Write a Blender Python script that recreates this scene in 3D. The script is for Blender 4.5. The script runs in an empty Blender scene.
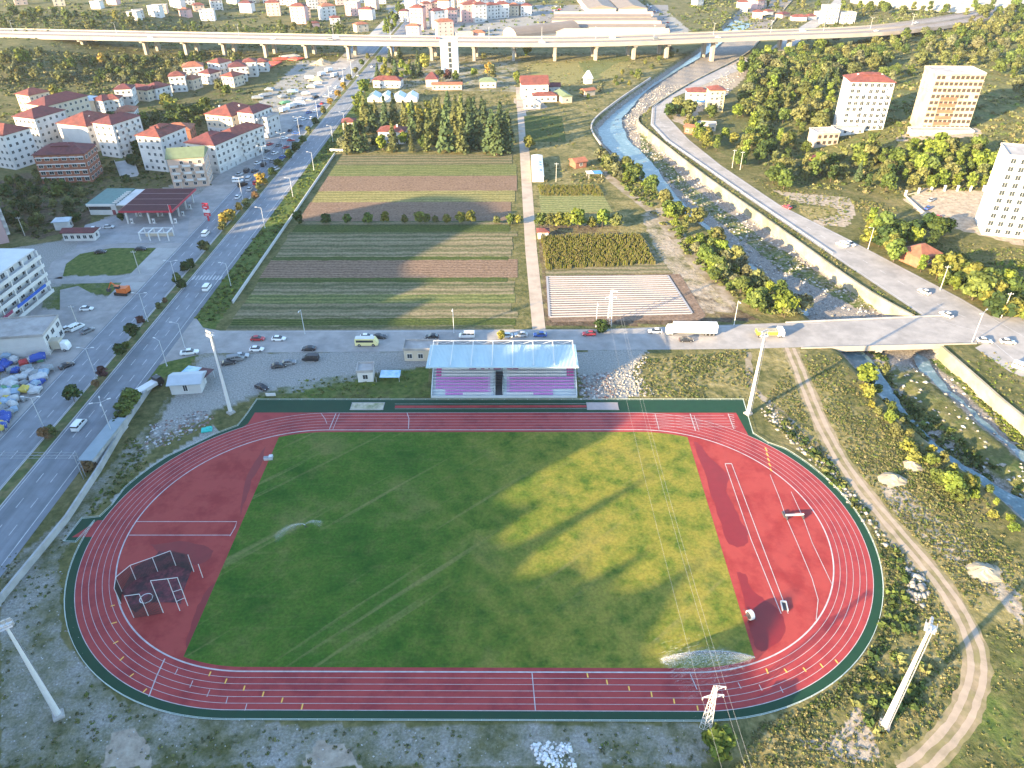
import bpy, math, random
import numpy as np
from mathutils import Vector, Matrix

R = math.radians
rnd = random.Random(7)
rng = np.random.default_rng(11)
sc = bpy.context.scene
COL = sc.collection

# ------------------------------------------------------------------ camera
CF, CP, CYAW, CROLL, CX, CY, CH = 745.127, .5905, -.0121, -.0079, 9.36, -115.53, 115.0
cam_d = bpy.data.cameras.new('camera'); cam = bpy.data.objects.new('camera', cam_d); COL.objects.link(cam)
cam_d.sensor_width = 36.0; cam_d.lens = CF/1024*36; cam_d.clip_start = 1; cam_d.clip_end = 6000
cam.location = (CX, CY, CH)
_f = Vector((math.sin(CYAW)*math.cos(CP), math.cos(CYAW)*math.cos(CP), -math.sin(CP)))
_r = Vector((math.cos(CYAW), -math.sin(CYAW), 0)); _u = _r.cross(_f)
_cr, _sr = math.cos(CROLL), math.sin(CROLL)
r2 = _r*_cr + _u*_sr; u2 = -_r*_sr + _u*_cr
cam.rotation_euler = Matrix((r2, u2, -_f)).transposed().to_euler()
sc.camera = cam

def ray(px, py):
    X, Y = px-512, py-384
    X, Y = X*_cr + Y*_sr, -X*_sr + Y*_cr
    return _r*X + _f*CF - _u*Y

# ------------------------------------------------------------------ terrain
W_Y = [-90, -40, 1, 13, 27, 48, 66, 97, 129, 171, 227, 283, 323, 369, 447, 576, 700, 900, 1400]
W_X = [140, 126, 118, 116, 110, 106, 104, 100, 92, 83, 66, 52, 50, 66, 102, 164, 212, 290, 480]
E_Y = [-90, -40, 41, 58, 75, 95, 117, 174, 238, 308, 329, 345, 361, 424, 520, 576, 700, 900, 1400]
E_X = [168, 156, 140, 138, 136, 134, 126, 112, 96, 82, 79, 82, 90, 125, 185, 212, 262, 345, 545]
RD_Y = [-90, 83, 106, 156, 194, 249, 292, 345, 395, 456, 502, 700, 1400]
RD_X = [172, 159, 155, 137, 121, 108, 101, 97, 109, 140, 195, 290, 560]
def sstep(a, b, x):
    t = np.clip((x-a)/(b-a), 0, 1); return t*t*(3-2*t)
def hgt(x, y):
    x = np.asarray(x, float); y = np.asarray(y, float)
    w = np.interp(y, W_Y, W_X); e = np.interp(y, E_Y, E_X)
    dw = x-w; de = e-x
    bed = -3.6 + 1.5*sstep(.30, .48, dw/(e-w))*sstep(.78, .58, dw/(e-w))*sstep(78, 60, y) + .35*np.sin(x*.31+y*.17)*np.cos(y*.23-x*.11)
    carve = sstep(-1, 6, dw)*sstep(0, 1.2, de)
    z = bed*carve
    d = np.maximum(0, x-np.interp(y, RD_Y, RD_X)-50)
    z = z + 15*(1-np.exp(-d*.012))*sstep(150, 260, y)
    z = z + 12*sstep(-300, -400, x)*sstep(340, 480, y)
    z = z + 30*sstep(900, 1600, y)
    return z
def hz(x, y): return float(hgt(x, y))
def at(px, py, z=None):
    d = ray(px, py)
    if z is not None:
        t = (z-CH)/d.z; return Vector((CX+d.x*t, CY+d.y*t, z))
    t = 60/d.length; step = 1.0/d.length
    prev = t
    for i in range(2600):
        p = Vector((CX+d.x*t, CY+d.y*t, CH+d.z*t))
        if p.z <= hz(p.x, p.y):
            a, b = prev, t
            for k in range(18):
                m = (a+b)/2; q = Vector((CX+d.x*m, CY+d.y*m, CH+d.z*m))
                if q.z <= hz(q.x, q.y): b = m
                else: a = m
            q = Vector((CX+d.x*b, CY+d.y*b, CH+d.z*b)); q.z = hz(q.x, q.y); return q
        prev = t; t += step*max(.5, .3*(p.z-hz(p.x, p.y)))
    return p
def toward(p):
    """pixel of a world point (used only to sort labels by place)"""
    v = Vector(p)-Vector((CX, CY, CH)); f = v.dot(_f)
    X, Y = v.dot(_r)/f*CF, -v.dot(_u)/f*CF
    return (512+X*_cr-Y*_sr, 384+X*_sr+Y*_cr)

# ------------------------------------------------------------------ materials
MATS = {}
def nodes(m):
    m.use_nodes = True; nt = m.node_tree
    return nt, nt.nodes, nt.links, nt.nodes['Principled BSDF']
def mat(name, col, rough=.8, var=.12, scale=.6, metal=0, spec=.3, bump=0, col2=None, col2amt=.5, objcol=False, stretch=None):
    if name in MATS: return MATS[name]
    m = bpy.data.materials.new(name); nt, N, L, b = nodes(m)
    b.inputs['Roughness'].default_value = rough; b.inputs['Metallic'].default_value = metal
    b.inputs['Specular IOR Level'].default_value = spec
    tc = N.new('ShaderNodeNewGeometry')
    n1 = N.new('ShaderNodeTexNoise'); n1.inputs['Scale'].default_value = scale; n1.inputs['Detail'].default_value = 6
    L.new(tc.outputs['Position'], n1.inputs['Vector'])
    if objcol:
        oi = N.new('ShaderNodeObjectInfo'); src = oi.outputs['Color']
    else:
        rgb = N.new('ShaderNodeRGB'); rgb.outputs[0].default_value = (*col, 1); src = rgb.outputs[0]
    if col2 is not None:
        mx = N.new('ShaderNodeMix'); mx.data_type = 'RGBA'
        n2 = N.new('ShaderNodeTexNoise'); n2.inputs['Scale'].default_value = scale*.35; n2.inputs['Detail'].default_value = 8; n2.inputs['Roughness'].default_value = .65
        if stretch:
            sm = N.new('ShaderNodeMapping'); sm.inputs['Scale'].default_value = stretch; L.new(tc.outputs['Position'], sm.inputs[0]); L.new(sm.outputs[0], n2.inputs['Vector'])
        else: L.new(tc.outputs['Position'], n2.inputs['Vector'])
        mr = N.new('ShaderNodeMapRange'); mr.inputs[1].default_value = .62-.3*col2amt; mr.inputs[2].default_value = .78-.3*col2amt
        L.new(n2.outputs[0], mr.inputs[0]); L.new(mr.outputs[0], mx.inputs['Factor'])
        L.new(src, mx.inputs['A']); mx.inputs['B'].default_value = (*col2, 1); src = mx.outputs['Result']
    hs = N.new('ShaderNodeHueSaturation'); mr = N.new('ShaderNodeMapRange')
    mr.inputs[1].default_value = .25; mr.inputs[2].default_value = .75; mr.inputs[3].default_value = 1-var; mr.inputs[4].default_value = 1+var
    L.new(n1.outputs[0], mr.inputs[0]); L.new(mr.outputs[0], hs.inputs['Value']); L.new(src, hs.inputs['Color'])
    L.new(hs.outputs[0], b.inputs['Base Color'])
    if bump:
        bp = N.new('ShaderNodeBump'); bp.inputs['Strength'].default_value = bump; bp.inputs['Distance'].default_value = .3
        L.new(n1.outputs[0], bp.inputs['Height']); L.new(bp.outputs[0], b.inputs['Normal'])
    MATS[name] = m; return m

# ------------------------------------------------------------------ mesh builder
class MB:
    def __init__(s): s.v = []; s.f = []; s.m = []
    def add(s, vs, fs, m=0):
        b = len(s.v); s.v += [tuple(v) for v in vs]
        s.f += [tuple(b+i for i in f) for f in fs]; s.m += [m]*len(fs); return s
    def box(s, c, size, rot=0, m=0):
        """c = centre of the base"""
        hx, hy, h = size[0]/2, size[1]/2, size[2]; ca, sa = math.cos(rot), math.sin(rot)
        P = [(-hx,-hy),(hx,-hy),(hx,hy),(-hx,hy)]
        P = [(c[0]+x*ca-y*sa, c[1]+x*sa+y*ca) for x, y in P]
        vs = [(x,y,c[2]) for x,y in P]+[(x,y,c[2]+h) for x,y in P]
        return s.add(vs, [(3,2,1,0),(4,5,6,7),(0,1,5,4),(1,2,6,5),(2,3,7,6),(3,0,4,7)], m)
    def prism(s, poly, z0, z1, m=0):
        n = len(poly); a = sum(poly[i][0]*poly[(i+1)%n][1]-poly[(i+1)%n][0]*poly[i][1] for i in range(n))
        if a < 0: poly = poly[::-1]
        vs = [(p[0],p[1],z0) for p in poly]+[(p[0],p[1],z1) for p in poly]
        fs = [tuple(range(n-1,-1,-1)), tuple(range(n,2*n))]+[(i,(i+1)%n,n+(i+1)%n,n+i) for i in range(n)]
        return s.add(vs, fs, m)
    def sheet(s, poly, z=0, m=0):
        n = len(poly); a = sum(poly[i][0]*poly[(i+1)%n][1]-poly[(i+1)%n][0]*poly[i][1] for i in range(n))
        if a < 0: poly = poly[::-1]
        return s.add([(p[0],p[1],(p[2] if len(p)>2 and z is None else z)) for p in poly], [tuple(range(n))], m)
    def strip(s, left, right, m=0):
        n = len(left); vs = [tuple(p) for p in left]+[tuple(p) for p in right]
        return s.add(vs, [(i, n+i, n+i+1, i+1) for i in range(n-1)], m)
    def cyl(s, p0, p1, r0, r1=None, n=8, m=0, cap=True):
        r1 = r0 if r1 is None else r1
        p0, p1 = Vector(p0), Vector(p1); d = (p1-p0)
        if d.length < 1e-6: return s
        d.normalize(); a = d.orthogonal().normalized(); b = d.cross(a)
        vs = [p0+(a*math.cos(t)+b*math.sin(t))*r0 for t in [2*math.pi*i/n for i in range(n)]]
        vs += [p1+(a*math.cos(t)+b*math.sin(t))*r1 for t in [2*math.pi*i/n for i in range(n)]]
        fs = [(i,(i+1)%n,n+(i+1)%n,n+i) for i in range(n)]
        if cap: fs += [tuple(range(n-1,-1,-1)), tuple(range(n,2*n))]
        return s.add(vs, fs, m)
    def path(s, pts, r, n=6, m=0):
        for a, b in zip(pts, pts[1:]): s.cyl(a, b, r, r, n, m)
        return s
    def mesh(s, name, mats):
        me = bpy.data.meshes.new(name); me.from_pydata(s.v, [], s.f)
        for q in (mats if isinstance(mats, (list, tuple)) else [mats]): me.materials.append(q)
        if any(s.m): me.polygons.foreach_set('material_index', s.m)
        me.update(); return me
    def build(s, name, mats, parent=None, loc=(0,0,0), rot=0):
        return put(name, s.mesh(name, mats), parent, loc, rot)
def put(name, me, parent=None, loc=(0,0,0), rot=0, scale=None):
    o = bpy.data.objects.new(name, me); COL.objects.link(o)
    o.location = loc; o.rotation_euler = (0,0,rot)
    if scale is not None: o.scale = scale if isinstance(scale, (tuple, list)) else (scale,)*3
    if parent is not None: o.parent = parent
    return o
THINGS = []
def tag(o, label, cat, group=None):
    o['label'] = label; o['category'] = cat
    if group: o['group'] = group
    THINGS.append(o); return o
def thing(name, label, cat, loc=(0,0,0), rot=0, group=None, scale=None):
    o = bpy.data.objects.new(name, None); COL.objects.link(o); o.empty_display_size = .5
    o.location = loc; o.rotation_euler = (0,0,rot)
    if scale is not None: o.scale = scale if isinstance(scale, (tuple, list)) else (scale,)*3
    return tag(o, label, cat, group)
def struct(o, kind='structure'): o['kind'] = kind; return o

def npmesh(name, V, F, mats, attr=None, smooth=False):
    """V (n,3), F (m,k) arrays"""
    me = bpy.data.meshes.new(name); k = F.shape[1]
    me.vertices.add(len(V)); me.vertices.foreach_set('co', np.ascontiguousarray(V, np.float32).ravel())
    me.loops.add(F.size); me.loops.foreach_set('vertex_index', np.ascontiguousarray(F, np.int32).ravel())
    me.polygons.add(len(F)); me.polygons.foreach_set('loop_start', np.arange(0, F.size, k, dtype=np.int32))
    me.polygons.foreach_set('loop_total', np.full(len(F), k, np.int32))
    if smooth: me.polygons.foreach_set('use_smooth', np.ones(len(F), bool))
    for q in (mats if isinstance(mats, (list, tuple)) else [mats]): me.materials.append(q)
    if attr:
        for nm, (dom, dat) in attr.items():
            if dat.ndim == 2:
                a = me.attributes.new(nm, 'FLOAT_COLOR', dom); a.data.foreach_set('color', np.ascontiguousarray(dat, np.float32).ravel())
            else:
                a = me.attributes.new(nm, 'FLOAT', dom); a.data.foreach_set('value', np.ascontiguousarray(dat, np.float32))
    me.update(calc_edges=True); me.validate(); return me
def inpoly(x, y, poly):
    x = np.asarray(x); y = np.asarray(y); c = np.zeros(x.shape, bool); n = len(poly)
    for i in range(n):
        x0, y0 = poly[i][0], poly[i][1]; x1, y1 = poly[(i+1)%n][0], poly[(i+1)%n][1]
        if y0 == y1: continue
        k = ((y0 > y) != (y1 > y)) & (x < (x1-x0)*(y-y0)/(y1-y0)+x0); c ^= k
    return c
def W(pts, z=None): return [at(*p, z) for p in pts]

# ------------------------------------------------------------------ light, sky, view
SUN_EL, SUN_AZ = 14.0, 232.5          # azimuth clockwise from +Y
wd = bpy.data.worlds.new('World'); sc.world = wd; wd.use_nodes = True
wn = wd.node_tree.nodes; bg = wn['Background']
sky = wn.new('ShaderNodeTexSky'); sky.sky_type = 'NISHITA'; sky.sun_disc = False
sky.sun_elevation = R(SUN_EL); sky.sun_rotation = R(SUN_AZ); sky.air_density = 1.0; sky.dust_density = .6; sky.ozone_density = 2.2
whs = wn.new('ShaderNodeHueSaturation'); whs.inputs['Saturation'].default_value = 1.0
wd.node_tree.links.new(sky.outputs[0], whs.inputs['Color']); wd.node_tree.links.new(whs.outputs[0], bg.inputs[0]); bg.inputs[1].default_value = .15
sd = bpy.data.lights.new('sun', 'SUN'); sun = bpy.data.objects.new('sun', sd); COL.objects.link(sun)
sd.energy = 5.0; sd.angle = R(.5); sd.color = (1, .74, .42)
to_sun = Vector((math.sin(R(SUN_AZ))*math.cos(R(SUN_EL)), math.cos(R(SUN_AZ))*math.cos(R(SUN_EL)), math.sin(R(SUN_EL))))
sun.rotation_euler = to_sun.to_track_quat('Z', 'Y').to_euler(); sun.location = to_sun*300
sc.view_settings.view_transform = 'Standard'; sc.view_settings.look = 'None'
sc.view_settings.gamma = 1; sc.view_settings.exposure = 2.4; sc.view_settings.use_curve_mapping = False
try:
    sc.cycles.use_denoising = True; sc.cycles.denoiser = 'OPENIMAGEDENOISE'
except Exception: pass
sc.cycles.max_bounces = 4; sc.cycles.diffuse_bounces = 2; sc.cycles.glossy_bounces = 2; sc.cycles.transparent_max_bounces = 4
sc.cycles.volume_bounces = 0; sc.cycles.use_adaptive_sampling = True

S2 = Vector((math.sin(R(52.5)), math.cos(R(52.5)), 0)); N2 = Vector((S2.y, -S2.x, 0))
def uv2(u, v, z=0): p = S2*v+N2*u; return Vector((p.x, p.y, z))
# ------------------------------------------------------------------ ground sheet
def build_ground():
    na, nd = 1000, 640; OX, OY = 9.0, -260.0
    ang = np.linspace(R(-68), R(68), na); dd = np.geomspace(130, 2300, nd)
    A, D = np.meshgrid(ang, dd); X = OX+D*np.sin(A); Y = OY+D*np.cos(A); Z = hgt(X, Y)
    V = np.stack([X, Y, Z], -1).reshape(-1, 3)
    i = np.arange(nd-1)[:, None]*na+np.arange(na-1)[None]; F = np.stack([i, i+na, i+na+1, i+1], -1).reshape(-1, 4)[:, ::-1]
    x, y = V[:, 0], V[:, 1]
    c = np.zeros((len(V), 4)); c2 = np.zeros((len(V), 4))   # cover: pale dirt, lush green, grey gravel, dark soil | tan straw, river stones, -, -
    def put_poly(arr, ch, px, val=1.0, world=False):
        P = px if world else W(px)
        xs = [p[0] for p in P]; ys = [p[1] for p in P]
        k = (x > min(xs)) & (x < max(xs)) & (y > min(ys)) & (y < max(ys)); idx = np.nonzero(k)[0]
        ins = inpoly(x[idx], y[idx], P); arr[idx[ins], ch] = val
    # shaded rough ground west and south of the track: grey dirt with weeds
    put_poly(c, 2, [(0,570),(60,520),(150,420),(200,352),(240,352),(420,350),(420,368),(300,392),(250,400),(170,432),(85,520),(60,560),(62,640),(120,700),(300,725),(560,722),(690,722),(735,745),(700,768),(0,768)], .47)
    put_poly(c, 2, [(205,358),(300,352),(430,352),(428,366),(330,376),(262,392),(240,400),(180,424),(150,440),(180,385)], .95)
    put_poly(c, 2, [(110,500),(150,465),(215,425),(222,432),(160,470),(118,512)], .9)
    put_poly(c, 0, [(100,768),(112,735),(132,726),(150,745),(152,768)], 1.15)
    put_poly(c, 0, [(300,768),(318,742),(345,745),(362,768)], 1.15)
    put_poly(c, 2, [(575,352),(650,345),(632,372),(640,396),(590,400),(580,378)], .95)
    put_poly(c, 0, [(795,740),(835,738),(853,712),(858,700),(862,714),(880,755),(870,762),(835,758)], 1.5)
    put_poly(c, 1, [(250,400),(300,378),(430,366),(430,398)], .6)
    # sunny rough grass east of the track
    put_poly(c2, 0, [(640,396),(640,358),(760,345),(800,342),(880,440),(960,520),(1024,560),(1024,768),(720,768),(760,700),(860,640),(880,560),(840,470),(760,402)], .52)
    put_poly(c, 1, [(930,740),(975,640),(1000,625),(1024,640),(1024,768),(925,768)], .5)
    put_poly(c2, 0, [(930,740),(975,640),(1000,625),(1024,640),(1024,768),(925,768)], .35); put_poly(c, 0, [(890,470),(925,505),(985,560),(1024,598),(1024,625),(975,580),(900,520),(880,490)], .6)
    # verge east of the main road, field border
    put_poly(c, 1, [(-95.5,60),(-86,60),(-86,420),(-95.5,420)], .9, True)
    # farm land north of the cross road: bare brown soil, field margins straw
    put_poly(c2, 0, [(16,92),(100,94),(88,150),(66,225),(50,285),(50,330),(72,380),(110,455),(160,555),(-90,560),(-90,270),(12,268)], .45, True)
    put_poly(c, 3, [(17,88),(66,90),(86,92),(66,122),(46,172),(17,176)], .8, True)
    put_poly(c, 0, [(640,215),(665,205),(742,312),(700,314),(655,250)], .55)
    put_poly(c2, 0, [(655,218),(668,222),(732,305),(720,306)], .9)
    # river bed
    w = np.interp(y, W_Y, W_X); e = np.interp(y, E_Y, E_X)
    bed = sstep(0, 4, x-w)*sstep(0, .5, e-x); c2[:, 1] = bed
    isl = sstep(.24, .40, (x-w)/(e-w))*sstep(.72, .60, (x-w)/(e-w))*sstep(75, 62, y); c2[:, 1] *= 1-.85*isl; c[:, 1] = np.maximum(c[:, 1], isl*.4)
    ebank = sstep(.80, .90, (x-w)/(e-w))*(y < 74)*(x < e); c2[:, 1] *= 1-.8*ebank; c[:, 1] = np.maximum(c[:, 1], ebank*.8)
    put_poly(c, 1, [(640,128),(655,150),(690,185),(765,240),(880,305),(860,310),(780,270),(690,200),(640,155)], .55)
    put_poly(c2, 1, [(640,128),(655,150),(690,185),(765,240),(880,305),(860,310),(780,270),(690,200),(640,155)], .35)
    # sand and gravel yards east of the river
    put_poly(c, 0, [(672,120),(700,80),(735,58),(752,60),(745,78),(725,96),(700,112),(690,128)], 1)
    put_poly(c, 0, [(772,190),(800,194),(850,198),(855,212),(848,226),(800,225),(812,222),(840,215),(835,207),(800,203)], 1.5)
    put_poly(c2, 0, [(800,205),(838,208),(836,214),(810,219),(798,212)], .8)
    put_poly(c, 0, [(895,135),(935,125),(978,128),(985,136),(930,140),(895,142)], .8)
    put_poly(c, 0, [(905,200),(925,188),(1024,196),(1024,246),(1000,240),(930,222)], 1.5)
    # hillside: forest floor
    put_poly(c, 3, [(715,150),(735,100),(760,40),(830,25),(1024,20),(1024,190),(900,188),(800,190)], .3); put_poly(c, 1, [(715,150),(735,100),(760,40),(830,25),(1024,20),(1024,190),(900,188),(800,190)], .38); put_poly(c, 3, [(100,120),(140,95),(255,75),(250,95),(215,130),(212,190),(120,190),(60,205),(40,170)], .5); put_poly(c, 1, [(100,120),(140,95),(255,75),(250,95),(215,130),(212,190),(120,190),(60,205),(40,170)], .4)
    put_poly(c2, 0, [(930,40),(1024,30),(1024,130),(880,170),(900,140),(985,130)], .4)
    # town ground: greyish lots
    put_poly(c, 2, [(160,190),(215,160),(260,100),(300,60),(352,62),(232,192),(160,290),(60,380),(0,440),(0,250),(60,240)], .75)
    put_poly(c, 2, [(0,250),(75,240),(175,252),(150,300),(60,380),(0,440)], .95)
    put_poly(c, 1, [(60,262),(72,252),(110,247),(165,247),(178,252),(160,272),(100,276),(60,276)], 1.0); put_poly(c, 2, [(60,262),(72,252),(110,247),(165,247),(178,252),(160,272),(100,276),(60,276)], .1)
    put_poly(c, 1, [(65,283),(150,280),(138,298),(120,296),(85,294),(60,310),(40,308),(42,292)], .9); put_poly(c, 2, [(65,283),(150,280),(138,298),(120,296),(85,294),(60,310),(40,308),(42,292)], .25)
    put_poly(c, 3, [(0,180),(20,172),(110,180),(90,225),(40,240),(0,230)], .6)
    put_poly(c, 2, [(385,5),(660,5),(690,30),(690,42),(400,40)], .8)
    put_poly(c, 2, [(380,60),(470,55),(520,60),(515,92),(400,90)], .4)
    put_poly(c, 0, [(513,100),(520,92),(535,90),(548,108),(520,112)], .9)
    me = npmesh('ground', V, F, gm, {'cover': ('POINT', c), 'cover2': ('POINT', c2)}, smooth=True)
    return struct(put('ground', me))

gm = bpy.data.materials.new('ground_cover'); nt, N, L, b = nodes(gm)
b.inputs['Roughness'].default_value = .95; b.inputs['Specular IOR Level'].default_value = .1
geo = N.new('ShaderNodeNewGeometry')
def noise(scale, det=6, rough=.6):
    n = N.new('ShaderNodeTexNoise'); n.inputs['Scale'].default_value = scale; n.inputs['Detail'].default_value = det; n.inputs['Roughness'].default_value = rough
    L.new(geo.outputs['Position'], n.inputs['Vector']); return n.outputs[0]
def ramp(src, stops):
    r = N.new('ShaderNodeValToRGB'); el = r.color_ramp.elements
    while len(el) < len(stops): el.new(.5)
    for e_, (p, cc) in zip(el, stops): e_.position = p; e_.color = (*cc, 1)
    L.new(src, r.inputs[0]); return r.outputs[0]
nA, nB, nC = noise(.11, 9, .68), noise(.55, 7, .65), noise(.035, 5, .6)
nD = noise(2.2, 4, .7)
def mixn(a, b_, f=None, fac=None):
    m = N.new('ShaderNodeMix'); m.data_type = 'RGBA'; L.new(a, m.inputs['A']); L.new(b_, m.inputs['B'])
    if f is not None: L.new(f, m.inputs['Factor'])
    else: m.inputs['Factor'].default_value = fac
    return m.outputs['Result']
base = mixn(ramp(nB, [(.34, (.035,.045,.015)), (.5, (.105,.10,.04)), (.66, (.20,.17,.08))]), ramp(nA, [(.38, (.045,.062,.018)), (.5, (.10,.105,.04)), (.62, (.19,.16,.075))]), fac=.5)
def cover(attr, ch):
    a = N.new('ShaderNodeAttribute'); a.attribute_name = attr
    s = N.new('ShaderNodeSeparateColor'); L.new(a.outputs['Color'], s.inputs[0])
    if ch == 3: return a.outputs['Alpha']
    return s.outputs[ch]
def mask(src, nz, soft=.12):
    # fac = smoothstep around (weight + (noise-.5)*1.3) crossing .5
    m = N.new('ShaderNodeMath'); m.operation = 'MULTIPLY_ADD'; L.new(nz, m.inputs[0]); m.inputs[1].default_value = 1.7; m.inputs[2].default_value = -.85
    a = N.new('ShaderNodeMath'); a.operation = 'ADD'; L.new(m.outputs[0], a.inputs[0]); L.new(src, a.inputs[1])
    r = N.new('ShaderNodeMapRange'); r.interpolation_type = 'SMOOTHSTEP'; r.inputs[1].default_value = .5-soft; r.inputs[2].default_value = .5+soft
    L.new(a.outputs[0], r.inputs[0])
    g = N.new('ShaderNodeMath'); g.operation = 'MULTIPLY'; L.new(r.outputs[0], g.inputs[0])
    t = N.new('ShaderNodeMapRange'); t.inputs[1].default_value = .03; t.inputs[2].default_value = .25; L.new(src, t.inputs[0]); L.new(t.outputs[0], g.inputs[1])
    return g.outputs[0]
colr = base
colr = mixn(colr, ramp(nB, [(.3, (.045,.03,.02)), (.5, (.085,.062,.042)), (.7, (.15,.115,.08))]), mask(cover('cover', 3), nA, .2))
colr = mixn(colr, ramp(nB, [(.3, (.10,.09,.035)), (.5, (.21,.18,.075)), (.7, (.31,.26,.14))]), mask(cover('cover2', 0), nA, .25))
colr = mixn(colr, ramp(nB, [(.3, (.03,.058,.014)), (.5, (.075,.11,.026)), (.72, (.155,.16,.055))]), mask(cover('cover', 1), nA, .2))
colr = mixn(colr, ramp(nD, [(.3, (.14,.14,.13)), (.5, (.25,.245,.225)), (.7, (.37,.365,.345))]), mask(cover('cover', 2), nA, .34))
colr = mixn(colr, ramp(nB, [(.3, (.20,.165,.125)), (.5, (.30,.255,.20)), (.7, (.40,.35,.28))]), mask(cover('cover', 0), nA, .22))
colr = mixn(colr, ramp(nD, [(.3, (.10,.09,.08)), (.48, (.21,.19,.165)), (.62, (.30,.275,.245)), (.75, (.44,.42,.39))]), mask(cover('cover2', 1), nB, .3))
L.new(colr, b.inputs['Base Color'])
bp = N.new('ShaderNodeBump'); bp.inputs['Strength'].default_value = .7; bp.inputs['Distance'].default_value = .6
L.new(nB, bp.inputs['Height']); L.new(bp.outputs[0], b.inputs['Normal'])
build_ground()

# ------------------------------------------------------------------ the hill behind and to the left of the viewer that throws the evening shade
PROF = [(-560,-60),(-470,-40),(-400,-10),(-350,20),(-310,55),(-290,80),(-276,92),(-262,70),(-256,67),(-240,52),(-222,46),(-214,48),(-209,38),(-205,24),(-199,17),(-194,18),(-191.5,45),(-188,75),(-184,100),(-178,108),(-170,115),(-156,117),(-145,113),(-138,88),(-132,70),(-127,57),(-118,52),(-112,57),(-107.5,55),(-106,36),(-101,44),(-97,52),(-92,33),(-88,31),(-80,41),(-74,52),(-67,54),(-63.5,44),(-60.5,52),(-58.5,66),(-54,74),(-48,79),(-42,77),(-36,95),(-30,88),(-26,62),(-20,58),(-9,56),(-6.8,47),(-6,14),(-5,11),(-3,9.5),(0,13),(2.4,18),(3.4,9),(4.4,3),(7,3),(9.2,5),(9.9,38),(10.7,46),(11.5,38),(12.4,12),(13.3,4),(15.4,0),(17.7,2),(20.5,11),(22.5,12),(24.5,9),(25.8,14),(26.6,29),(27.6,20),(29,14),(31.5,14),(34,19),(35.4,32),(36.6,27),(38.5,20),(40,17),(41.7,11),(44,8),(46.5,7.5),(49,14),(50.4,30),(51.3,41),(52.6,37),(54.5,31),(56,23),(58.5,18),(62,18),(64,23),(66,20),(67.5,6),(69,-8),(72,-30),(80,-45),(110,-60),(170,-90)]
tanE = math.tan(R(SUN_EL))
def build_ridge():
    us = np.concatenate([np.arange(-560, -70, .9), np.arange(-70, 72, .35), np.arange(72, 170, 1.5)]); vr = -200.0
    v = np.interp(us, [p[0] for p in PROF], [p[1] for p in PROF]); h = np.maximum(6, (v-vr)*tanE)
    offs = [(-150, 0), (-95, .35), (-50, .68), (-18, .93), (-4, .995), (0, 1), (4, .96), (14, .80), (30, .48), (45, .15), (52, -.02)]
    ue = np.arange(-600, 210, 1.0); he = np.maximum(6, (np.interp(ue, [p[0] for p in PROF], [p[1] for p in PROF])-vr)*tanE); hs = np.interp(us, ue, np.convolve(np.pad(he, 40, mode='edge'), np.ones(81)/81, 'valid'))
    P = []
    for o, k in offs:
        blend = h if abs(o) <= 4 else (np.minimum(h, hs*1.02) if abs(o) < 20 else np.minimum(hs, h*1.0+8))
        z = np.where(abs(o) < 20, k*blend, k*blend) - (2 if o in (-150, 52) else 0)
        P.append(np.stack([us*N2.x+(vr+o)*S2.x, us*N2.y+(vr+o)*S2.y, z], -1))
    V = np.concatenate(P); n = len(us); F = []
    for r in range(len(offs)-1):
        i = np.arange(n-1)+r*n; F.append(np.stack([i, i+1, i+n+1, i+n], -1))
    me = npmesh('hill', V, np.concatenate(F), mat('hill_scrub', (.06,.075,.03), .95, .35, .12, col2=(.12,.1,.05), bump=.6), smooth=True)
    struct(put('hill', me))
build_ridge()

# ------------------------------------------------------------------ haze
hm = bpy.data.materials.new('haze'); hm.use_nodes = True; hn = hm.node_tree
for n_ in list(hn.nodes): hn.nodes.remove(n_)
ho = hn.nodes.new('ShaderNodeOutputMaterial'); pv = hn.nodes.new('ShaderNodeVolumePrincipled')
pv.inputs['Color'].default_value = (.88, .94, 1, 1); pv.inputs['Density'].default_value = .00004; pv.inputs['Anisotropy'].default_value = .15
hn.links.new(pv.outputs[0], ho.inputs['Volume'])
mb = MB(); mb.box((0, 900, -8), (7600, 6400, 130)); struct(mb.build('haze', hm), 'stuff')

# ------------------------------------------------------------------ roads
asph = mat('asphalt', (.19,.205,.225), .85, .16, .3, col2=(.135,.15,.165), col2amt=.6, stretch=(1.6,.05,1))
asph_pale = mat('asphalt_worn', (.30,.285,.27), .9, .12, .35, col2=(.235,.225,.215), col2amt=.6)
conc = mat('concrete', (.33,.32,.30), .85, .1, .3, col2=(.26,.25,.24), col2amt=.5)
white_paint = mat('road_paint', (.40,.40,.40), .7, .3, .5)
kerbm = mat('kerb_stone', (.38,.37,.35), .85, .1, .6)
gravel = mat('gravel_track', (.36,.31,.25), .95, .2, .4, col2=(.25,.21,.15), col2amt=.5, bump=.3)
def road(name, poly, z, m, world=True, kind='structure'):
    P = poly if world else [(p.x, p.y) for p in W(poly)]
    return struct(MB().sheet(P, z).build(name, m))
Y0, Y1 = -70, 1150
MX = dict(lo=-121.5, li=-110, ro=-95, ri=-107)
road('road', [(-130,Y0),(-121.6,Y0),(-121.6,Y1),(-130,Y1)], .03, conc)                     # frontage strip
road('road', [(MX['lo'],Y0),(MX['li'],Y0),(MX['li'],Y1),(MX['lo'],Y1)], .06, asph)
road('road', [(MX['ri'],Y0),(MX['ro'],Y0),(MX['ro'],60),(MX['ro'],Y1),(MX['ri'],Y1)], .06, asph)
struct(MB().box((-108.5,(Y0+Y1)/2,0),(2.9,Y1-Y0,.16)).build('median_strip', mat('median_grass', (.07,.095,.03), .95, .35, .6, col2=(.16,.13,.06), bump=.4)))
kb = MB()
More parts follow.
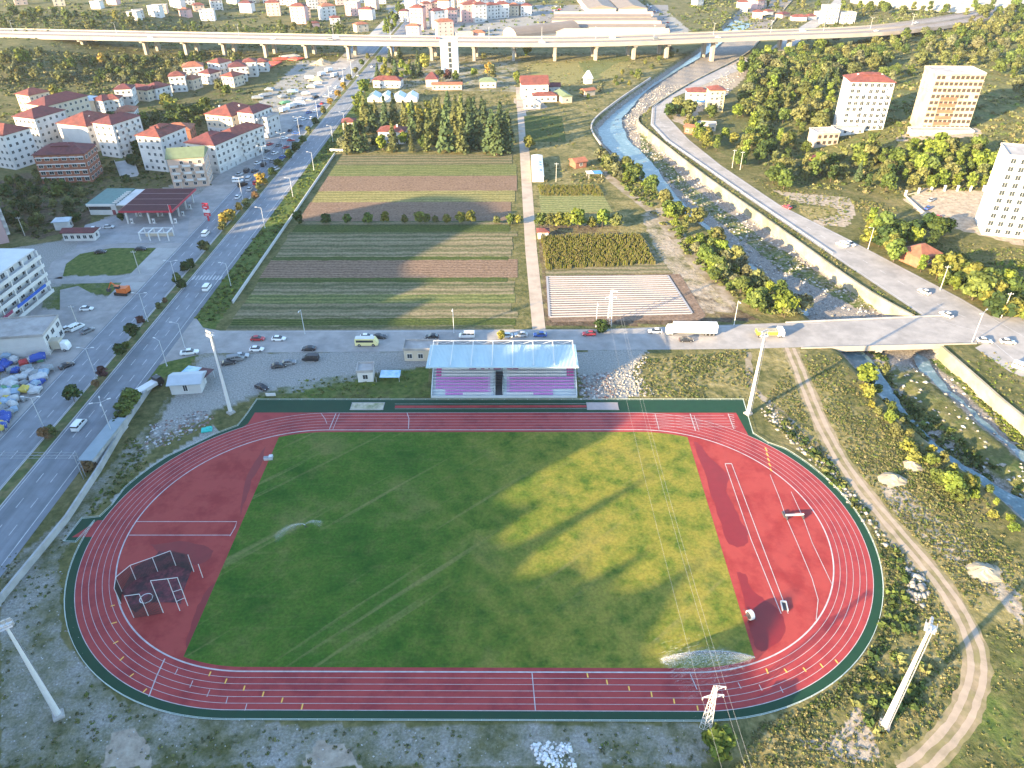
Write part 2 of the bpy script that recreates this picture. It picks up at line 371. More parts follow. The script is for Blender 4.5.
for xx in (-110.1, -106.9): kb.box((xx,(Y0+Y1)/2,0),(.25,Y1-Y0,.19))
struct(kb.build('kerb', kerbm))
mk = MB()
for xx in (-121.0, -110.6, -106.3, -96.6): mk.sheet([(xx-.11,Y0),(xx+.11,Y0),(xx+.11,Y1),(xx-.11,Y1)], .075)
for xx in (-117.4, -114.1, -103.2, -99.9):
    yy = Y0
    while yy < 700:
        mk.sheet([(xx-.1,yy),(xx+.1,yy),(xx+.1,yy+3.2),(xx-.1,yy+3.2)], .075); yy += 8.5
for k in range(9):                                                                         # zebra crossing at (860,290)
    x0 = -106.2+k*1.2; mk.sheet([(x0,122),(x0+.6,122),(x0+.6,125.5),(x0,125.5)], .076)
struct(mk.build('road_marking', white_paint))
# side roads off the frontage on the left
for pts in ([(40,281),(60,277),(150,275),(165,277),(150,282),(60,284)], [(45,278),(52,262),(72,250),(110,244),(182,243),(175,248),(112,248),(80,254),(66,264),(62,279)], [(60,290),(78,286),(100,298),(140,300),(118,330),(60,378),(20,410),(40,380),(30,310),(60,310)]):
    road('side_road', pts, .04, asph_pale, False)
road('forecourt', [(75,250),(85,225),(120,215),(215,190),(240,180),(215,205),(185,243),(120,243)], .035, mat('forecourt', (.27,.27,.27), .9, .12, .3, col2=(.2,.2,.2)), False)
road('frontage_road', [(-121.7,160),(-121.7,640),(-135,640),(-135,200)], .045, asph_pale)
# cross road and its junction
xr = [(-95,66),(-93,68),(-84,72.5),(-60,73),(33,74),(75,74.5),(142,78),(158,76),(186,72),(186,90),(165,94),(150,95),(104,91),(34,86.5),(-84,86),(-90,88),(-95,95)]
road('road', xr, .05, asph_pale)
wl = MB()
wl.strip([(x_, y_, .062) for x_, y_ in ((-80,85.2),(34,85.7),(104,90))], [(x_, y_-.15, .062) for x_, y_ in ((-80,85.2),(34,85.7),(104,90))])
struct(wl.build('road_marking', white_paint))
# riverside road on the east bank
RL = [(172-14,-90),(152,60),(150,84),(138,94),(125,142),(110,200),(98,249),(88,290),(84.5,322),(91,361),(105,392),(128,430),(160,478),(205,530),(262,640),(330,760),(470,1100)]
RRr = [(186,-90),(170,60),(161,88),(156,106),(137,156),(121,194),(108,249),(101,292),(97,345),(109,388),(140,430),(180,482),(218,522),(278,640),(346,760),(490,1100)]
rs = MB(); nn = len(RL); rs.strip([(x_, y_, hz(x_, y_)*0+.065) for x_, y_ in RL], [(x_, y_, .065) for x_, y_ in RRr]); struct(rs.build('road', asph_pale))
em = MB()
for LS, k in ((RL, .06), (RRr, -.06)):
    a = [(x_+k*14, y_, .08) for x_, y_ in LS]; c_ = [(x_+k*14+.18, y_, .08) for x_, y_ in LS]; em.strip(a, c_)
mid = [((a_[0]+b_[0])/2, (a_[1]+b_[1])/2) for a_, b_ in zip(RL, RRr)]
for (x0, y0), (x1, y1) in zip(mid, mid[1:]):
    Ls = math.hypot(x1-x0, y1-y0); t = 0
    while t < Ls-3 and y0 < 560:
        ax, ay = x0+(x1-x0)*t/Ls, y0+(y1-y0)*t/Ls; bx, by = x0+(x1-x0)*(t+3)/Ls, y0+(y1-y0)*(t+3)/Ls
        em.add([(ax-.1,ay,.08),(ax+.1,ay,.08),(bx+.1,by,.08),(bx-.1,by,.08)], [(0,1,2,3)]); t += 9
struct(em.build('road_marking', white_paint))
road('road', [(1010,330),(1024,322),(1080,318),(1080,400),(1010,372),(975,348)], .055, asph_pale, False)
# farm lane, dirt tracks
fl = MB(); fl.strip([(7,420,.04),(9.6,275,.04),(11.6,147,.04),(13.4,86,.04)], [(12.6,420,.04),(14.6,275,.04),(16,147,.04),(17.5,86,.04)]); struct(fl.build('farm_lane', mat('lane_concrete', (.36,.30,.24), .9, .12, .3, col2=(.28,.23,.18))))
DT = [(790,348),(800,372),(815,410),(835,450),(862,490),(900,535),(938,580),(965,622),(977,660),(972,695),(955,728),(925,760),(905,775)]
dp = W(DT)
def smooth(P, n=6):
    out = []
    for i in range(len(P)-1):
        p0, p1, p2, p3 = P[max(i-1,0)], P[i], P[i+1], P[min(i+2,len(P)-1)]
        for k in range(n):
            t = k/n; out.append(.5*((2*p1)+(p2-p0)*t+(2*p0-5*p1+4*p2-p3)*t*t+(3*p1-p0-3*p2+p3)*t**3))
    return out+[P[-1]]
dp = smooth(dp)
def offset(P, d):
    o = []
    for i, p in enumerate(P):
        t = (P[min(i+1,len(P)-1)]-P[max(i-1,0)]); t.z = 0; t.normalize(); o.append(Vector((p.x+t.y*d, p.y-t.x*d, p.z)))
    return o
def ruts(name, P, half, m, z, wob=.35):
    a = offset(P, -half); c_ = offset(P, half); mbb = MB()
    for q in a+c_: q.z = hz(q.x, q.y)+z; q.x += rnd.uniform(-wob, wob); q.y += rnd.uniform(-wob, wob)
    mbb.strip(a, c_); return struct(mbb.build(name, m))
ruts('dirt_track', dp, 2.3, mat('dirt_track', (.26,.205,.13), .95, .25, .5, col2=(.17,.15,.07), col2amt=.7, bump=.3), .02)
for off in (-1.05, 1.05): ruts('wheel_rut', offset(dp, off), .55, mat('wheel_rut', (.33,.265,.20), .95, .15, .5, col2=(.24,.2,.14), col2amt=.4), .034, .12)
d2 = smooth(W([(748,352),(752,385),(772,405),(800,430),(835,462),(870,505),(893,540),(915,568)]))
ruts('dirt_path', d2, 1.0, mat('dirt_path', (.27,.23,.18), .95, .2, .5, col2=(.17,.14,.08), col2amt=.7), .009, .4)
# brown farm tracks by the river
ruts('dirt_path', smooth(W([(600,170),(625,190),(655,215),(690,255),(730,300)])), 2.2, mat('dirt_path', (.33,.28,.22)), .02, .4)
# ------------------------------------------------------------------ fields north of the cross road
def field_mat(name, a, b_, row=0., axis='Y', var=.3, nscale=.3, rowamt=.5):
    m = bpy.data.materials.new(name); nt, N, L, bs = nodes(m); bs.inputs['Roughness'].default_value = .95; bs.inputs['Specular IOR Level'].default_value = .1
    g = N.new('ShaderNodeNewGeometry'); n = N.new('ShaderNodeTexNoise'); n.inputs['Scale'].default_value = nscale; n.inputs['Detail'].default_value = 8; n.inputs['Roughness'].default_value = .7
    mp = N.new('ShaderNodeMapping'); mp.inputs['Scale'].default_value = (.35,1,1) if axis == 'Y' else (1,.35,1)
    L.new(g.outputs['Position'], mp.inputs[0]); L.new(mp.outputs[0], n.inputs['Vector'])
    fac = n.outputs[0]
    if row:
        w = N.new('ShaderNodeTexWave'); w.wave_type = 'BANDS'; w.bands_direction = axis; w.inputs['Scale'].default_value = 1/row*.314*1.0
        w.inputs['Distortion'].default_value = 3.5; w.inputs['Detail'].default_value = 4; w.inputs['Detail Scale'].default_value = 1.2; w.inputs['Detail Roughness'].default_value = .7
        L.new(g.outputs['Position'], w.inputs['Vector'])
        mm = N.new('ShaderNodeMix'); mm.inputs['Factor'].default_value = rowamt; L.new(n.outputs[0], mm.inputs['A']); L.new(w.outputs['Fac'], mm.inputs['B']); fac = mm.outputs['Result']
    r = N.new('ShaderNodeMapRange'); r.inputs[1].default_value = .3; r.inputs[2].default_value = .7; L.new(fac, r.inputs[0])
    mx = N.new('ShaderNodeMix'); mx.data_type = 'RGBA'; mx.inputs['A'].default_value = (*a, 1); mx.inputs['B'].default_value = (*b_, 1); L.new(r.outputs[0], mx.inputs['Factor'])
    n2 = N.new('ShaderNodeTexNoise'); n2.inputs['Scale'].default_value = 1.1; n2.inputs['Detail'].default_value = 5; L.new(g.outputs['Position'], n2.inputs['Vector'])
    h = N.new('ShaderNodeHueSaturation'); r2_ = N.new('ShaderNodeMapRange'); r2_.inputs[1].default_value = .3; r2_.inputs[2].default_value = .7; r2_.inputs[3].default_value = 1-var; r2_.inputs[4].default_value = 1+var
    L.new(n2.outputs[0], r2_.inputs[0]); L.new(r2_.outputs[0], h.inputs['Value']); L.new(mx.outputs['Result'], h.inputs['Color']); L.new(h.outputs[0], bs.inputs['Base Color'])
    bp = N.new('ShaderNodeBump'); bp.inputs['Strength'].default_value = .5; bp.inputs['Distance'].default_value = .3; L.new(n2.outputs[0], bp.inputs['Height']); L.new(bp.outputs[0], bs.inputs['Normal'])
    return m
F_G = field_mat('field_green', (.065,.09,.03), (.16,.165,.065), 2.6, rowamt=.35)
F_Y = field_mat('field_yellow', (.125,.125,.045), (.24,.21,.085), 3.2, rowamt=.3)
F_B = field_mat('field_brown', (.115,.075,.05), (.22,.155,.11), 1.4)
F_S = field_mat('field_stubble', (.10,.10,.05), (.20,.17,.105), 3.4, rowamt=.5)
F_D = field_mat('field_dark_green', (.03,.05,.012), (.08,.10,.03), 1.2)
F_X = field_mat('field_mixed', (.075,.085,.04), (.17,.145,.085), 4.2, rowamt=.45)
ys = [331, 325, 318, 311, 303, 294, 287, 282, 277.5, 260, 256.5, 250, 243, 237, 232, 225, 221, 202, 191, 176, 165, 155]
ms = [F_X, F_D, F_S, F_X, F_G, F_S, F_X, F_D, F_B, F_D, F_S, F_X, F_S, F_X, F_D, F_X, F_B, F_Y, F_B, F_G, F_X]
zf = .045
for ya, yb, m in zip(ys, ys[1:], ms):
    a, b_ = at(420, ya).y, at(420, yb).y
    xs_ = np.linspace(-82+rnd.uniform(-.6,.6), 7+rnd.uniform(-2,2), 40); lo = [(x_, a-.25+rnd.uniform(-.3,.3)) for x_ in xs_]; hi = [(x_, b_+.25+rnd.uniform(-.3,.3)) for x_ in xs_]; zf += .004
    struct(MB().sheet(lo+hi[::-1], zf).build('field', m))
FZ = [.045]
def fpoly(px, m, z=.05, name='field'):
    FZ[0] += .004; z = FZ[0]
    return struct(MB().sheet([(p.x, p.y) for p in W(px)], z).build(name, m))
fpoly([(545,276),(548,318),(552,322),(700,320),(706,316),(680,274)], field_mat('bare_soil', (.12,.085,.06), (.22,.16,.12), 0), .04)
fpoly([(541,236),(546,276),(672,273),(640,233)], F_S, .045)
fpoly([(538,185),(541,214),(613,212),(597,184)], field_mat('vegetable_rows', (.10,.13,.045), (.22,.21,.09), 2.4, rowamt=.7), .05)
fpoly([(524,116),(526,142),(566,142),(562,116)], F_D, .05)
fpoly([(530,64),(533,84),(575,84),(600,66),(590,60)], F_Y, .05)
fpoly([(578,62),(590,82),(612,72),(632,58),(628,54)], F_G, .05)
fpoly([(598,75),(620,62),(632,62),(612,80)], F_Y, .056)
# white plastic mulch rows: one sheet per bed
plas = mat('mulch_film', (.28,.265,.26), .5, .08, 1.2, spec=.4)
A_, B_, C_, D_ = at(547,277), at(667.5,276), at(692,313.5), at(549.5,317)
for k in range(19):
    t = k/18; l = A_.lerp(D_, t); r_ = B_.lerp(C_, t); m_ = MB(); q = 9
    L0 = []; L1 = []; L2 = []; L3 = []
    for i in range(q+1):
        p = l.lerp(r_, i/q); w_ = .43+rnd.uniform(-.05,.05); L0.append((p.x,p.y-w_,.05)); L1.append((p.x,p.y-w_*.45,.24)); L2.append((p.x,p.y+w_*.45,.24)); L3.append((p.x,p.y+w_,.05))
    m_.strip(L1, L0); m_.strip(L2, L1); m_.strip(L3, L2)
    o = m_.build('mulch_bed', plas); tag(o, 'long white plastic covered planting bed in the brown field', 'planting bed', 'white plastic covered beds in the field')
edge = MB()
for a, b_ in ((A_, D_), (B_, C_)):
    d_ = (b_-a); n_ = Vector((d_.y,-d_.x,0)).normalized()*.35
    edge.add([tuple(a+n_+Vector((0,0,.26))),tuple(b_+n_+Vector((0,0,.26))),tuple(b_-n_+Vector((0,0,.26))),tuple(a-n_+Vector((0,0,.26)))], [(0,1,2,3)])
struct(edge.build('field_edging', plas))

# ------------------------------------------------------------------ athletics track
HL, RI, LW = 39.4, 35.0, 1.23
RO = RI+6*LW
def stad(r, n=72):
    P = [(HL+r*math.cos(t), r*math.sin(t)) for t in np.linspace(-math.pi/2, math.pi/2, n)]
    return P+[(-HL+r*math.cos(t), r*math.sin(t)) for t in np.linspace(math.pi/2, 3*math.pi/2, n)]
def track_mat(name, colA, colB, wet):
    m = mat(name, colA, .75, .06, .5, spec=.3, col2=colB, col2amt=wet); return m
red = track_mat('track_rubber', (.285,.036,.036), (.21,.021,.026), .5)
redD = track_mat('track_rubber_apron', (.29,.040,.034), (.225,.021,.02), .55)
grn = mat('green_rubber', (.005,.040,.019), .8, .1, .5)
# green outer border with its angular far corners
RB = RO+1.75
def barc(cx, t0, t1, n=40): return [(cx+RB*math.cos(t), RB*math.sin(t)) for t in np.linspace(t0, t1, n)]
bord = barc(HL, -math.pi/2, R(38))+[(p.x, p.y) for p in W([(768,443.5),(753,434),(743,400),(257,400),(246,416),(238,426),(214,435),(190,446.5)])]+barc(-HL, R(146), R(163), 8)+[(p.x, p.y) for p in W([(112,505.5),(100,517),(82,519),(64,542),(76,542.5)])]+barc(-HL, R(177), R(270), 30)
struct(MB().sheet(bord, .07).build('track_border', grn))
redpoly = stad(RO)
trk = MB(); trk.sheet(redpoly, .085)
far = [(p.x, p.y) for p in W([(360,412.8),(255,412.8),(248,424),(235,432),(300,430),(360,428)])]
far2 = [(p.x, p.y) for p in W([(600,413),(736,413),(749,437),(745,444),(690,432),(600,428)])]
trk.sheet(far, .081); trk.sheet(far2, .081)
trk.sheet([(p.x, p.y) for p in W([(98,520.5),(106,520.5),(100,537),(72,537.5)])], .081)
track = struct(trk.build('running_track', red))
apr = MB()
arc = [(HL+(RI-.1)*math.cos(t), (RI-.1)*math.sin(t)) for t in np.linspace(-1.245, 1.245, 60)]
apr.sheet(arc, .09); apr.sheet([(-x_, y_) for x_, y_ in arc], .09)
struct(apr.build('track_apron', redD))
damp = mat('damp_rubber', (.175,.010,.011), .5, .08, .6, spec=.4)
SZ = [.0918]
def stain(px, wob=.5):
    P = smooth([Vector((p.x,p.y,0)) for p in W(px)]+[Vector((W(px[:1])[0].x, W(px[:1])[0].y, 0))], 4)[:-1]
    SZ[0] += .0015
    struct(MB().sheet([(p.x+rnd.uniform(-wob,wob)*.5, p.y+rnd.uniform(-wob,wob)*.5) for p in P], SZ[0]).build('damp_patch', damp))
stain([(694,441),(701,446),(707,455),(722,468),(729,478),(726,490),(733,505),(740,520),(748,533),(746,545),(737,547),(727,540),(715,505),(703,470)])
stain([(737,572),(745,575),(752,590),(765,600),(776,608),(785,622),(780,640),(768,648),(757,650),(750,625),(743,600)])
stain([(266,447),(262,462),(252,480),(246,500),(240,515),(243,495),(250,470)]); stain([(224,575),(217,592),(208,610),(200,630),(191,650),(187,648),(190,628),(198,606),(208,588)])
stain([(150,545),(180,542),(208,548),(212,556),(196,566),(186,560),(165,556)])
# infield grass: patchy, mown
gmx = bpy.data.materials.new('infield_turf'); nt, N, L, b = nodes(gmx); b.inputs['Roughness'].default_value = .9; b.inputs['Specular IOR Level'].default_value = .15
geo = N.new('ShaderNodeNewGeometry')
n1, n2, n3 = noise(.06, 7, .62), noise(.22, 6, .65), noise(1.6, 5, .7)
mp = N.new('ShaderNodeMapping'); mp.inputs['Scale'].default_value = (.15,1.6,1); mp.inputs['Rotation'].default_value = (0,0,.02); L.new(geo.outputs['Position'], mp.inputs[0])
nS = N.new('ShaderNodeTexNoise'); nS.inputs['Scale'].default_value = .5; nS.inputs['Detail'].default_value = 4; L.new(mp.outputs[0], nS.inputs['Vector'])
mp2a = N.new('ShaderNodeMapping'); mp2a.inputs['Rotation'].default_value = (0,0,.82); L.new(geo.outputs['Position'], mp2a.inputs[0]); mp2 = N.new('ShaderNodeMapping'); mp2.inputs['Scale'].default_value = (1.0,.035,1); L.new(mp2a.outputs[0], mp2.inputs[0])
nT = N.new('ShaderNodeTexNoise'); nT.inputs['Scale'].default_value = .42; nT.inputs['Detail'].default_value = 3; L.new(mp2.outputs[0], nT.inputs['Vector'])
c1 = ramp(n1, [(.36, (.013,.060,.005)), (.46, (.031,.092,.008)), (.55, (.062,.112,.013)), (.64, (.12,.125,.036))])
c2_ = ramp(n2, [(.35, (.014,.062,.006)), (.5, (.040,.098,.010)), (.64, (.105,.12,.028))])
cc = mixn(c1, c2_, fac=.42)
mS = N.new('ShaderNodeMapRange'); mS.inputs[1].default_value = .55; mS.inputs[2].default_value = .75; mS.inputs[4].default_value = .16; L.new(nS.outputs[0], mS.inputs[0])
tan = N.new('ShaderNodeRGB'); tan.outputs[0].default_value = (.19,.165,.07,1)
cc = mixn(cc, tan.outputs[0], mS.outputs[0])
mT = N.new('ShaderNodeMapRange'); mT.inputs[1].default_value = .60; mT.inputs[2].default_value = .70; mT.inputs[4].default_value = .5; L.new(nT.outputs[0], mT.inputs[0])
cc = mixn(cc, tan.outputs[0], mT.outputs[0])
sx = N.new('ShaderNodeSeparateXYZ'); L.new(geo.outputs['Position'], sx.inputs[0]); mDrySun = N.new('ShaderNodeMapRange'); mDrySun.interpolation_type = 'SMOOTHSTEP'; mDrySun.inputs[1].default_value = -22; mDrySun.inputs[2].default_value = 34; mDrySun.inputs[4].default_value = 1; L.new(sx.outputs[0], mDrySun.inputs[0])
mDn = N.new('ShaderNodeMapRange'); mDn.inputs[1].default_value = .34; mDn.inputs[2].default_value = .6; mDn.inputs[3].default_value = .15; L.new(n2, mDn.inputs[0]); mDrySunMask = N.new('ShaderNodeMath'); mDrySunMask.operation = 'MULTIPLY'; L.new(mDrySun.outputs[0], mDrySunMask.inputs[0]); L.new(mDn.outputs[0], mDrySunMask.inputs[1])
dry = N.new('ShaderNodeMix'); dry.data_type = 'RGBA'; L.new(n1, dry.inputs['Factor']); dry.inputs['A'].default_value = (.13,.150,.014,1); dry.inputs['B'].default_value = (.26,.20,.045,1)  # dry grass tone plus sunlight painted into the turf, stronger towards the sunlit east
cc = mixn(cc, dry.outputs['Result'], mDrySunMask.outputs[0])
hs = N.new('ShaderNodeHueSaturation'); mr = N.new('ShaderNodeMapRange'); mr.inputs[1].default_value = .25; mr.inputs[2].default_value = .75; mr.inputs[3].default_value = .62; mr.inputs[4].default_value = 1.38
L.new(n3, mr.inputs[0]); L.new(mr.outputs[0], hs.inputs['Value']); L.new(cc, hs.inputs['Color']); L.new(hs.outputs[0], b.inputs['Base Color'])
GL, GR = -51.4, 51.6
def clip_arc(xe, s):
    t0 = math.acos((abs(xe)-HL)/RI); return [(s*(HL+(RI-.9)*math.cos(t)), (RI-.9)*math.sin(t)) for t in np.linspace(t0, math.pi/2, 14)]
ra = clip_arc(GR, 1); la = clip_arc(GL, -1)
poly = [(x_, -y_) for x_, y_ in ra]+[(x_, -y_) for x_, y_ in la[::-1]]+la+ra[::-1]
poly = [(x_, -y_) for x_, y_ in ra[::-1]]; 
poly = [(x_, -y_) for x_, y_ in la]+[] 
bot_r = [(x_, -y_) for x_, y_ in ra]            # from right end to the middle
bot_l = [(x_, -y_) for x_, y_ in la[::-1]]      # from the middle to the left end
poly = bot_r+bot_l+la+ra[::-1]
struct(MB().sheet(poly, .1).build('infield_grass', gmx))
# thin tall-grass margin along the inner kerb
# lines
wline = mat('line_paint', (.40,.36,.36), .6, .25, .8)
def ringline(r, wdt, name='lane_line'):
    a = stad(r-wdt/2, 90); c_ = stad(r+wdt/2, 90); a.append(a[0]); c_.append(c_[0]); m_ = MB()
    m_.strip([(x_,y_,.118) for x_,y_ in c_], [(x_,y_,.118) for x_,y_ in a]); return struct(m_.build(name, wline, track))
ringline(RI, .27, 'inner_kerb')
for k in range(1, 7): ringline(RI+k*LW, .085 if k < 6 else .13)
def flatline(pts, w_, z=.122, m=wline, name='track_marking', parent=track, closed=False):
    P = [Vector((p[0], p[1], 0)) for p in pts]
    if closed: P.append(P[0])
    a = offset(P, -w_/2); c_ = offset(P, w_/2); m_ = MB(); m_.strip([(q.x,q.y,z) for q in a], [(q.x,q.y,z) for q in c_])
    return struct(m_.build(name, m, parent))
def pxline(px, w_=.14, **k): return flatline([(p.x, p.y) for p in W(px)], w_, **k)
yel = mat('marking_yellow', (.75,.42,.08), .6, .05, 1)
# start and finish lines across the lanes
def cross(x0, y0, y1, w_=.18, m=wline, dx=0): flatline([(x0, y0), (x0+dx, y1)], w_, m=m)
pxline([(329.5,429.5),(336,413.8)], .2); pxline([(333,429.5),(339.5,413.8)], .12)
pxline([(327,424),(325,419),(321,413.5)], .14)
pxline([(408.5,429),(409,419),(407,413)], .18)
pxline([(655,414),(659,430)], .16); pxline([(690,414),(695.5,431)], .22); pxline([(694,416),(699,431)], .12)
pxline([(728,414),(733.5,429)], .22)
for k in range(7): pxline([(728+k*.8,414.5+k*2.2),(734+k*.2,415.5+k*2.2)], .16)
pxline([(532,673),(535.5,711.5)], .16)
pxline([(165,659),(157,676),(149,697)], .2)
for k in range(5):                                                      # straight start lanes of the chute
    yy = RI+1.2+k*LW; flatline([(44, yy), (62.5+(4-k)*.55, yy)], .1)
for k, (a, b_) in enumerate([((178,669),(175,675)),((193,681),(190,688)),((210,690),(207,697)),((228,697),(226,704)),((247,704),(245,711))]): pxline([a, b_], .14)
for a, b_ in [((211,672),(209,676.5)),((227,679),(225,684)),((245,686),(243.5,691)),((264,692),(262.5,697)),((283,698),(281.5,703)),((303,704),(301.5,710)),
              ((115,605.5),(111,606.5)),((117,622.5),(111.5,624)),((118.5,641.5),(113.5,644)),((124,657),(120,661)),((134,674),(130,677)),((147,689),(143,693)),
              ((587,673.5),(588,678)),((606.5,680),(607.5,685)),((628.5,686.5),(629.5,691)),((651,692),(652,697.5)),((673.5,699),(674.5,704)),((697,706),(698,711)),
              ((766,669),(768,674)),((784,669),(787,673)),((803,668),(806,672)),((820,664),(823,668)),((835,660),(838,664))]:
    pxline([a, b_], .24, m=yel)
for k in range(5): pxline([(766+k*1.2-1,448+k*5.2),(767+k*1.2,451.5+k*5)], .3, m=yel)
for a, b_ in [((690,674),(697,690)),((738,683),(741,689)),((759,685),(762,691)),((780,687),(783,693))]: pxline([a, b_], .13)
# runway, javelin and steeplechase markings on the aprons
pxline([(137,522),(237,522),(235,528),(230,536.5)], .16); pxline([(129,535.5),(231,535.5)], .16)
pxline([(725,464),(751,540),(781,614)], .16); pxline([(731.5,464),(760,540),(788,614)], .16); pxline([(725,464),(731.5,464)], .3)
pxline([(770,475),(780,500),(786,518),(797,543),(812,579),(818,600),(816,620)], .14); pxline([(791,492),(803,518),(812,543),(832,585)], .13)
# thin white rail round the green border
rail = MB(); bp_ = bord+[bord[0]]
for a, b_ in zip(bp_, bp_[1:]):
    rail.cyl((a[0],a[1],.42),(b_[0],b_[1],.42),.04,.04,5); 
    nseg = max(1, int(math.hypot(b_[0]-a[0], b_[1]-a[1])/3))
    for i in range(nseg):
        t = i/nseg; rail.cyl((a[0]+(b_[0]-a[0])*t, a[1]+(b_[1]-a[1])*t, 0), (a[0]+(b_[0]-a[0])*t, a[1]+(b_[1]-a[1])*t, .45), .045, .045, 5)
    dd_ = Vector((b_[0]-a[0], b_[1]-a[1], 0)); n_ = Vector((dd_.y,-dd_.x,0)).normalized()*.05
    rail.add([(a[0]-n_.x,a[1]-n_.y,.09),(b_[0]-n_.x,b_[1]-n_.y,.09),(b_[0]+n_.x,b_[1]+n_.y,.09),(a[0]+n_.x,a[1]+n_.y,.09)], [(0,1,2,3)])
tag(rail.build('perimeter_rail', mat('rail_paint', (.40,.47,.43), .5, .05, 1)), 'low thin pale rail running all round the green border of the running track', 'rail')
# long jump runway and pits on the far side
pxline([(395,407),(590,406.5)], 1.1, z=.082, m=red, name='jump_runway', parent=None)
pxline([(395,404.3),(588,404)], .1); pxline([(395,409.2),(588,409)], .1)
def pit(c, m, label):
    t = thing('sand_pit', label, 'sand pit', (c[0], c[1], .07)); w_, d_ = c[2], c[3]
    MB().sheet([(-w_/2,-d_/2),(w_/2,-d_/2),(w_/2,d_/2),(-w_/2,d_/2)], .05).build('sand', m, t)
    f = MB(); f.box((0,-d_/2,0),(w_+.3,.15,.1)); f.box((0,d_/2,0),(w_+.3,.15,.1)); f.box((-w_/2,0,0),(.15,d_-.16,.1)); f.box((w_/2,0,0),(.15,d_-.16,.1)); f.build('kerb', conc, t)
p = at(367.5,406.5); pit((p.x, p.y, 8.6, 3.2), mat('weedy_sand', (.40,.36,.27), .95, .25, .9, col2=(.18,.2,.1), col2amt=.5), 'pale weedy sand pit left of the grandstand at the end of the runway')
p = at(602.5,406.5); pit((p.x, p.y, 8.2, 3.2), mat('raked_sand', (.36,.30,.28), .95, .1, .9), 'pinkish sand pit right of the grandstand at the end of the runway')
# ------------------------------------------------------------------ vegetation
def foliage_mat(name, objcol=True):
    m = bpy.data.materials.new(name); nt, N, L, b = nodes(m); b.inputs['Roughness'].default_value = .75; b.inputs['Specular IOR Level'].default_value = .15
    a = N.new('ShaderNodeAttribute'); a.attribute_name = 'leaf'
    if objcol:
        oi = N.new('ShaderNodeObjectInfo'); src = oi.outputs['Color']
    else:
        c_ = N.new('ShaderNodeAttribute'); c_.attribute_name = 'tint'; src = c_.outputs['Color']
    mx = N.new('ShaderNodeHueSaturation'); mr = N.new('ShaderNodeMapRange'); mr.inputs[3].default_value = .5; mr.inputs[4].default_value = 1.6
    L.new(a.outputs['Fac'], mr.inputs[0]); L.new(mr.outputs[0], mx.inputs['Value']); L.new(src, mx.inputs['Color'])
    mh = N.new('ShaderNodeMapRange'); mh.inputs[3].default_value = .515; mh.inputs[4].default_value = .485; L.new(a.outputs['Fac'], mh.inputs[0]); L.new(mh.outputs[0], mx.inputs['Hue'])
    L.new(mx.outputs[0], b.inputs['Base Color'])
    tr = N.new('ShaderNodeBsdfTranslucent'); L.new(mx.outputs[0], tr.inputs['Color']); ms = N.new('ShaderNodeMixShader'); ms.inputs[0].default_value = .12
    L.new(b.outputs[0], ms.inputs[1]); L.new(tr.outputs[0], ms.inputs[2]); L.new(ms.outputs[0], N['Material Output'].inputs['Surface'])
    return m
leafm = foliage_mat('foliage'); leafs = foliage_mat('scrub_foliage', False)
bark = mat('bark', (.10,.075,.055), .95, .25, 2)
def leaf_quads(P, Nn, size, g):
    """quads at points P facing roughly Nn"""
    n = len(P); Nn = Nn+g.normal(0, .55, (n,3)); Nn /= np.linalg.norm(Nn, axis=1)[:, None]+1e-9
    a = np.cross(Nn, g.normal(0, 1, (n,3))); a /= np.linalg.norm(a, axis=1)[:, None]+1e-9; b_ = np.cross(Nn, a)
    s = size*g.uniform(.6, 1.4, (n,1))
    V = np.stack([P-a*s-b_*s*.7, P+a*s-b_*s*.7, P+a*s*.7+b_*s, P-a*s*.7+b_*s], 1).reshape(-1,3)
    return V, np.arange(4*n).reshape(-1,4)
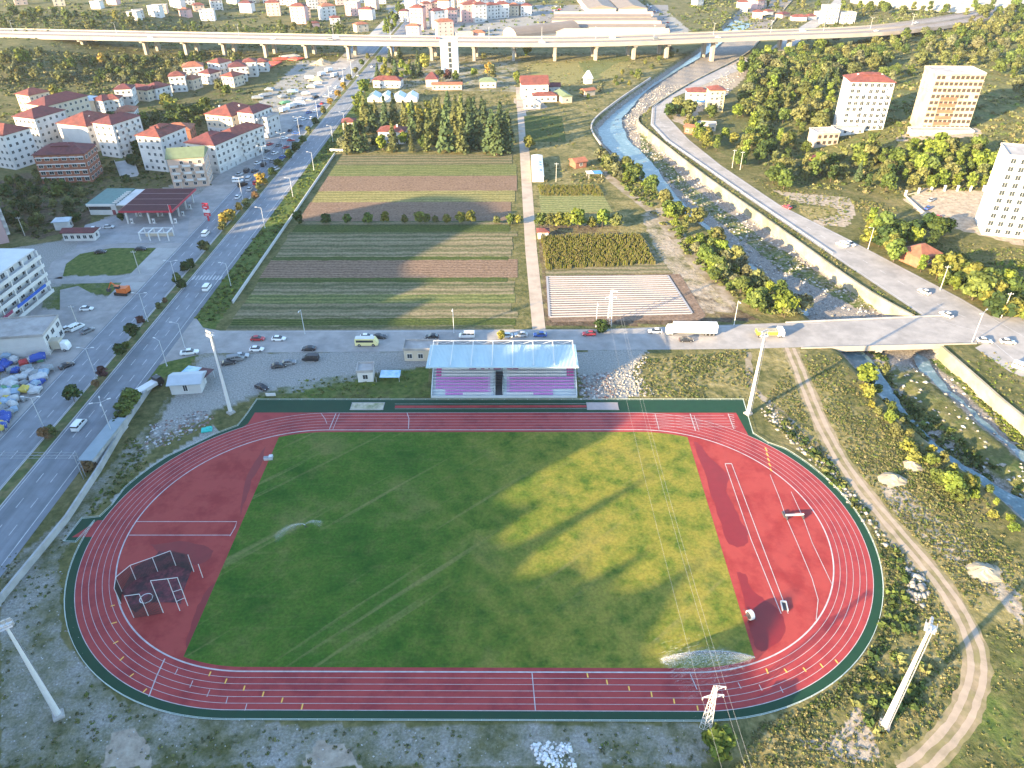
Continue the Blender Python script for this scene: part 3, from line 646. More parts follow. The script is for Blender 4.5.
def crown(kind, seed):
    """unit-height crown (0..1), width set by the kind"""
    g = np.random.default_rng(seed); P = []; Q = []; sh = []
    if kind in ('round', 'tall', 'bush'):
        rx, z0, z1, nl = {'round': (.42,.22,.98,17), 'tall': (.27,.16,1.0,17), 'bush': (.62,.0,.9,12)}[kind]
        for i in range(nl):
            t = g.uniform(0, 1); zc = z0+(z1-z0)*(.12+.80*t); env = math.sin(math.pi*min(1, .22+.70*t))**.7
            an = g.uniform(0, 6.283); rr = rx*env*g.uniform(.25, .78); c = np.array([rr*math.cos(an), rr*math.sin(an), zc]); lr = rx*g.uniform(.34, .58)*(.75+.3*env)
            n = 46 if kind != 'bush' else 34; d = g.normal(0, 1, (n,3)); d[:, 2] = d[:, 2]*.9+.25; d /= np.linalg.norm(d, axis=1)[:, None]
            P.append(c+d*lr*g.uniform(.6, 1.08, (n,1))*np.array([1,1,.85])); Q.append(d+np.array([0,0,.35])); sh.append(np.clip(g.uniform(.15, .75)+g.normal(0, .16, n), 0, 1))
        size = rx*.135
    elif kind == 'conifer':
        for i in range(13):
            z = .10+.88*i/12; r = .21*(1-(i/12.3)**1.1)+.012; n = max(10, int(46*(1-i/14)))
            an = g.uniform(0, 6.283, n); br = g.choice(np.linspace(0, 6.283, 8, endpoint=False), n)+i*.7+g.normal(0, .25, n); rr = r*g.uniform(.3, 1.12, n)
            P.append(np.stack([rr*np.cos(br), rr*np.sin(br), z+.05*(1-rr/(r+1e-6))-.03+g.normal(0, .014, n)], 1))
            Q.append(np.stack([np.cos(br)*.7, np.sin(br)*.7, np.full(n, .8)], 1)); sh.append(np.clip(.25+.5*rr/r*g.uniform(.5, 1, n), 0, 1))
        size = .038
    else:  # poplar / cypress
        n = 420; z = g.uniform(.06, 1, n); env = .13*np.sin(np.pi*np.clip(.12+.86*z, 0, 1))**.6; an = g.uniform(0, 6.283, n); rr = env*g.uniform(.6, 1.15, n)*(1+.25*np.sin(z*23+an*2))
        P.append(np.stack([rr*np.cos(an), rr*np.sin(an), z], 1)); Q.append(np.stack([np.cos(an), np.sin(an), np.full(n, .5)], 1)); sh.append(g.uniform(.1, .9, n)); size = .032
    P = np.concatenate(P); Q = np.concatenate(Q); sh = np.concatenate(sh)
    if kind == 'bush': P[:, 2] = np.maximum(P[:, 2], .03)
    V, F = leaf_quads(P, Q, size, g)
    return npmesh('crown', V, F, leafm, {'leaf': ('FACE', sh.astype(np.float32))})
CROWNS = {k: [crown(k, 10*i+j) for j in range(n)] for i, (k, n) in enumerate((('round',7),('tall',5),('bush',6),('conifer',5),('poplar',3)))}
def trunk_mesh(seed, conifer=False):
    g = random.Random(seed); m = MB(); m.cyl((0,0,-.02), (0,0,.3), .022, .016, 7); m.cyl((0,0,.3), (0,0,.62 if not conifer else .92), .016, .005, 6)
    if not conifer:
        for k in range(5):
            an = g.uniform(0, 6.28); z = g.uniform(.22, .5); m.cyl((0,0,z), (.22*math.cos(an), .22*math.sin(an), z+g.uniform(.15,.32)), .010, .003, 5)
    return m.mesh('trunk', bark)
TRUNKS = [trunk_mesh(i) for i in range(4)]; CTRUNK = [trunk_mesh(9, True)]
KINDNAME = {'round': 'broadleaf_tree', 'tall': 'broadleaf_tree', 'bush': 'shrub', 'conifer': 'conifer_tree', 'poplar': 'columnar_tree'}
KCAT = {'round': 'tree', 'tall': 'tree', 'bush': 'shrub', 'conifer': 'tree', 'poplar': 'tree'}
GREENS = {'mid': (.078,.108,.026), 'dark': (.036,.062,.018), 'bright': (.120,.160,.026), 'yellow': (.155,.16,.034), 'olive': (.112,.122,.042), 'grey': (.110,.118,.06), 'rust': (.15,.095,.045), 'conifer': (.05,.075,.032), 'conolive': (.082,.095,.034), 'plum': (.08,.04,.04), 'gold': (.28,.20,.04), 'dry': (.165,.15,.068), 'straw': (.20,.18,.08)}
def jitter(c, a=.2): f = rnd.uniform(1-a, 1+a); return (c[0]*f*rnd.uniform(.92,1.08), c[1]*f, c[2]*f*rnd.uniform(.9,1.1), 1)
TREEQ = []
def tree(p, h, kind, colname, label, group=None, wide=1.0, parts=True):
    p = Vector(p); s = h*rnd.uniform(.92, 1.08); sx = s*wide*rnd.uniform(.88, 1.14); sy = sx*rnd.uniform(.9,1.1)
    TREEQ.append((p, s, sx, sy, kind, jitter(GREENS[colname]), label, group, rnd.uniform(0, 6.28), rnd.choice(CROWNS[kind]), rnd.choice(CTRUNK if kind == 'conifer' else TRUNKS)))
def plant_trees(most=300):
    """the trees that show largest become things; the small far rest of the broadleaf kind is one woodland"""
    bykind = {}
    for q in TREEQ: bykind.setdefault(KINDNAME[q[4]], []).append(q)
    rest = []
    for nm, L_ in bykind.items():
        L_.sort(key=lambda q: -q[1]*q[2]/(q[0]-Vector((CX,CY,CH))).length_squared*(.3 if not (-15 < toward(q[0])[0] < 1039 and -15 < toward(q[0])[1] < 790) else 1)); rest += L_[most:]
        for (p, s, sx, sy, kind, col, label, group, rot, cm, tm) in L_[:most]:
            t = thing(nm, label, KCAT[kind], p, rot, group); c = put('crown', cm, t, scale=(sx, sy, s)); c.color = col
            if kind != 'bush': put('trunk', tm, t, scale=(s*.9, s*.9, s))
    if not rest: return
    VV, TT, SS, off = [], [], [], 0; cache = {}
    for (p, s, sx, sy, kind, col, label, group, rot, cm, tm) in rest:
        if cm.name not in cache:
            v = np.zeros(len(cm.vertices)*3, np.float32); cm.vertices.foreach_get('co', v); l = np.zeros(len(cm.polygons), np.float32); cm.attributes['leaf'].data.foreach_get('value', l); cache[cm.name] = (v.reshape(-1,3), l)
        v, l = cache[cm.name]; v = v*np.array([sx, sy, s]); ca, sa = math.cos(rot), math.sin(rot)
        v = np.stack([v[:,0]*ca-v[:,1]*sa+p.x, v[:,0]*sa+v[:,1]*ca+p.y, v[:,2]+p.z], 1); VV.append(v); TT.append(np.tile(np.array(col), (len(l),1))); SS.append(l)
        for k in range(3):
            a = k*2.09; b2 = a+2.09; r_ = .018*s; q = [(p.x+r_*math.cos(a), p.y+r_*math.sin(a), p.z-.2), (p.x+r_*math.cos(b2), p.y+r_*math.sin(b2), p.z-.2), (p.x, p.y, p.z+s*.6), (p.x, p.y, p.z+s*.6)]
            VV.append(np.array(q)); TT.append(np.array([(.09,.07,.05,1)])); SS.append(np.array([.5]))
    V = np.concatenate(VV); struct(put('woodland', npmesh('woodland', V, np.arange(len(V)).reshape(-1,4), leafs, {'leaf': ('FACE', np.concatenate(SS)), 'tint': ('FACE', np.concatenate(TT))})), 'stuff')
def sample(poly_px, n, mind=0, avoid=None, world=None):
    """points spread evenly over a ground polygon"""
    P = [(p.x, p.y) for p in W(poly_px)] if world is None else world
    xs = [p[0] for p in P]; ys_ = [p[1] for p in P]; out = []; tries = 0
    while len(out) < n and tries < n*60:
        tries += 1; x_, y_ = rnd.uniform(min(xs), max(xs)), rnd.uniform(min(ys_), max(ys_))
        if not bool(inpoly(np.array([x_]), np.array([y_]), P)[0]): continue
        if mind and any((x_-q.x)**2+(y_-q.y)**2 < mind*mind for q in out): continue
        q = Vector((x_, y_, hz(x_, y_)))
        if avoid and avoid(q): continue
        out.append(q)
    return out
def scatter(name, pts, size, cols, quads=14, flat=.7, g=rng, leaf=.34):
    """one mesh of many low leafy clumps: growth nobody could count"""
    pts = [p for p in pts if not (math.hypot(max(0, abs(p.x)-HL), p.y) < RB+.7 or (abs(p.x) < 70 and 30 < p.y < 49.3)) and (math.sin(p.x*.21+1.3*math.sin(p.y*.13))*math.cos(p.y*.19-1.1*math.sin(p.x*.11))+.55*math.sin(p.x*.07-p.y*.05+2)) > rnd.uniform(-1.2, .75)]
    DP = np.array([(q.x, q.y) for q in dp]); pts = [p for p in pts if p.x < 60 or ((DP[:,0]-p.x)**2+(DP[:,1]-p.y)**2).min() > 7.3]
    n = len(pts)
    if n == 0: return
    C = np.array([tuple(p) for p in pts]); s = g.uniform(.55, 1.45, n)*size
    d = g.normal(0, 1, (n, quads, 3)); d[..., 2] = np.abs(d[..., 2])*flat+.05; d /= np.linalg.norm(d, axis=2)[..., None]
    P = (C[:, None]+d*s[:, None, None]*g.uniform(.55, 1.05, (n, quads, 1))*np.array([1,1,flat])).reshape(-1,3); Q = (d+np.array([0,0,.3])).reshape(-1,3)
    V, F = leaf_quads(P, Q, 1.0, g); ctr = np.repeat(P, 4, 0); V = ctr+(V-ctr)*np.repeat(np.repeat(s, quads), 4)[:, None]*leaf
    cs = np.array([GREENS[c] for c in cols]); ci = cs[g.integers(0, len(cs), n)]*g.uniform(.75, 1.3, (n,1))
    tint = np.ones((n*quads, 4)); tint[:, :3] = np.repeat(ci, quads, 0)
    sh = np.clip(np.repeat(g.uniform(.2, .7, n), quads)+g.normal(0, .15, n*quads), 0, 1)
    return struct(put(name, npmesh(name, V, F, leafs, {'leaf': ('FACE', sh), 'tint': ('FACE', tint)})), 'stuff')

# ------------------------------------------------------------------ vehicles
carpaint = mat('car_paint', (1,1,1), .3, .03, 2, spec=.5, objcol=True)
glassm = mat('car_glass', (.03,.035,.04), .12, .1, 1, spec=.6); tyre = mat('tyre', (.025,.025,.025), .9, .1, 2)
lampw = mat('headlamp', (.75,.75,.7), .2, .02, 1, spec=.6); lampr = mat('tail_lamp', (.4,.02,.02), .3, .02, 1)
def loft(m, secs, mi=0):
    """secs: (x, z0, z1, half_bottom, half_top)"""
    vs = []
    for x_, z0, z1, a, b_ in secs: vs += [(x_,-a,z0),(x_,-a,z0+(z1-z0)*.55),(x_,-b_,z1),(x_,b_,z1),(x_,a,z0+(z1-z0)*.55),(x_,a,z0)]
    fs = []; n = len(secs)
    for i in range(n-1):
        for k in range(6): fs.append((i*6+k, i*6+(k+1)%6, (i+1)*6+(k+1)%6, (i+1)*6+k))
    fs += [tuple(range(5,-1,-1)), tuple(range((n-1)*6, n*6))]
    return m.add(vs, [f[::-1] for f in fs], mi)
def wheel_mesh(r=.32, w_=.22):
    m = MB(); m.cyl((0,-w_/2,0), (0,w_/2,0), r, r, 12, 0); m.cyl((0,-w_/2-.01,0), (0,w_/2+.01,0), r*.55, r*.55, 8, 1); return m.mesh('wheel', [tyre, mat('alloy', (.35,.35,.36), .4, .05, 1, metal=.6)])
WHEEL, WHEELB = wheel_mesh(), wheel_mesh(.48, .3)
def car_meshes(kind):
    b_, g_, r_ = MB(), MB(), MB()
    if kind == 'car':
        loft(b_, [(-2.1,.42,.72,.72,.66),(-2.0,.28,.86,.84,.74),(-1.2,.24,.92,.88,.78),(.6,.24,.90,.88,.78),(1.75,.26,.76,.84,.70),(2.12,.36,.62,.72,.60)])
        loft(g_, [(-1.75,.88,.92,.74,.72),(-1.05,.90,1.38,.77,.56),(.15,.90,1.40,.77,.56),(1.05,.84,.90,.74,.70)]); loft(r_, [(-1.12,1.375,1.43,.57,.52),(-.4,1.39,1.47,.58,.53),(.2,1.39,1.44,.57,.52)])
        for sx, sy in ((.52,.76),(.52,-.76)): b_.cyl((sx*.0-.45,sy,.9), (sx*.0-.45,sy*.76,1.38), .05, .04, 5)
        wx, wr = 1.28, .32
    elif kind == 'van':
        loft(b_, [(-2.4,.35,1.1,.86,.84),(-2.35,.28,1.3,.93,.88),(1.35,.28,1.25,.93,.86),(2.1,.3,1.0,.88,.78),(2.45,.36,.75,.78,.68)])
        loft(g_, [(-2.3,1.28,1.75,.90,.82),(.75,1.22,1.78,.90,.80),(1.75,1.05,1.15,.86,.80)]); loft(r_, [(-2.32,1.74,1.92,.86,.80),(-.8,1.76,2.0,.86,.78),(.9,1.76,1.92,.84,.74)])
        for x_ in (-1.3,-.1): 
            for s in (-1,1): b_.box((x_, s*.875, 1.2), (.16,.09,.58))
        wx, wr = 1.45, .34
    elif kind == 'pickup':
        loft(b_, [(-2.6,.45,1.0,.88,.86),(-2.55,.4,1.08,.92,.88),(-.75,.36,1.06,.92,.86),(1.2,.36,1.08,.92,.82),(2.3,.4,.95,.88,.75),(2.6,.48,.75,.76,.66)])
        loft(g_, [(-.75,1.05,1.62,.82,.64),(.55,1.05,1.66,.82,.62),(1.3,1.02,1.10,.8,.74)]); loft(r_, [(-.75,1.61,1.70,.66,.60),(0,1.64,1.74,.66,.6),(.6,1.64,1.69,.64,.56)]); g_.box((-1.68,0,1.062), (1.6,1.4,.012))
        wx, wr = 1.6, .38
    return b_.mesh('body', carpaint), g_.mesh('windows', glassm), r_.mesh('roof', carpaint), wx, wr
CARM = {k: car_meshes(k) for k in ('car','van','pickup')}
hl = MB(); hl.box((2.02,.58,.56),(.16,.26,.13)); HLM = hl.mesh('headlight', lampw); tl = MB(); tl.box((-2.07,.6,.66),(.1,.24,.14)); TLM = tl.mesh('tail_light', lampr)
def car(p, color, head, label, kind='car', group=None, parts=True, s=1.0, cat=None):
    """head: degrees from +X"""
    B, G_, Rf, wx, wr = CARM[kind]; p = Vector(p)
    t = thing({'car': 'parked_car' if group and 'parked' in group else 'car', 'van': 'van', 'pickup': 'pickup_truck'}[kind], label, cat or {'car': 'car', 'van': 'van', 'pickup': 'pickup'}[kind], p, R(head), group, s)
    for nm, me in (('body',B),('windows',G_),('roof',Rf)):
        o = put(nm, me, t); o.color = (*color, 1)
    for sx in (-1,1):
        for sy in (-1,1): put('wheel', WHEEL, t, (sx*wx, sy*.78, wr), 0, wr/.32)
    if kind == 'car' and parts:
        for sy in (1,-1): put('headlight', HLM, t, scale=(1,sy,1)); put('tail_light', TLM, t, scale=(1,sy,1))
    return t
WHT, BLK, GRY, SIL, REDC, BLU, YEL, BEI = (.72,.72,.70), (.02,.02,.025), (.16,.17,.18), (.42,.43,.44), (.38,.02,.03), (.03,.09,.32), (.62,.42,.03), (.5,.45,.36)
def lorry(p, head, label, cabc, boxc, L_=12.5, hbox=2.9, name='lorry', cat='lorry', openbed=False, group=None):
    t = thing(name, label, cat, p, R(head), group)
    c = MB(); loft(c, [(L_/2-2.0,.5,2.9,1.2,1.1),(L_/2-.5,.5,2.85,1.2,1.1),(L_/2-.05,.5,1.8,1.2,1.12),(L_/2,.5,1.3,1.15,1.1)])
    o = c.build('cab', carpaint, t); o.color = (*cabc, 1)
    w_ = MB(); w_.add([(L_/2-.36,-1.0,1.85),(L_/2-.36,1.0,1.85),(L_/2-.62,1.0,2.62),(L_/2-.62,-1.0,2.62)], [(0,1,2,3)]); w_.build('windscreen', glassm, t).location = (.18,0,.02)
    b_ = MB(); b_.box((-.95,0,1.05), (L_-2.3,2.5,hbox-.35 if not openbed else .9)); 
    if not openbed: loft(b_, [(-.95-(L_-2.3)/2,.7+hbox,hbox+.82,1.23,1.05),(-.95+(L_-2.3)/2,.7+hbox,hbox+.82,1.23,1.05)])
    else: b_.box((-.95,0,1.96), (L_-2.7,2.2,.25), m=1)
    o = b_.build('cargo_body', [mat('cargo_'+label.split()[0], boxc, .55, .08, .8), mat('gravel_load', (.3,.27,.2), .95, .3, 2)], t)
    ch = MB(); ch.box((0,0,.62), (L_-.6,.9,.34)); ch.build('chassis', tyre, t)
    for x_ in (L_/2-1.2, -L_/2+1.1, -L_/2+2.3)+((-L_/2+3.5,) if L_ > 10 else ()):
        for s in (-1,1): put('wheel', WHEELB, t, (x_, s*1.05, .48))
    return t
# ------------------------------------------------------------------ lamps, masts, pylons
galv = mat('galvanised_steel', (.50,.52,.53), .5, .08, 1, metal=.2)
whitem = mat('white_painted_steel', (.56,.56,.55), .45, .05, 1)
def lamp_meshes(h, arms):
    p = MB(); p.cyl((0,0,0),(0,0,h),.13,.075,8); p.cyl((0,0,0),(0,0,.35),.22,.2,8)
    a = MB(); hd = MB()
    for k in arms:
        an = R(k); e_ = (1.7*math.cos(an), 1.7*math.sin(an), h+.35); a.cyl((0,0,h-.1), e_, .05, .04, 6)
        hd.box((e_[0]+.3*math.cos(an), e_[1]+.3*math.sin(an), e_[2]-.06), (.85,.3,.14), an)
    return p.mesh('pole', galv), a.mesh('arm', galv), hd.mesh('lamp_head', whitem)
LAMPS = {'double': lamp_meshes(10, (0,180)), 'single': lamp_meshes(8.5, (0,)), 'quad': lamp_meshes(11, (0,90,180,270))}
def lamp(p, kind, label, rot=0, group='street lamps along the roads', s=1.0):
    t = thing('street_lamp', label, 'street lamp', p, R(rot), group, s)
    for nm, me in zip(('pole','arm','lamp_head'), LAMPS[kind]): put(nm, me, t)
    return t
def utility_pole(p, h, label, group='utility poles'):
    t = thing('utility_pole', label, 'utility pole', p, 0, group)
    m = MB(); m.cyl((0,0,0),(0,0,h),.15,.1,7); m.build('pole', mat('pole_concrete', (.45,.43,.38), .9, .1, 1), t)
    m = MB(); m.box((0,0,h-.6),(1.8,.12,.12)); [m.cyl((x_,0,h-.5),(x_,0,h-.25),.06,.05,6) for x_ in (-.8,0,.8)]; m.build('crossarm', galv, t); return t
def floodmast(px, h, face, label):
    p = at(*px); t = thing('floodlight_mast', label, 'floodlight mast', p, face, 'floodlight masts round the stadium')
    m = MB(); m.cyl((0,0,.5),(0,0,h*.5),.52,.36,12); m.cyl((0,0,h*.5),(0,0,h-.6),.34,.20,12); m.build('pole', whitem, t)
    m = MB(); m.box((0,0,0),(1.7,1.7,.5)); m.cyl((0,0,.5),(0,0,.75),.72,.6,12); m.build('base', conc, t)
    m = MB()
    for sx in (-.31,.31): m.cyl((sx,-.66,.8),(sx,-.48,h-1.5),.05,.05,5)
    z = 1.0
    while z < h-1.6: m.box((0,-.62+.17*z/h,z),(.62,.1,.1)); z += 1.1
    m.build('ladder', mat('ladder_steel', (.22,.23,.25), .5, .05, 1), t)
    hd = MB(); hd.box((0,0,h-1.2),(2.2,.12,.12)); hd.box((0,0,h),(2.2,.12,.12)); hd.box((0,0,h-.9),(1.7,1.5,.06)); hd.box((0,.75,h-.3),(1.7,.06,.06)); hd.box((0,-.75,h-.3),(1.7,.06,.06))
    for x_ in (-1.04,0,1.04): hd.box((x_,0,h-1.2),(.12,.12,1.3))
    fr = hd.build('head_frame', galv, t)
    for z in (h-1.0, h+.12):
        for k in range(3):
            q = MB(); q.add([(-.3,.28,-.1),(.3,.28,-.1),(.3,.18,.48),(-.3,.18,.48),(-.2,-.1,.0),(.2,-.1,.0),(.2,-.16,.36),(-.2,-.16,.36)], [(0,1,2,3),(7,6,5,4),(1,0,4,5),(2,1,5,6),(3,2,6,7),(0,3,7,4)])
            q.build('floodlight', mat('floodlight_housing', (.36,.36,.36), .35, .05, 1, metal=.3), fr, (-.74+.74*k, .14, z))
    return t
def lattice(m, h, w0, w1, n, t=.04, z0=0):
    pts = []
    for i in range(n+1):
        f = i/n; w_ = w0+(w1-w0)*f; z = z0+h*f; pts.append([(-w_,-w_,z),(w_,-w_,z),(w_,w_,z),(-w_,w_,z)])
    for i in range(n):
        for k in range(4):
            m.cyl(pts[i][k], pts[i+1][k], t, t, 4); m.cyl(pts[i][k], pts[i+1][(k+1)%4], t*.6, t*.6, 4); m.cyl(pts[i+1][k], pts[i+1][(k+1)%4], t*.5, t*.5, 4)
def pylon(px, h, label, rot=0):
    p = at(*px); t = thing('lattice_pylon', label, 'pylon', p, rot, 'lattice pylons carrying the wires over the pitch')
    m = MB(); lattice(m, h, .72, .2, 8, .05); m.build('lattice_tower', whitem, t)
    for z, s in ((h-2.6,-1),(h-2.6,1),(h-.5,1)):
        a = MB(); a.cyl((s*.25,-.2,z),(s*1.7,0,z+.15),.05,.05,5); a.cyl((s*.25,.2,z),(s*1.7,0,z+.15),.05,.05,5); a.cyl((s*.25,0,z+.7),(s*1.7,0,z+.15),.04,.04,5)
        o = a.build('crossarm', whitem, t); i_ = MB(); i_.cyl((s*1.7,0,z+.1),(s*1.7,0,z-.5),.09,.07,8); i_.build('insulator', mat('insulator', (.5,.52,.5), .2, .02, 1), o)
    return t
# ------------------------------------------------------------------ buildings
tile = mat('roof_tile', (.165,.052,.042), .85, .28, .8, col2=(.115,.042,.038), col2amt=.6); tile2 = mat('roof_tile_maroon', (.12,.038,.04), .85, .2, .8, col2=(.085,.033,.037)); tile3 = mat('roof_tile_orange', (.26,.10,.06), .85, .2, .8, col2=(.19,.08,.05))
tileg = mat('roof_green', (.13,.17,.10), .85, .15, .6); flatr = mat('roof_concrete', (.36,.34,.32), .9, .12, .5, col2=(.27,.255,.24)); metalr = mat('roof_metal', (.42,.46,.49), .45, .08, .5, metal=.3); bluer = mat('roof_blue', (.06,.22,.45), .5, .08, .6)
WALLS = {'white': mat('render_white', (.56,.545,.52), .85, .06, .35, col2=(.47,.455,.43), col2amt=.4), 'cream': mat('render_cream', (.50,.43,.33), .85, .06, .35, col2=(.43,.37,.29)), 'grey': mat('render_grey', (.46,.46,.45), .85, .07, .35), 'pink': mat('render_pink', (.46,.30,.29), .85, .06, .35),
         'brick': mat('hollow_brick', (.25,.10,.065), .9, .15, 1.2, col2=(.3,.13,.08)), 'yellow': mat('render_yellow', (.60,.48,.25), .85, .06, .35), 'peach': mat('render_peach', (.50,.36,.28), .85, .06, .35), 'stone': mat('pale_stone', (.40,.34,.27), .9, .15, .8, col2=(.32,.27,.21)), 'tan': mat('bare_concrete', (.40,.325,.25), .9, .14, .5, col2=(.33,.25,.18))}
ROOFS = {'tile': tile, 'maroon': tile2, 'orange': tile3, 'green': tileg, 'flat': flatr, 'metal': metalr, 'blue': bluer}
paneM = mat('window_glass', (.035,.045,.055), .12, .2, .3, spec=.6); frameM = mat('window_frame', (.62,.62,.6), .5, .04, 1)
def window_mesh(w_=1.35, h=1.4):
    """front faces -Y, origin bottom centre on the wall plane"""
    m = MB(); m.add([(-w_/2,-.03,0),(w_/2,-.03,0),(w_/2,-.03,h),(-w_/2,-.03,h)], [(0,1,2,3)], 0)
    t = .1
    for c, s in (((0,-.035,-t),(w_+2*t,.10,t)),((0,-.035,h),(w_+2*t,.10,t)),((-w_/2-t/2,-.035,0),(t,.10,h)),((w_/2+t/2,-.035,0),(t,.10,h)),((0,-.035,0),(.05,.07,h))): m.box(c, s, 0, 1)
    return m.mesh('window', [paneM, frameM])
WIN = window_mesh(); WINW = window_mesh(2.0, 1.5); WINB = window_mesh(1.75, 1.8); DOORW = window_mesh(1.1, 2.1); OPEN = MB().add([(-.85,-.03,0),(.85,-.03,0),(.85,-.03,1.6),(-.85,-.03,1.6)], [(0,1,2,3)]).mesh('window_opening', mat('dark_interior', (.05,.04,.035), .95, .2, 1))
def balcony_mesh(w_, d_=1.2):
    m = MB(); m.box((0,-d_/2,0),(w_,d_,.16)); m.box((0,-d_+.04,.16),(w_,.08,.85)); m.box((-w_/2+.04,-d_/2-.04,.16),(.08,d_-.08,.85)); m.box((w_/2-.04,-d_/2-.04,.16),(.08,d_-.08,.85)); return m
BALM = {}
def hiproof(m, w_, d_, rise, over, z, gable=False, y0=0):
    x0, x1, ya, yb = -w_/2-over, w_/2+over, y0-over, y0+d_+over; wl, dl = x1-x0, yb-ya
    if gable:
        r0, r1 = ((x0,(ya+yb)/2), (x1,(ya+yb)/2)) if wl >= dl else (((x0+x1)/2,ya), ((x0+x1)/2,yb))
    elif wl >= dl: r0, r1 = (x0+dl*.45,(ya+yb)/2), (x1-dl*.45,(ya+yb)/2)
    else: r0, r1 = ((x0+x1)/2,ya+wl*.45), ((x0+x1)/2,yb-wl*.45)
    vs = [(x0,ya,z),(x1,ya,z),(x1,yb,z),(x0,yb,z),(*r0,z+rise),(*r1,z+rise),(x0,ya,z-.22),(x1,ya,z-.22),(x1,yb,z-.22),(x0,yb,z-.22)]
    if wl >= dl: fs = [(0,1,5,4),(1,2,5),(2,3,4,5),(3,0,4)]
    else: fs = [(0,1,4),(1,2,5,4),(2,3,5),(3,0,4,5)]
    fs += [(1,0,6,7),(2,1,7,8),(3,2,8,9),(0,3,9,6),(6,9,8,7)]
    m.add(vs, fs)
T = 'town buildings on the left below the viaduct'
def building(px, w_, d_, floors, rot, wall, roof, label, cat='apartment block', name='apartment_building', group=None, kind='hip', cols=None, sides=(0,1), balc=0, fh=3.0, rise=None, over=.6, chim=0, pent=False, tiny=False, ground=None, win=None, base=0, p=None, balside=0):
    """px: pixel of the base centre of the front wall. sides: 0 front, 1 right (+X), 2 left, 3 back"""
    if group == T: w_ *= 1.12; d_ *= 1.12; fh *= 1.08
    p = at(*px) if p is None else Vector(p); t = thing(name, label, cat, p, R(rot), group); H = floors*fh+.4
    wm = WALLS[wall]
    m = MB(); m.box((0,d_/2,-1),(w_,d_,H+1))
    for k in range(1, floors):
        if not tiny: m.box((0,d_/2,k*fh-.1),(w_+.12,d_+.12,.16), m=1)
    if ground: m.box((0,d_/2,-.9),(w_+.1,d_+.1,fh+.8), m=1)
    m.build('wall', [wm, WALLS['grey'] if ground else wm], t)
    r_ = MB(); rm = ROOFS[roof]
    if kind == 'flat':
        r_.box((0,d_/2,H),(w_+.5,d_+.5,.3)); q = r_
        for sx, sy, a, b_ in ((0,.0-.15,w_+.5,.2),(0,d_+.15,w_+.5,.2)): q.box((sx,sy,H+.3),(a,b_,.5))
        for sx in (-w_/2-.15, w_/2+.15): q.box((sx,d_/2,H+.3),(.2,d_+.1,.5))
    else: hiproof(r_, w_, d_, rise or min(w_,d_)*.22, over, H+.2, kind == 'gable')
    ro = r_.build('roof', rm, t)
    if pent:
        b_ = MB(); b_.box((0,d_*.5,H),(w_*.34,d_*.34,2.6)); po = b_.build('penthouse', wm, t); h2 = MB(); hiproof(h2, w_*.34, d_*.34, .9, .5, H+2.7, False, d_*.33); h2.build('roof', rm, po)
    for k in range(chim):
        c = MB(); c.box((0,0,0),(.7,.7,2.2)); c.box((0,0,2.2),(.9,.9,.15)); c.build('chimney', WALLS['white'], ro, (-w_*.3+w_*.55*k/max(1,chim-1) if chim > 1 else w_*.2, d_*(.4+.2*(k % 2)), H+.6))
    if tiny and floors < 2: return t
    wmsh = win or WIN
    nfree = 96
    for s in sides:
        ln = w_ if s in (0,3) else d_; n = (cols if cols and s in (0,3) else max(1, int(ln/3.3))); bset = (s == balside and balc)
        for f in range(floors):
            for k in range(n):
                if nfree <= 0: continue
                o_ = -ln/2+ln*(k+.5)/n; z = f*fh+1.0+base
                if f == 0 and ground and k % 2: z = .1; me = DOORW
                else: me = wmsh
                loc, rr = {0: ((o_,-.02,z),0), 3: ((o_,d_+.02,z),math.pi), 1: ((w_/2+.02,d_/2+o_,z),math.pi/2), 2: ((-w_/2-.02,d_/2+o_,z),-math.pi/2)}[s]
                if rnd.random() < .04: continue
                put('window', me, t, loc, rr); nfree -= 1
    if balc:
        for f in range(1, floors):
            for k in range(balc):
                ln = w_ if balside == 0 else d_; bw = min(3.6, ln/balc*.72); key = round(bw,1)
                if key not in BALM: BALM[key] = balcony_mesh(key).mesh('balcony', WALLS['white'])
                o_ = -ln/2+ln*(k+.5)/balc
                loc, rr = ((o_,-.06,f*fh-.05),0) if balside == 0 else (((w_/2+.06,d_/2+o_,f*fh-.05),math.pi/2) if balside == 1 else ((-w_/2-.06,d_/2+o_,f*fh-.05),-math.pi/2))
                put('balcony', BALM[key], t, loc, rr)
    return t

# town, south of the viaduct
T = 'town buildings on the left below the viaduct'
building((4,168), 15, 13, 5, -22, 'white', 'tile', 'white apartment block cut by the left edge of the photo, red roof, small windows', group=T, sides=(0,1), cols=5)
building((35,150), 13, 17, 5, -20, 'white', 'maroon', 'white five storey block with dark maroon roof, second from the left edge', group=T, cols=5)
building((47,136), 13, 24, 5, -24, 'cream', 'maroon', 'tall cream block with blank sunny end wall and dark red roof', group=T, sides=(1,), cols=2)
building((80,151), 18, 19, 4, -20, 'white', 'tile', 'white block with broad red roof and bright blank front wall above the unfinished brick house', group=T, sides=(1,), chim=1, balc=0)
building((112,157), 11, 17, 5, -20, 'white', 'maroon', 'white block with stacks of balconies on its front, left of the concrete ramp', group=T, balc=3, balside=1, sides=(0,1))
b_ = building((68,183), 20, 13, 4, 6, 'brick', 'maroon', 'unfinished brick apartment block with white floor slabs and blue patch on its red roof', group=T, sides=(0,1), cols=6, pent=True, win=WINW)
tp = MB(); tp.add([(2,3,0),(5.5,3,0),(5.5,6,1.3),(2,6,1.3)], [(0,1,2,3)]); tp.build('roof_tarpaulin', bluer, b_, (0,0,13.1))
for f in range(1,5):
    s_ = MB(); s_.box((0,6.5,f*3-.15),(21.4,14.4,.3)); s_.build('floor_slab', WALLS['white'], b_)
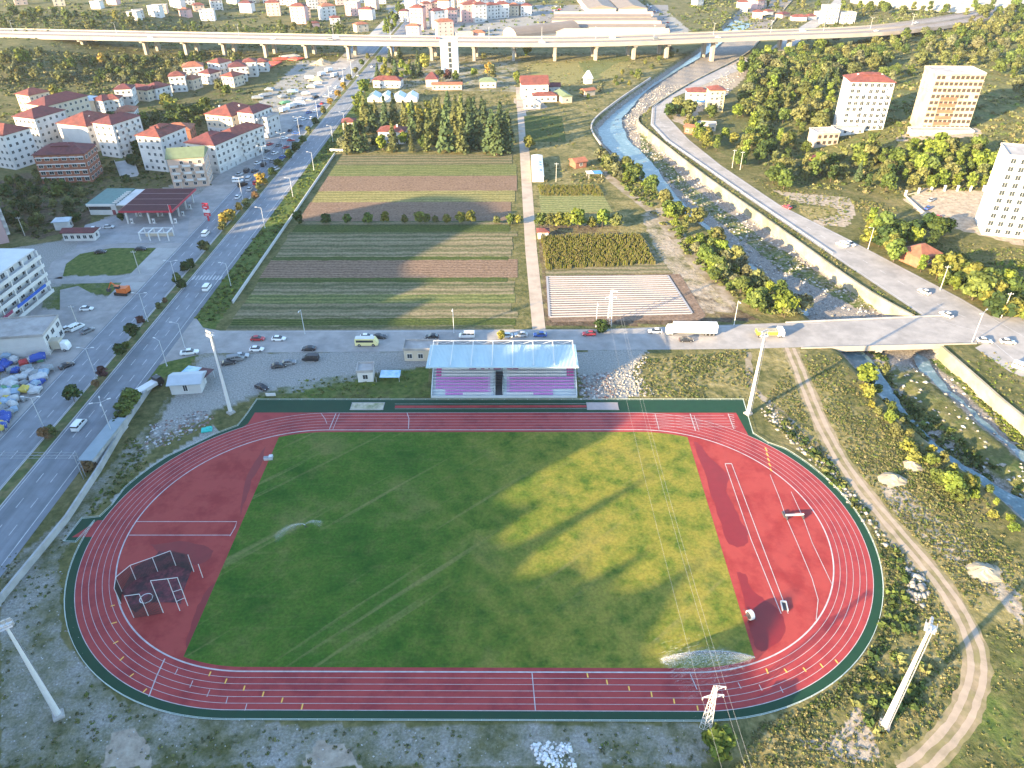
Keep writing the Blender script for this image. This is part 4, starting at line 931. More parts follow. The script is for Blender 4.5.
building((86,113), 11, 10, 2, 15, 'cream', 'metal', 'cream house with pale barrel roof beside the yellow tree', 'house', 'house', T, sides=(1,), rise=2.2)
building((113,111), 9, 8, 2, 10, 'white', 'tile', 'small white house with red hip roof, left end of the hillside row', 'house', 'house', T)
building((127,106), 9, 9, 3, 10, 'white', 'maroon', 'white two gabled house with maroon roof in the middle of the hillside row', 'house', 'house', T)
building((142,101), 11, 9, 2, -20, 'cream', 'maroon', 'cream house with long sunlit gable left of the red roofed cube', 'house', 'house', T, kind='gable')
building((180,92), 9, 9, 3, 14, 'white', 'tile', 'white cube house with bright red roof at the end of the hillside row', 'house', 'house', T)
building((196,82), 12, 10, 3, 18, 'white', 'orange', 'white house with terracotta roof above the dark trees', 'house', 'house', T, balc=2)
building((240,82), 10, 9, 3, 18, 'white', 'maroon', 'white house with dark red roof below the red tents', 'house', 'house', T)
building((252,77), 8, 9, 3, 12, 'white', 'tile', 'narrow white house with balconies next to the red tents', 'house', 'house', T, balc=1)
building((157,171), 12, 17, 5, -16, 'white', 'tile', 'tall white block with red stepped roof between the ramp and the pale peach block', group=T, pent=True, sides=(0,1), cols=4, balc=3, balside=2)
building((192,187), 14, 12, 4, 12, 'peach', 'green', 'pale block with mossy green gabled roof and balconies, right behind the petrol station', group=T, kind='gable', balc=3, cols=4)
building((181,150), 12, 10, 3, 8, 'brick', 'orange', 'bare brick shell with concrete frame and orange roof between white blocks', group=T, win=OPEN, cols=3)
building((206,172), 15, 16, 4, -18, 'white', 'maroon', 'white block with maroon roof and terrace, blue shopfront at its corner', group=T, pent=True, ground=True)
building((230,163), 10, 20, 4, -22, 'white', 'tile', 'long white block with bright red roof facing the parked cars', group=T, ground=True, sides=(0,1), balc=2, balside=1)
building((222,134), 16, 20, 3, -20, 'cream', 'tile', 'large red roofed block with white pillars and a row of rooftop tanks', group=T, chim=4, ground=True)
building((250,138), 9, 15, 4, -20, 'white', 'maroon', 'white block with arched balconies at the road end of the red roof row', group=T, ground=True, balc=3, balside=1)
building((264,137), 7, 10, 3, -20, 'grey', 'flat', 'small grey flat roofed shop building at the corner of the parking yard', 'shop', 'shop_building', T, kind='flat')
rp = thing('retaining_ramp', 'sloping concrete ramp between the balcony block and the tall white block', 'ramp', at(128,172), R(30))
q = MB(); q.add([(-4,-9,0),(4,-9,0),(4,9,3.2),(-4,9,3.2),(-4,9,0),(4,9,0)], [(0,1,2,3),(4,3,2,5),(0,3,4),(1,5,2)]); q.build('slab', conc, rp)
q = MB(); [q.add([(s-.1,-9,0),(s+.1,-9,0),(s+.1,9,3.2),(s-.1,9,3.2),(s-.1,-9,1),(s+.1,-9,1),(s+.1,9,4.2),(s-.1,9,4.2)], [(4,5,6,7),(0,4,7,3),(1,2,6,5),(0,1,5,4),(3,7,6,2)]) for s in (-4.1,4.1)]; q.build('parapet', conc, rp)

# ---- left edge: balcony block, white shop, pink block
bb = thing('apartment_building', 'large pale building at the left edge with stacked white balconies and blue banner', 'apartment block', Vector((-153,96.5,0)), R(88))
q = MB(); q.box((0,8,-1),(34,16,16)); q.build('wall', WALLS['grey'], bb); q = MB(); q.box((0,8,15),(35,17,.5)); q.box((-6,8,15.5),(6,5,2)); q.build('roof', mat('roof_white', (.52,.53,.54), .7, .06, .4), bb)
for f in range(5):
    q = MB(); q.box((0,-1.1,f*3.1),(34,2.2,.3)); q.box((0,-2.15,f*3.1+.3),(34,.12,.9)); q.build('balcony', WALLS['white'], bb)
    for k in range(7): put('window', WINW, bb, (-14.4+4.8*k,-.02,f*3.1+.75))
    q = MB(); [q.box((-16+8*k,-1.9,f*3.1+.3),(.5,.4,2.8)) for k in range(5)]; q.build('column', WALLS['white'], bb)
q = MB(); q.box((6,-2.3,3.5),(16,.12,1.0)); q.build('banner', mat('banner_blue', (.02,.10,.42), .5, .2, .8), bb); q = MB(); q.box((-9,-2.3,3.5),(9,.12,1.0)); q.build('banner', mat('banner_maroon', (.25,.05,.10), .5, .2, .8), bb)
building((20,357), 17, 12, 2, 8, 'white', 'flat', 'low white flat roofed shop with glazed end beside the beige truck', 'shop', 'shop_building', kind='flat', sides=(1,), win=WINW)
pk = building((-8,246), 12, 12, 6, 35, 'pink', 'flat', 'pink block at the left edge with curved white balconies', kind='flat', sides=(), balc=4, balside=1)

# ---- petrol station
PC = Vector((-142.5,187,0))
ps = thing('petrol_station_canopy', 'wide maroon ribbed petrol station canopy on white pillars', 'canopy', PC, 0)
cw, cd = 22, 27
q = MB(); q.box((0,0,5.2),(cw,cd,.75)); q.build('canopy_edge', mat('canopy_red', (.36,.04,.06), .5, .05, 1), ps)
q = MB(); q.box((0,0,5.96),(cw-.5,cd-.5,.06)); [q.box((0,-cd/2+.6+k*.62,6.02),(cw-.7,.16,.10)) for k in range(42)]; q.build('roof_sheet', mat('canopy_roof', (.085,.032,.038), .6, .16, .6), ps)
q = MB(); [q.box((0,-cd/2+6.7*(k+1),6.13),(cw-.8,.3,.08)) for k in range(3)]; q.build('roof_seam', mat('canopy_seam', (.24,.16,.17), .6, .1, 1), ps)
PL = [(x_, y_) for x_ in (-9,0,9) for y_ in (-12,-4,4,12)]
for x_, y_ in PL: q = MB(); q.box((x_,y_,0),(.6,.6,5.2)); q.build('pillar', WALLS['white'], ps)
for x_, y_ in PL[::2]+PL[1::4]:
    t = thing('fuel_pump', 'red and white fuel pump on an island under the maroon canopy', 'fuel pump', (PC.x+x_+1.6, PC.y+y_, .04), 0, 'fuel pumps under the canopy')
    q = MB(); q.box((0,0,0),(2.0,.9,.15)); q.build('island', kerbm, t); q = MB(); q.box((0,0,.15),(.9,.5,1.7)); q.box((0,0,1.85),(1.1,.6,.25)); q.build('body', whitem, t); q = MB(); q.box((0,-.27,.9),(.6,.05,.5)); q.build('display', paneM, t)
A1, A2, A3 = at(86,204,4.9), at(115,204,4.9), at(121,188,4.9); sw_, sd_ = A2.x-A1.x, A3.y-A2.y
sh = thing('service_building', 'white station shop with green ribbed flat roof left of the maroon canopy', 'shop', (A1.x+sw_/2, A1.y, 0), 0)
q = MB(); q.box((0,sd_/2,0),(sw_-.6,sd_-.6,4.2)); q.build('wall', WALLS['white'], sh); q = MB(); q.box((-.4,sd_/2,4.21),(sw_+.2,sd_+.2,.5)); q.build('roof', mat('roof_mint', (.10,.18,.165), .7, .14, .6), sh); q = MB(); q.box((sw_/2+2.6,sd_/2,3.9),(5.0,sd_-.4,.5)); [q.box((sw_/2-.6,1.2+k*1.9,4.75),(2.2,.2,.55)) for k in range(int(sd_/2)-1)]; q.box((0,-.2,3.9),(sw_,.3,1.0)); q.build('parapet', WALLS['white'], sh)
q = MB(); q.box((-1,.24,2.2),(sw_-3,.06,1.5)); q.build('window', paneM, sh); q = MB(); q.box((sw_/2-1.6,.24,.05),(1.4,.06,2.1)); q.build('door', mat('door_red', (.2,.05,.06), .5, .05, 1), sh)
tt = thing('totem_sign', 'tall red and white price totem of the petrol station beside the road', 'sign', at(209,221), R(-12))
q = MB(); q.box((0,0,0),(.5,.6,7.5)); q.box((0,0,7.2),(2.6,.6,.5)); q.build('post', mat('sign_red', (.5,.03,.05), .45, .05, 1), tt)
for z in (5.4,3.7,2.3): q = MB(); q.box((0,-.04,z),(2.6,.72,1.35 if z > 5 else 1.1)); q.build('sign_panel', mat('sign_red', (.5,.03,.05)) if z != 3.7 else whitem, tt)
q = MB(); q.box((0,-.42,5.9),(1.6,.05,.35)); q.box((0,-.42,2.7),(1.6,.05,.2)); q.build('panel_mark', whitem, tt)
fp = thing('flag_totem', 'tall red and white flag pole sign at the corner of the canopy', 'flag', at(174,228), 0)
q = MB(); q.cyl((0,0,0),(0,0,10),.09,.06,7); q.build('pole', whitem, fp); q = MB(); q.box((.5,0,6.4),(1,.05,3.2)); q.build('flag', mat('sign_red', (.5,.03,.05)), fp)
cw_ = thing('car_wash_frame', 'open white steel frame of a roofless car wash south of the canopy', 'frame', at(155,241), 0)
for k in range(4):
    q = MB(); x_ = -5.5+3.7*k; q.box((x_,0,0),(.35,.35,3.2)); q.box((x_,5,0),(.35,.35,3.2)); q.box((x_,2.5,3.2),(.35,5.4,.35)); q.build('portal', whitem, cw_)
q = MB(); q.box((0,0,3.2),(11,.2,.3)); q.box((0,5,3.2),(11,.2,.3)); q.build('beam', whitem, cw_); q = MB(); q.box((0,4.7,0),(11,.2,1.6)); q.build('back_wall', WALLS['cream'], cw_)
building((80,241), 12, 4.5, 1, 2, 'white', 'maroon', 'long low white kiosk with dark red roof below the petrol shop', 'kiosk', 'kiosk', kind='gable', cols=5)
building((63,230), 5.5, 4.5, 1, 10, 'white', 'metal', 'small white hut above the low kiosk', 'hut', 'hut')

# ---- the grove houses, farmyard, tall stair tower
G1 = 'buildings round the conifer grove'
building((350,134), 7, 7, 2, 8, 'cream', 'tile', 'small cream house half hidden by trees at the left of the grove', 'house', 'house', G1)
building((392,144), 14, 9, 2, -4, 'white', 'tile', 'white house with red hip roof behind a single conifer', 'house', 'house', G1, cols=4, chim=1)
building((387,88), 19, 9, 1, -6, 'white', 'tile', 'long white building with red roof beside the greenhouses', 'house', 'house', G1, fh=4.5, cols=5)
building((432,87), 8, 8, 1, 0, 'white', 'maroon', 'white building with pointed maroon roof right of the long white building', 'house', 'house', G1, fh=4.5, rise=4, cols=2)
building((447,90), 20, 5, 1, 0, 'peach', 'orange', 'low wing with a long terracotta roof beside the pointed roof', 'annex', 'annex', G1, kind='gable')
building((488,88), 11, 8, 1, 0, 'cream', 'green', 'small pavilion with green hip roof and pale porch', 'pavilion', 'pavilion', G1, fh=3.6, rise=2)
for i, (x_, lab) in enumerate(((380,'left'),(405,'right'))):
    t = thing('greenhouse', 'glazed twin gabled greenhouse, '+lab+' of two in front of the long white building', 'greenhouse', at(x_,102), 0, 'greenhouses')
    for k in (-1,1):
        q = MB(); q.box((k*4,5,0),(7.6,11,2.4)); q.build('wall', WALLS['white'], t); q = MB(); hiproof(q, 7.6, 11, 2.2, .1, 2.62, True); o = q.build('glass_roof', mat('greenhouse_glass', (.22,.28,.32), .25, .1, .6, spec=.5), t); o.location.x = k*4
st = building((450,73), 12.5, 9, 6, 0, 'white', 'flat', 'tall white block standing alone in front of the viaduct with dark central stair slot', 'tower', 'tower_building', kind='flat', sides=(), fh=3.6)
q = MB(); q.box((.6,-.05,0),(2.2,.2,21)); q.build('stair_slot', paneM, st); q = MB(); [q.box((.6,-.2,3+k*3.6),(2.4,.3,.5)) for k in range(5)]; q.build('landing', WALLS['white'], st)
G2 = 'farm buildings east of the lane'
building((535,99), 17, 15, 2, 4, 'white', 'tile', 'big white farmhouse with steep red gabled roof by the lane', 'farmhouse', 'farmhouse', G2, kind='gable', fh=4.2, cols=3, rise=4)
building((545,102), 15, 7, 1, 4, 'white', 'tile', 'low white porch wing in front of the big farmhouse', 'annex', 'annex', G2, fh=3.4)
building((553,93), 9, 8, 1, 0, 'white', 'maroon', 'low white shed with maroon roof behind the green roofed barn', 'shed', 'shed', G2, kind='gable', fh=3.5)
building((567,103), 6.5, 15, 1, 16, 'peach', 'green', 'narrow barn with pale green roof and terracotta front wall', 'barn', 'barn', G2, kind='gable', fh=3.5, sides=(0,))
building((532,109), 10, 7, 1, 0, 'grey', 'flat', 'small grey roofed shed at the corner of the dark green field', 'shed', 'shed', G2, kind='hip', fh=2.8)
building((589,84), 5, 4, 1, 20, 'white', 'metal', 'white cone roofed silo hut behind the barn', 'silo', 'silo', G2, fh=3, rise=5)
building((590,96), 8, 5, 1, 30, 'stone', 'orange', 'low ruined stone shed by the river wall', 'shed', 'shed', G2, kind='gable')
ws = thing('farm_shed', 'long narrow white roofed shed with dark roof lights beside the lane', 'shed', at(538,182), R(0))
q = MB(); q.box((0,16,0),(5.2,32,2.6)); q.build('wall', WALLS['white'], ws); q = MB(); hiproof(q, 5.2, 32, .5, .2, 2.82, True); q.build('roof', whitem, ws)
for y_ in (7,15,19): q = MB(); q.add([(.5,y_,3.16),(2.0,y_,2.92),(2.0,y_+2,2.92),(.5,y_+2,3.16)], [(0,1,2,3)]); q.build('roof_light', paneM, ws, (0,0,.06))
building((543,239), 4, 3.5, 1, 0, 'white', 'tile', 'tiny white hut with red roof at the corner of the maize field', 'hut', 'hut', fh=2.4)
building((581,168), 6, 6, 1, 25, 'brick', 'orange', 'small brown brick hut among shrubs by the river', 'hut', 'hut', kind='gable', fh=2.5)
t = thing('pool_tarpaulin', 'low shelter with blue and white sheet roof near the brown hut', 'shelter', at(594,177), R(10)); [MB().cyl((x_,y_,0),(x_,y_,2.2),.08,.08,6).build('post', whitem, t) for x_ in (-3,3) for y_ in (-2,2)]; q = MB(); q.box((1.5,0,2.2),(4,4.6,.1)); q.build('sheet', bluer, t); q = MB(); q.box((-2.2,0,2.35),(3.2,4.6,.1)); q.build('sheet', whitem, t)

# ---- east side
G3 = 'towers on the east slope'
building((861,131), 21.5, 15, 8, -6, 'white', 'tile', 'white eight storey block with red hip roof on the wooded slope', 'apartment block', 'apartment_building', G3, cols=7, sides=(0,), chim=3, pent=True, base=.1, balc=2, win=WINB)
tb = building((944,131), 23, 16, 9, -4, 'tan', 'flat', 'unfinished tan concrete tower with open upper floors, tallest on the slope', 'tower block', 'apartment_building', G3, kind='flat', cols=10, sides=(0,), win=OPEN)
for f in (6,7,8,9): q = MB(); q.box((0,8,f*3-.12),(23.6,16.6,.26)); q.build('floor_slab', WALLS['tan'], tb)
for f in range(1,6): q = MB(); q.box((-2.5,-.06,f*3-.2),(8,.16,1.6)); q.build('brick_infill', WALLS['brick'], tb)
t = building((1016,238), 24, 16, 10, -36+18, 'white', 'flat', 'white tower block cut by the right edge with dark square windows and grey balconies', 'tower block', 'apartment_building', G3, kind='flat', cols=7, sides=(0,), win=WINB)
for f in range(1,10):
    for x_ in (3.2,8.6): MB().box((x_,-.75,f*3-.1),(4.2,1.3,.9)).build('balcony', mat('balcony_dark', (.13,.13,.14), .7, .1, 1), t)
building((946,133), 30, 6, 1, -4, 'stone', 'flat', 'pale stone terrace wall at the foot of the tan tower', 'terrace', 'terrace_wall', kind='flat', fh=1.2, sides=(), p=at(942,135))
building((826,146), 12, 9, 2, 8, 'stone', 'flat', 'roofless pale stone ruin left of the white block', 'ruin', 'stone_ruin', kind='flat', cols=4, win=OPEN)
building((848,135), 16, 4, 1, 4, 'white', 'flat', 'low white wall building at the foot of the white block', 'annex', 'annex', kind='flat')
building((818,166), 6, 5, 1, 0, 'brick', 'maroon', 'small reddish hut among trees below the stone ruin', 'hut', 'hut', kind='gable')
building((928,266), 10, 9, 1, 28, 'brick', 'orange', 'brown hut with pale terracotta roof among the roadside trees', 'house', 'house', fh=3.4, rise=3)
building((715,112), 9, 9, 4, 0, 'yellow', 'tile', 'yellow house with red roof by the river road', 'house', 'house', cols=3, balc=1)
building((697,103), 13, 9, 2, -4, 'white', 'tile', 'low white house with red roof and bright blue awning', 'house', 'house')
t = thing('awning', 'bright blue awning in front of the low white house by the river road', 'awning', at(697,106), 0); q = MB(); q.box((0,0,2.8),(9,4,.12)); q.build('sheet', mat('awning_blue', (.03,.25,.62), .5, .06, 1), t); [MB().cyl((x_,y_,0),(x_,y_,2.8),.08,.08,6).build('post', galv, t) for x_ in (-4,4) for y_ in (-1.7,1.7)]
building((706,131), 10, 5, 1, -10, 'cream', 'flat', 'small cream flat roofed shed beside the road bend', 'shed', 'shed', kind='flat')
building((690,134), 7, 5, 1, -30, 'brick', 'orange', 'small terracotta shed in the bend of the river road', 'shed', 'shed', kind='gable')
# beyond the viaduct on the right
for i, (px_, w_, fl_, rf_, wl2, lb) in enumerate([((206,84),9,2,'maroon','white','white house with maroon roof beside the terracotta roofed one'),((216,78),10,3,'tile','white','white hillside house with red roof, upper middle of the row'),((229,87),9,2,'tile','cream','cream hillside house with red roof near the truck yard'),((234,75),10,2,'maroon','white','long low white hillside house with dark roof'),((263,72),8,2,'tile','white','white house with red roof just left of the red tents'),((189,90),8,2,'orange','cream','cream house with terracotta roof at the centre of the hillside row'),((152,99),10,2,'maroon','white','white house with maroon roof right of the long gable'),((28,112),11,3,'tile','cream','cream block with red roof high at the left edge of the town'),((100,112),9,2,'maroon','white','small white house with maroon roof right of the barrel roofed house'),((64,116),10,3,'tile','white','white block with red roof between the cream block and the barrel roof'),((128,124),9,2,'orange','white','white house with terracotta roof hidden among trees above the ramp')]):
    building(px_, w_, w_*1.1, fl_, rnd.choice([-22,-16,-26,12]), wl2, rf_, lb, 'house', 'house', T, balc=rnd.choice([0,1,2]), balside=1)
building((830,24), 14, 10, 5, 8, 'white', 'flat', 'white tower on the far hill, left of two', group='far blocks at the top right', kind='flat', tiny=True, cols=4)
building((848,24), 13, 10, 3, 8, 'white', 'flat', 'lower white block on the far hill, right of two', group='far blocks at the top right', kind='flat', tiny=True, cols=4)
# ------------------------------------------------------------------ far town beyond the viaduct
FAR = 'houses of the town beyond the viaduct'
wl_ = ['white','white','white','cream','peach','pink','grey']; rf_ = ['tile','tile','maroon','orange','flat']
far_list = [(22,5,12,8,2),(60,6,11,8,2),(96,9,10,8,2),(112,5,11,9,2),(292,6,12,9,3),(306,18,11,9,3),(322,4,12,9,3),(268,3,11,9,3),(200,12,11,9,2),(184,17,10,8,2),(430,3,11,9,4),(458,3,11,9,4),(484,15,12,9,5),(500,12,12,9,4),(476,15,11,9,4),(416,12,10,9,5),(437,16,10,9,4),(526,16,11,9,3),  # px, width, depth, floors, rot, wall, roof
 (133,20,10,9,2),(140,18,9,8,2),(155,17,12,9,3),(162,13,10,9,2),(176,8,13,9,3),(190,5,11,9,3),(208,21,14,10,3),(218,10,12,10,3),(232,4,12,9,3),(246,13,14,9,3),(252,3,10,9,3),(274,16,14,10,4),(283,5,12,9,3),
 (299,24,15,11,5),(314,9,11,9,3),(330,20,15,11,4),(316,27,8,6,1),(336,25,9,7,2),(352,16,14,10,4),(342,5,12,10,4),(366,20,14,10,3),(371,11,13,10,4),(360,3,12,9,4),(363,32,12,8,2),(381,4,12,9,4),
 (417,30,13,10,6),(411,17,11,9,5),(413,38,12,8,3),(404,22,9,8,3),(428,17,10,8,4),(424,6,11,9,4),(436,9,9,8,4),(444,18,12,9,5),(440,29,13,9,5),(446,37,15,9,4),(449,10,12,9,4),(446,3,11,9,3),(453,24,10,8,4),
 (470,22,14,10,5),(481,22,13,10,5),(493,19,12,10,4),(503,18,13,10,4),(513,16,12,10,3),(480,8,13,10,4),(470,6,12,9,4),(494,7,12,9,4),(510,5,12,9,4),(520,9,10,9,3),(462,12,10,8,4),(465,38,15,8,1),(478,37,12,8,1),
 (700,6,10,9,2),(742,12,11,9,3),(750,8,10,8,2),(760,10,11,9,3),(757,19,10,8,2),(770,15,9,8,1),(786,18,12,9,1),(799,21,14,9,1),(812,20,10,8,1),(822,16,9,7,1)]
for i, (x_, y_, w_, d_, fl_) in enumerate(far_list):
    wc = 'pink' if (x_, y_) == (417,30) else rnd.choice(wl_); rc = rnd.choice(rf_)
    rdesc = {'tile':'red','maroon':'maroon','orange':'terracotta','flat':'flat grey'}[rc]; reg = 'left of the main road' if x_ < 390 else ('right of the main road' if x_ < 560 else 'east of the river')
    size = 'small' if fl_ < 3 else ('tall' if fl_ > 3 else 'medium')
    building((x_, y_), w_, d_, fl_, rnd.choice([-12,10,20,28,34,-5]), wc, rc, f'{size} {wc} building with {rdesc} roof, far town {reg}', 'building', 'town_building', FAR, kind='flat' if rc == 'flat' else 'hip', tiny=True, cols=3 if fl_ > 2 else 2, sides=(0,), fh=3.1)
# curved roof hall and market roofs
ch = thing('arched_hall', 'long hall with curved pale barrel roof just beyond the viaduct', 'hall', at(517,40), R(34))
q = MB(); seg = 10; L_, rad = 62, 11
a = [(0, rad*math.cos(math.pi*i/seg), rad*.62*math.sin(math.pi*i/seg)+4) for i in range(seg+1)]
q.strip([(-8,p[1],p[2]) for p in a], [(L_,p[1],p[2]) for p in a]); q.build('roof', mat('roof_beige', (.18,.15,.125), .7, .1, .2), ch)
q = MB(); q.box((27,0,0),(69,21.6,4)); q.add([(-7.9,p[1]*.98,p[2]) for p in a], [tuple(range(seg+1))]); q.build('wall', WALLS['cream'], ch)
mk_ = [(554,668,'pink',36.5),(553,664,'cream',32),(552,660,'pink',28.5),(552,656,'cream',25),(554,650,'cream',21.5),(554,652,'pink',18.8)]
for i, (xa, xb, c_, yy) in enumerate(mk_):
    A1, B1 = at(xa, yy), at(xb, yy); L_ = (B1-A1).length; mid_ = (A1+B1)/2
    t = thing('market_roof', f'long low {"reddish" if c_ == "pink" else "pale"} market roof beyond the viaduct', 'market hall', mid_, math.atan2(B1.y-A1.y, B1.x-A1.x), 'long market roofs beyond the viaduct')
    q = MB(); hiproof(q, L_, 13, 1.6, .2, 5.2, True, -6.5); q.build('roof', WALLS['peach'] if c_ == 'pink' else mat('roof_beige', (.18,.15,.125)), t); q = MB(); q.box((0,0,0),(L_-.5,12.6,5)); q.build('wall', WALLS['cream'], t)
for x_, lab in ((602,'left'),(633,'right')):
    t = thing('long_warehouse', f'long pale roofed warehouse reaching away beyond the market roofs, {lab} of two', 'warehouse', at(x_,15), R(2))
    q = MB(); hiproof(q, 30, 120, 3, .4, 6.2, True); q.build('roof', mat('roof_beige', (.18,.15,.125)), t); q = MB(); q.box((0,60,0),(29,119,6)); q.build('wall', WALLS['white'], t)
struct(MB().sheet([(p.x,p.y) for p in W([(540,41),(672,42),(668,5),(540,5)])], .05).build('market_square', mat('square_paving', (.17,.165,.16), .9, .15, .2)))
# highway embankment in the far upper right
q = MB(); q.strip([(p.x,p.y,p.z+6) for p in W([(850,0),(900,7),(960,11),(1060,13)])], [(p.x,p.y,p.z+6) for p in W([(850,-4),(900,0),(960,1),(1060,1)])]); q.strip([(p.x,p.y,p.z-2) for p in W([(850,3),(900,10),(960,14),(1060,17)])], [(p.x,p.y,p.z+6) for p in W([(850,0),(900,7),(960,11),(1060,13)])]); struct(q.build('far_embankment', mat('pale_embankment', (.38,.34,.28), .9, .1, .1)))

# ------------------------------------------------------------------ viaduct
VP = smooth([Vector(p) for p in ((-700,600,13),(-560,580,13),(-423,558,13),(-163,521,13),(-44,508,13),(71,505,13),(200,527,13),(320,552,13),(439,624,13.5),(560,720,15))], 8)
vd = thing('viaduct', 'long pale concrete road viaduct crossing the whole valley on piers', 'viaduct', (0,0,0))
def deckrail(off, w_, z, m, name, h, parent):
    a = offset(VP, off-w_/2); c_ = offset(VP, off+w_/2); q = MB()
    for P1, P2, za, zb in ((a,c_,z+h,z+h),(a,a,z,z+h),(c_,c_,z,z+h),(c_,a,z,z)):
        q.strip([(p.x,p.y,p.z-13+za) for p in P1], [(p.x,p.y,p.z-13+zb) for p in P2])
    return q.build(name, m, parent)
vcon = mat('viaduct_concrete', (.31,.28,.245), .85, .1, .15, col2=(.25,.225,.2), col2amt=.5)
for off in (-7.5, -24.5):   # offset is to the right of travel; travel runs +X so right = -Y: negative moves away
    deckrail(off, 15.4, 11.2, vcon, 'deck', 1.8, vd)
    deckrail(off, 13.6, 13.02, mat('viaduct_asphalt', (.20,.175,.16), .9, .08, .2), 'carriageway', .03, vd)
    for s in (-7.4, 7.4): deckrail(off+s, .35, 13.003, vcon, 'parapet', 1.0, vd)
    for s in (-3.4, 0, 3.4): deckrail(off+s, .18, 13.06, white_paint, 'lane_line', .01, vd)
for px_ in (60,128,172,213,257,300,344,388,430,473,513,555,597,637,672,722,806):
    g_ = at(px_, 53, 0); best = min(range(len(VP)), key=lambda i: abs(VP[i].x-g_.x*.95)); P_ = VP
    tgt = at(px_, 46, 11); 
    # the deck point whose x is nearest along the ray
    i = min(range(len(VP)-1), key=lambda i: abs((VP[i].x+VP[i+1].x)/2-tgt.x)); a_, b2 = VP[i], VP[i+1]; f = max(0, min(1, (tgt.x-a_.x)/(b2.x-a_.x))); c_ = a_.lerp(b2, f); d_ = (b2-a_).normalized(); n_ = Vector((-d_.y, d_.x, 0))
    for off in (7.5, 24.5):
        q = MB(); p = c_+n_*off; z0 = hz(p.x, p.y)-1.5
        if 11.2-z0 < 3: continue
        q.box((0,0,z0),(2.2,4.4,9.4-z0)); q.prism([(-1.3,-2.2),(1.3,-2.2),(1.3,2.2),(-1.3,2.2)], 9.4, 9.8); q.box((0,0,9.6),(2.4,11.5,1.55)); q.build('pier', vcon, vd, (p.x,p.y,0), math.atan2(d_.y, d_.x))
for i in range(10, len(VP)-14, 3):
    a_, b2 = VP[i], VP[i+1]; d_ = (b2-a_).normalized(); n_ = Vector((-d_.y, d_.x, 0)); p = a_+n_*16.2
    lamp((p.x,p.y,12.2), 'double', 'double armed lamp standing between the viaduct carriageways', math.degrees(math.atan2(n_.y,n_.x)), 'lamps on the viaduct')
# ------------------------------------------------------------------ bridge over the river
br = thing('road_bridge', 'concrete road bridge over the river with low pale parapets and a central pier', 'bridge', (0,0,0))
def band(y_of, off0, off1, z0, z1, m, name):
    xs_ = [93,104,115,126,137,146]; q = MB(); lo = [(x_, y_of(x_)+off0) for x_ in xs_]; hi = [(x_, y_of(x_)+off1) for x_ in xs_]
    q.strip([(*p,z1) for p in lo], [(*p,z1) for p in hi]) if off1 < off0 else q.strip([(*p,z1) for p in hi], [(*p,z1) for p in lo])
    for P in (lo, hi): q.strip([(*p,z0) for p in P], [(*p,z1) for p in P])
    q.strip([(*p,z0) for p in lo], [(*p,z0) for p in hi])
    q.add([(*lo[0],z0),(*hi[0],z0),(*hi[0],z1),(*lo[0],z1)], [(0,1,2,3)]); q.add([(*lo[-1],z0),(*hi[-1],z0),(*hi[-1],z1),(*lo[-1],z1)], [(0,1,2,3)])
    return q.build(name, m, br)
ySo = lambda x_: 74.6+(x_-75)*.048; yNo = lambda x_: 90.9+(x_-104)*.085
xs_ = [93,104,115,126,137,146]; q = MB(); q.strip([(x_,ySo(x_)-.9,-.02) for x_ in xs_], [(x_,yNo(x_)+.6,-.02) for x_ in xs_]); q.strip([(x_,ySo(x_)-.9,-1.3) for x_ in xs_], [(x_,ySo(x_)-.9,-.02) for x_ in xs_]); q.strip([(x_,yNo(x_)+.6,-1.3) for x_ in xs_], [(x_,ySo(x_)-.9,-1.3) for x_ in xs_]); q.strip([(x_,yNo(x_)+.6,-.02) for x_ in xs_], [(x_,yNo(x_)+.6,-1.3) for x_ in xs_]); q.build('deck', vcon, br)
band(ySo, -.9, -.55, -.018, .4, vcon, 'parapet'); band(yNo, .25, .6, -.018, .4, conc, 'parapet')
q = MB(); q.box((118,84.5,-4.5),(1.6,14,3.1)); q.build('pier', conc, br); q = MB(); q.box((102.3,83.5,-4.5),(1.2,17,3.15)); q.build('abutment', conc, br)
# river wall on the east bank
def rwall(pts, z0, z1, th, label, m):
    P = smooth([Vector((x_,y_,0)) for x_, y_ in pts], 6); a = offset(P, -th/2); c_ = offset(P, th/2); q = MB()
    q.strip([(p.x,p.y,z1) for p in a], [(p.x,p.y,z1) for p in c_]); q.strip([(p.x-.9*0,p.y,z0) for p in a], [(p.x,p.y,z1) for p in a]); q.strip([(p.x,p.y,z1) for p in c_], [(p.x,p.y,z0) for p in c_])
    return tag(q.build('river_wall', m), label, 'wall')
wstone = mat('limewashed_wall', (.31,.275,.20), .9, .16, .25, col2=(.20,.18,.11), col2amt=.5)
EW = list(zip(E_X, E_Y))
rwall([(x_-.6, y_) for x_, y_ in EW if 95 < y_ < 350][::-1]+[(134.4,94)], -4.4, .7, .9, 'long pale limewashed retaining wall along the east river bank above the bridge', wstone)
rwall([(134.6,75),(136.6,58),(138.8,41),(146,10),(155,-40)], -4.4, .6, .9, 'pale retaining wall along the east river bank below the bridge', wstone)
rwall([(x_+.8, y_) for x_, y_ in zip(W_X, W_Y) if 280 < y_ < 500], -4.6, .5, .8, 'grey concrete river wall on the west bank below the viaduct', conc)
rwall([(x_-.4, y_) for x_, y_ in EW if 345 < y_ < 920], -4.4, .8, .9, 'pale river wall running under and beyond the viaduct', wstone)
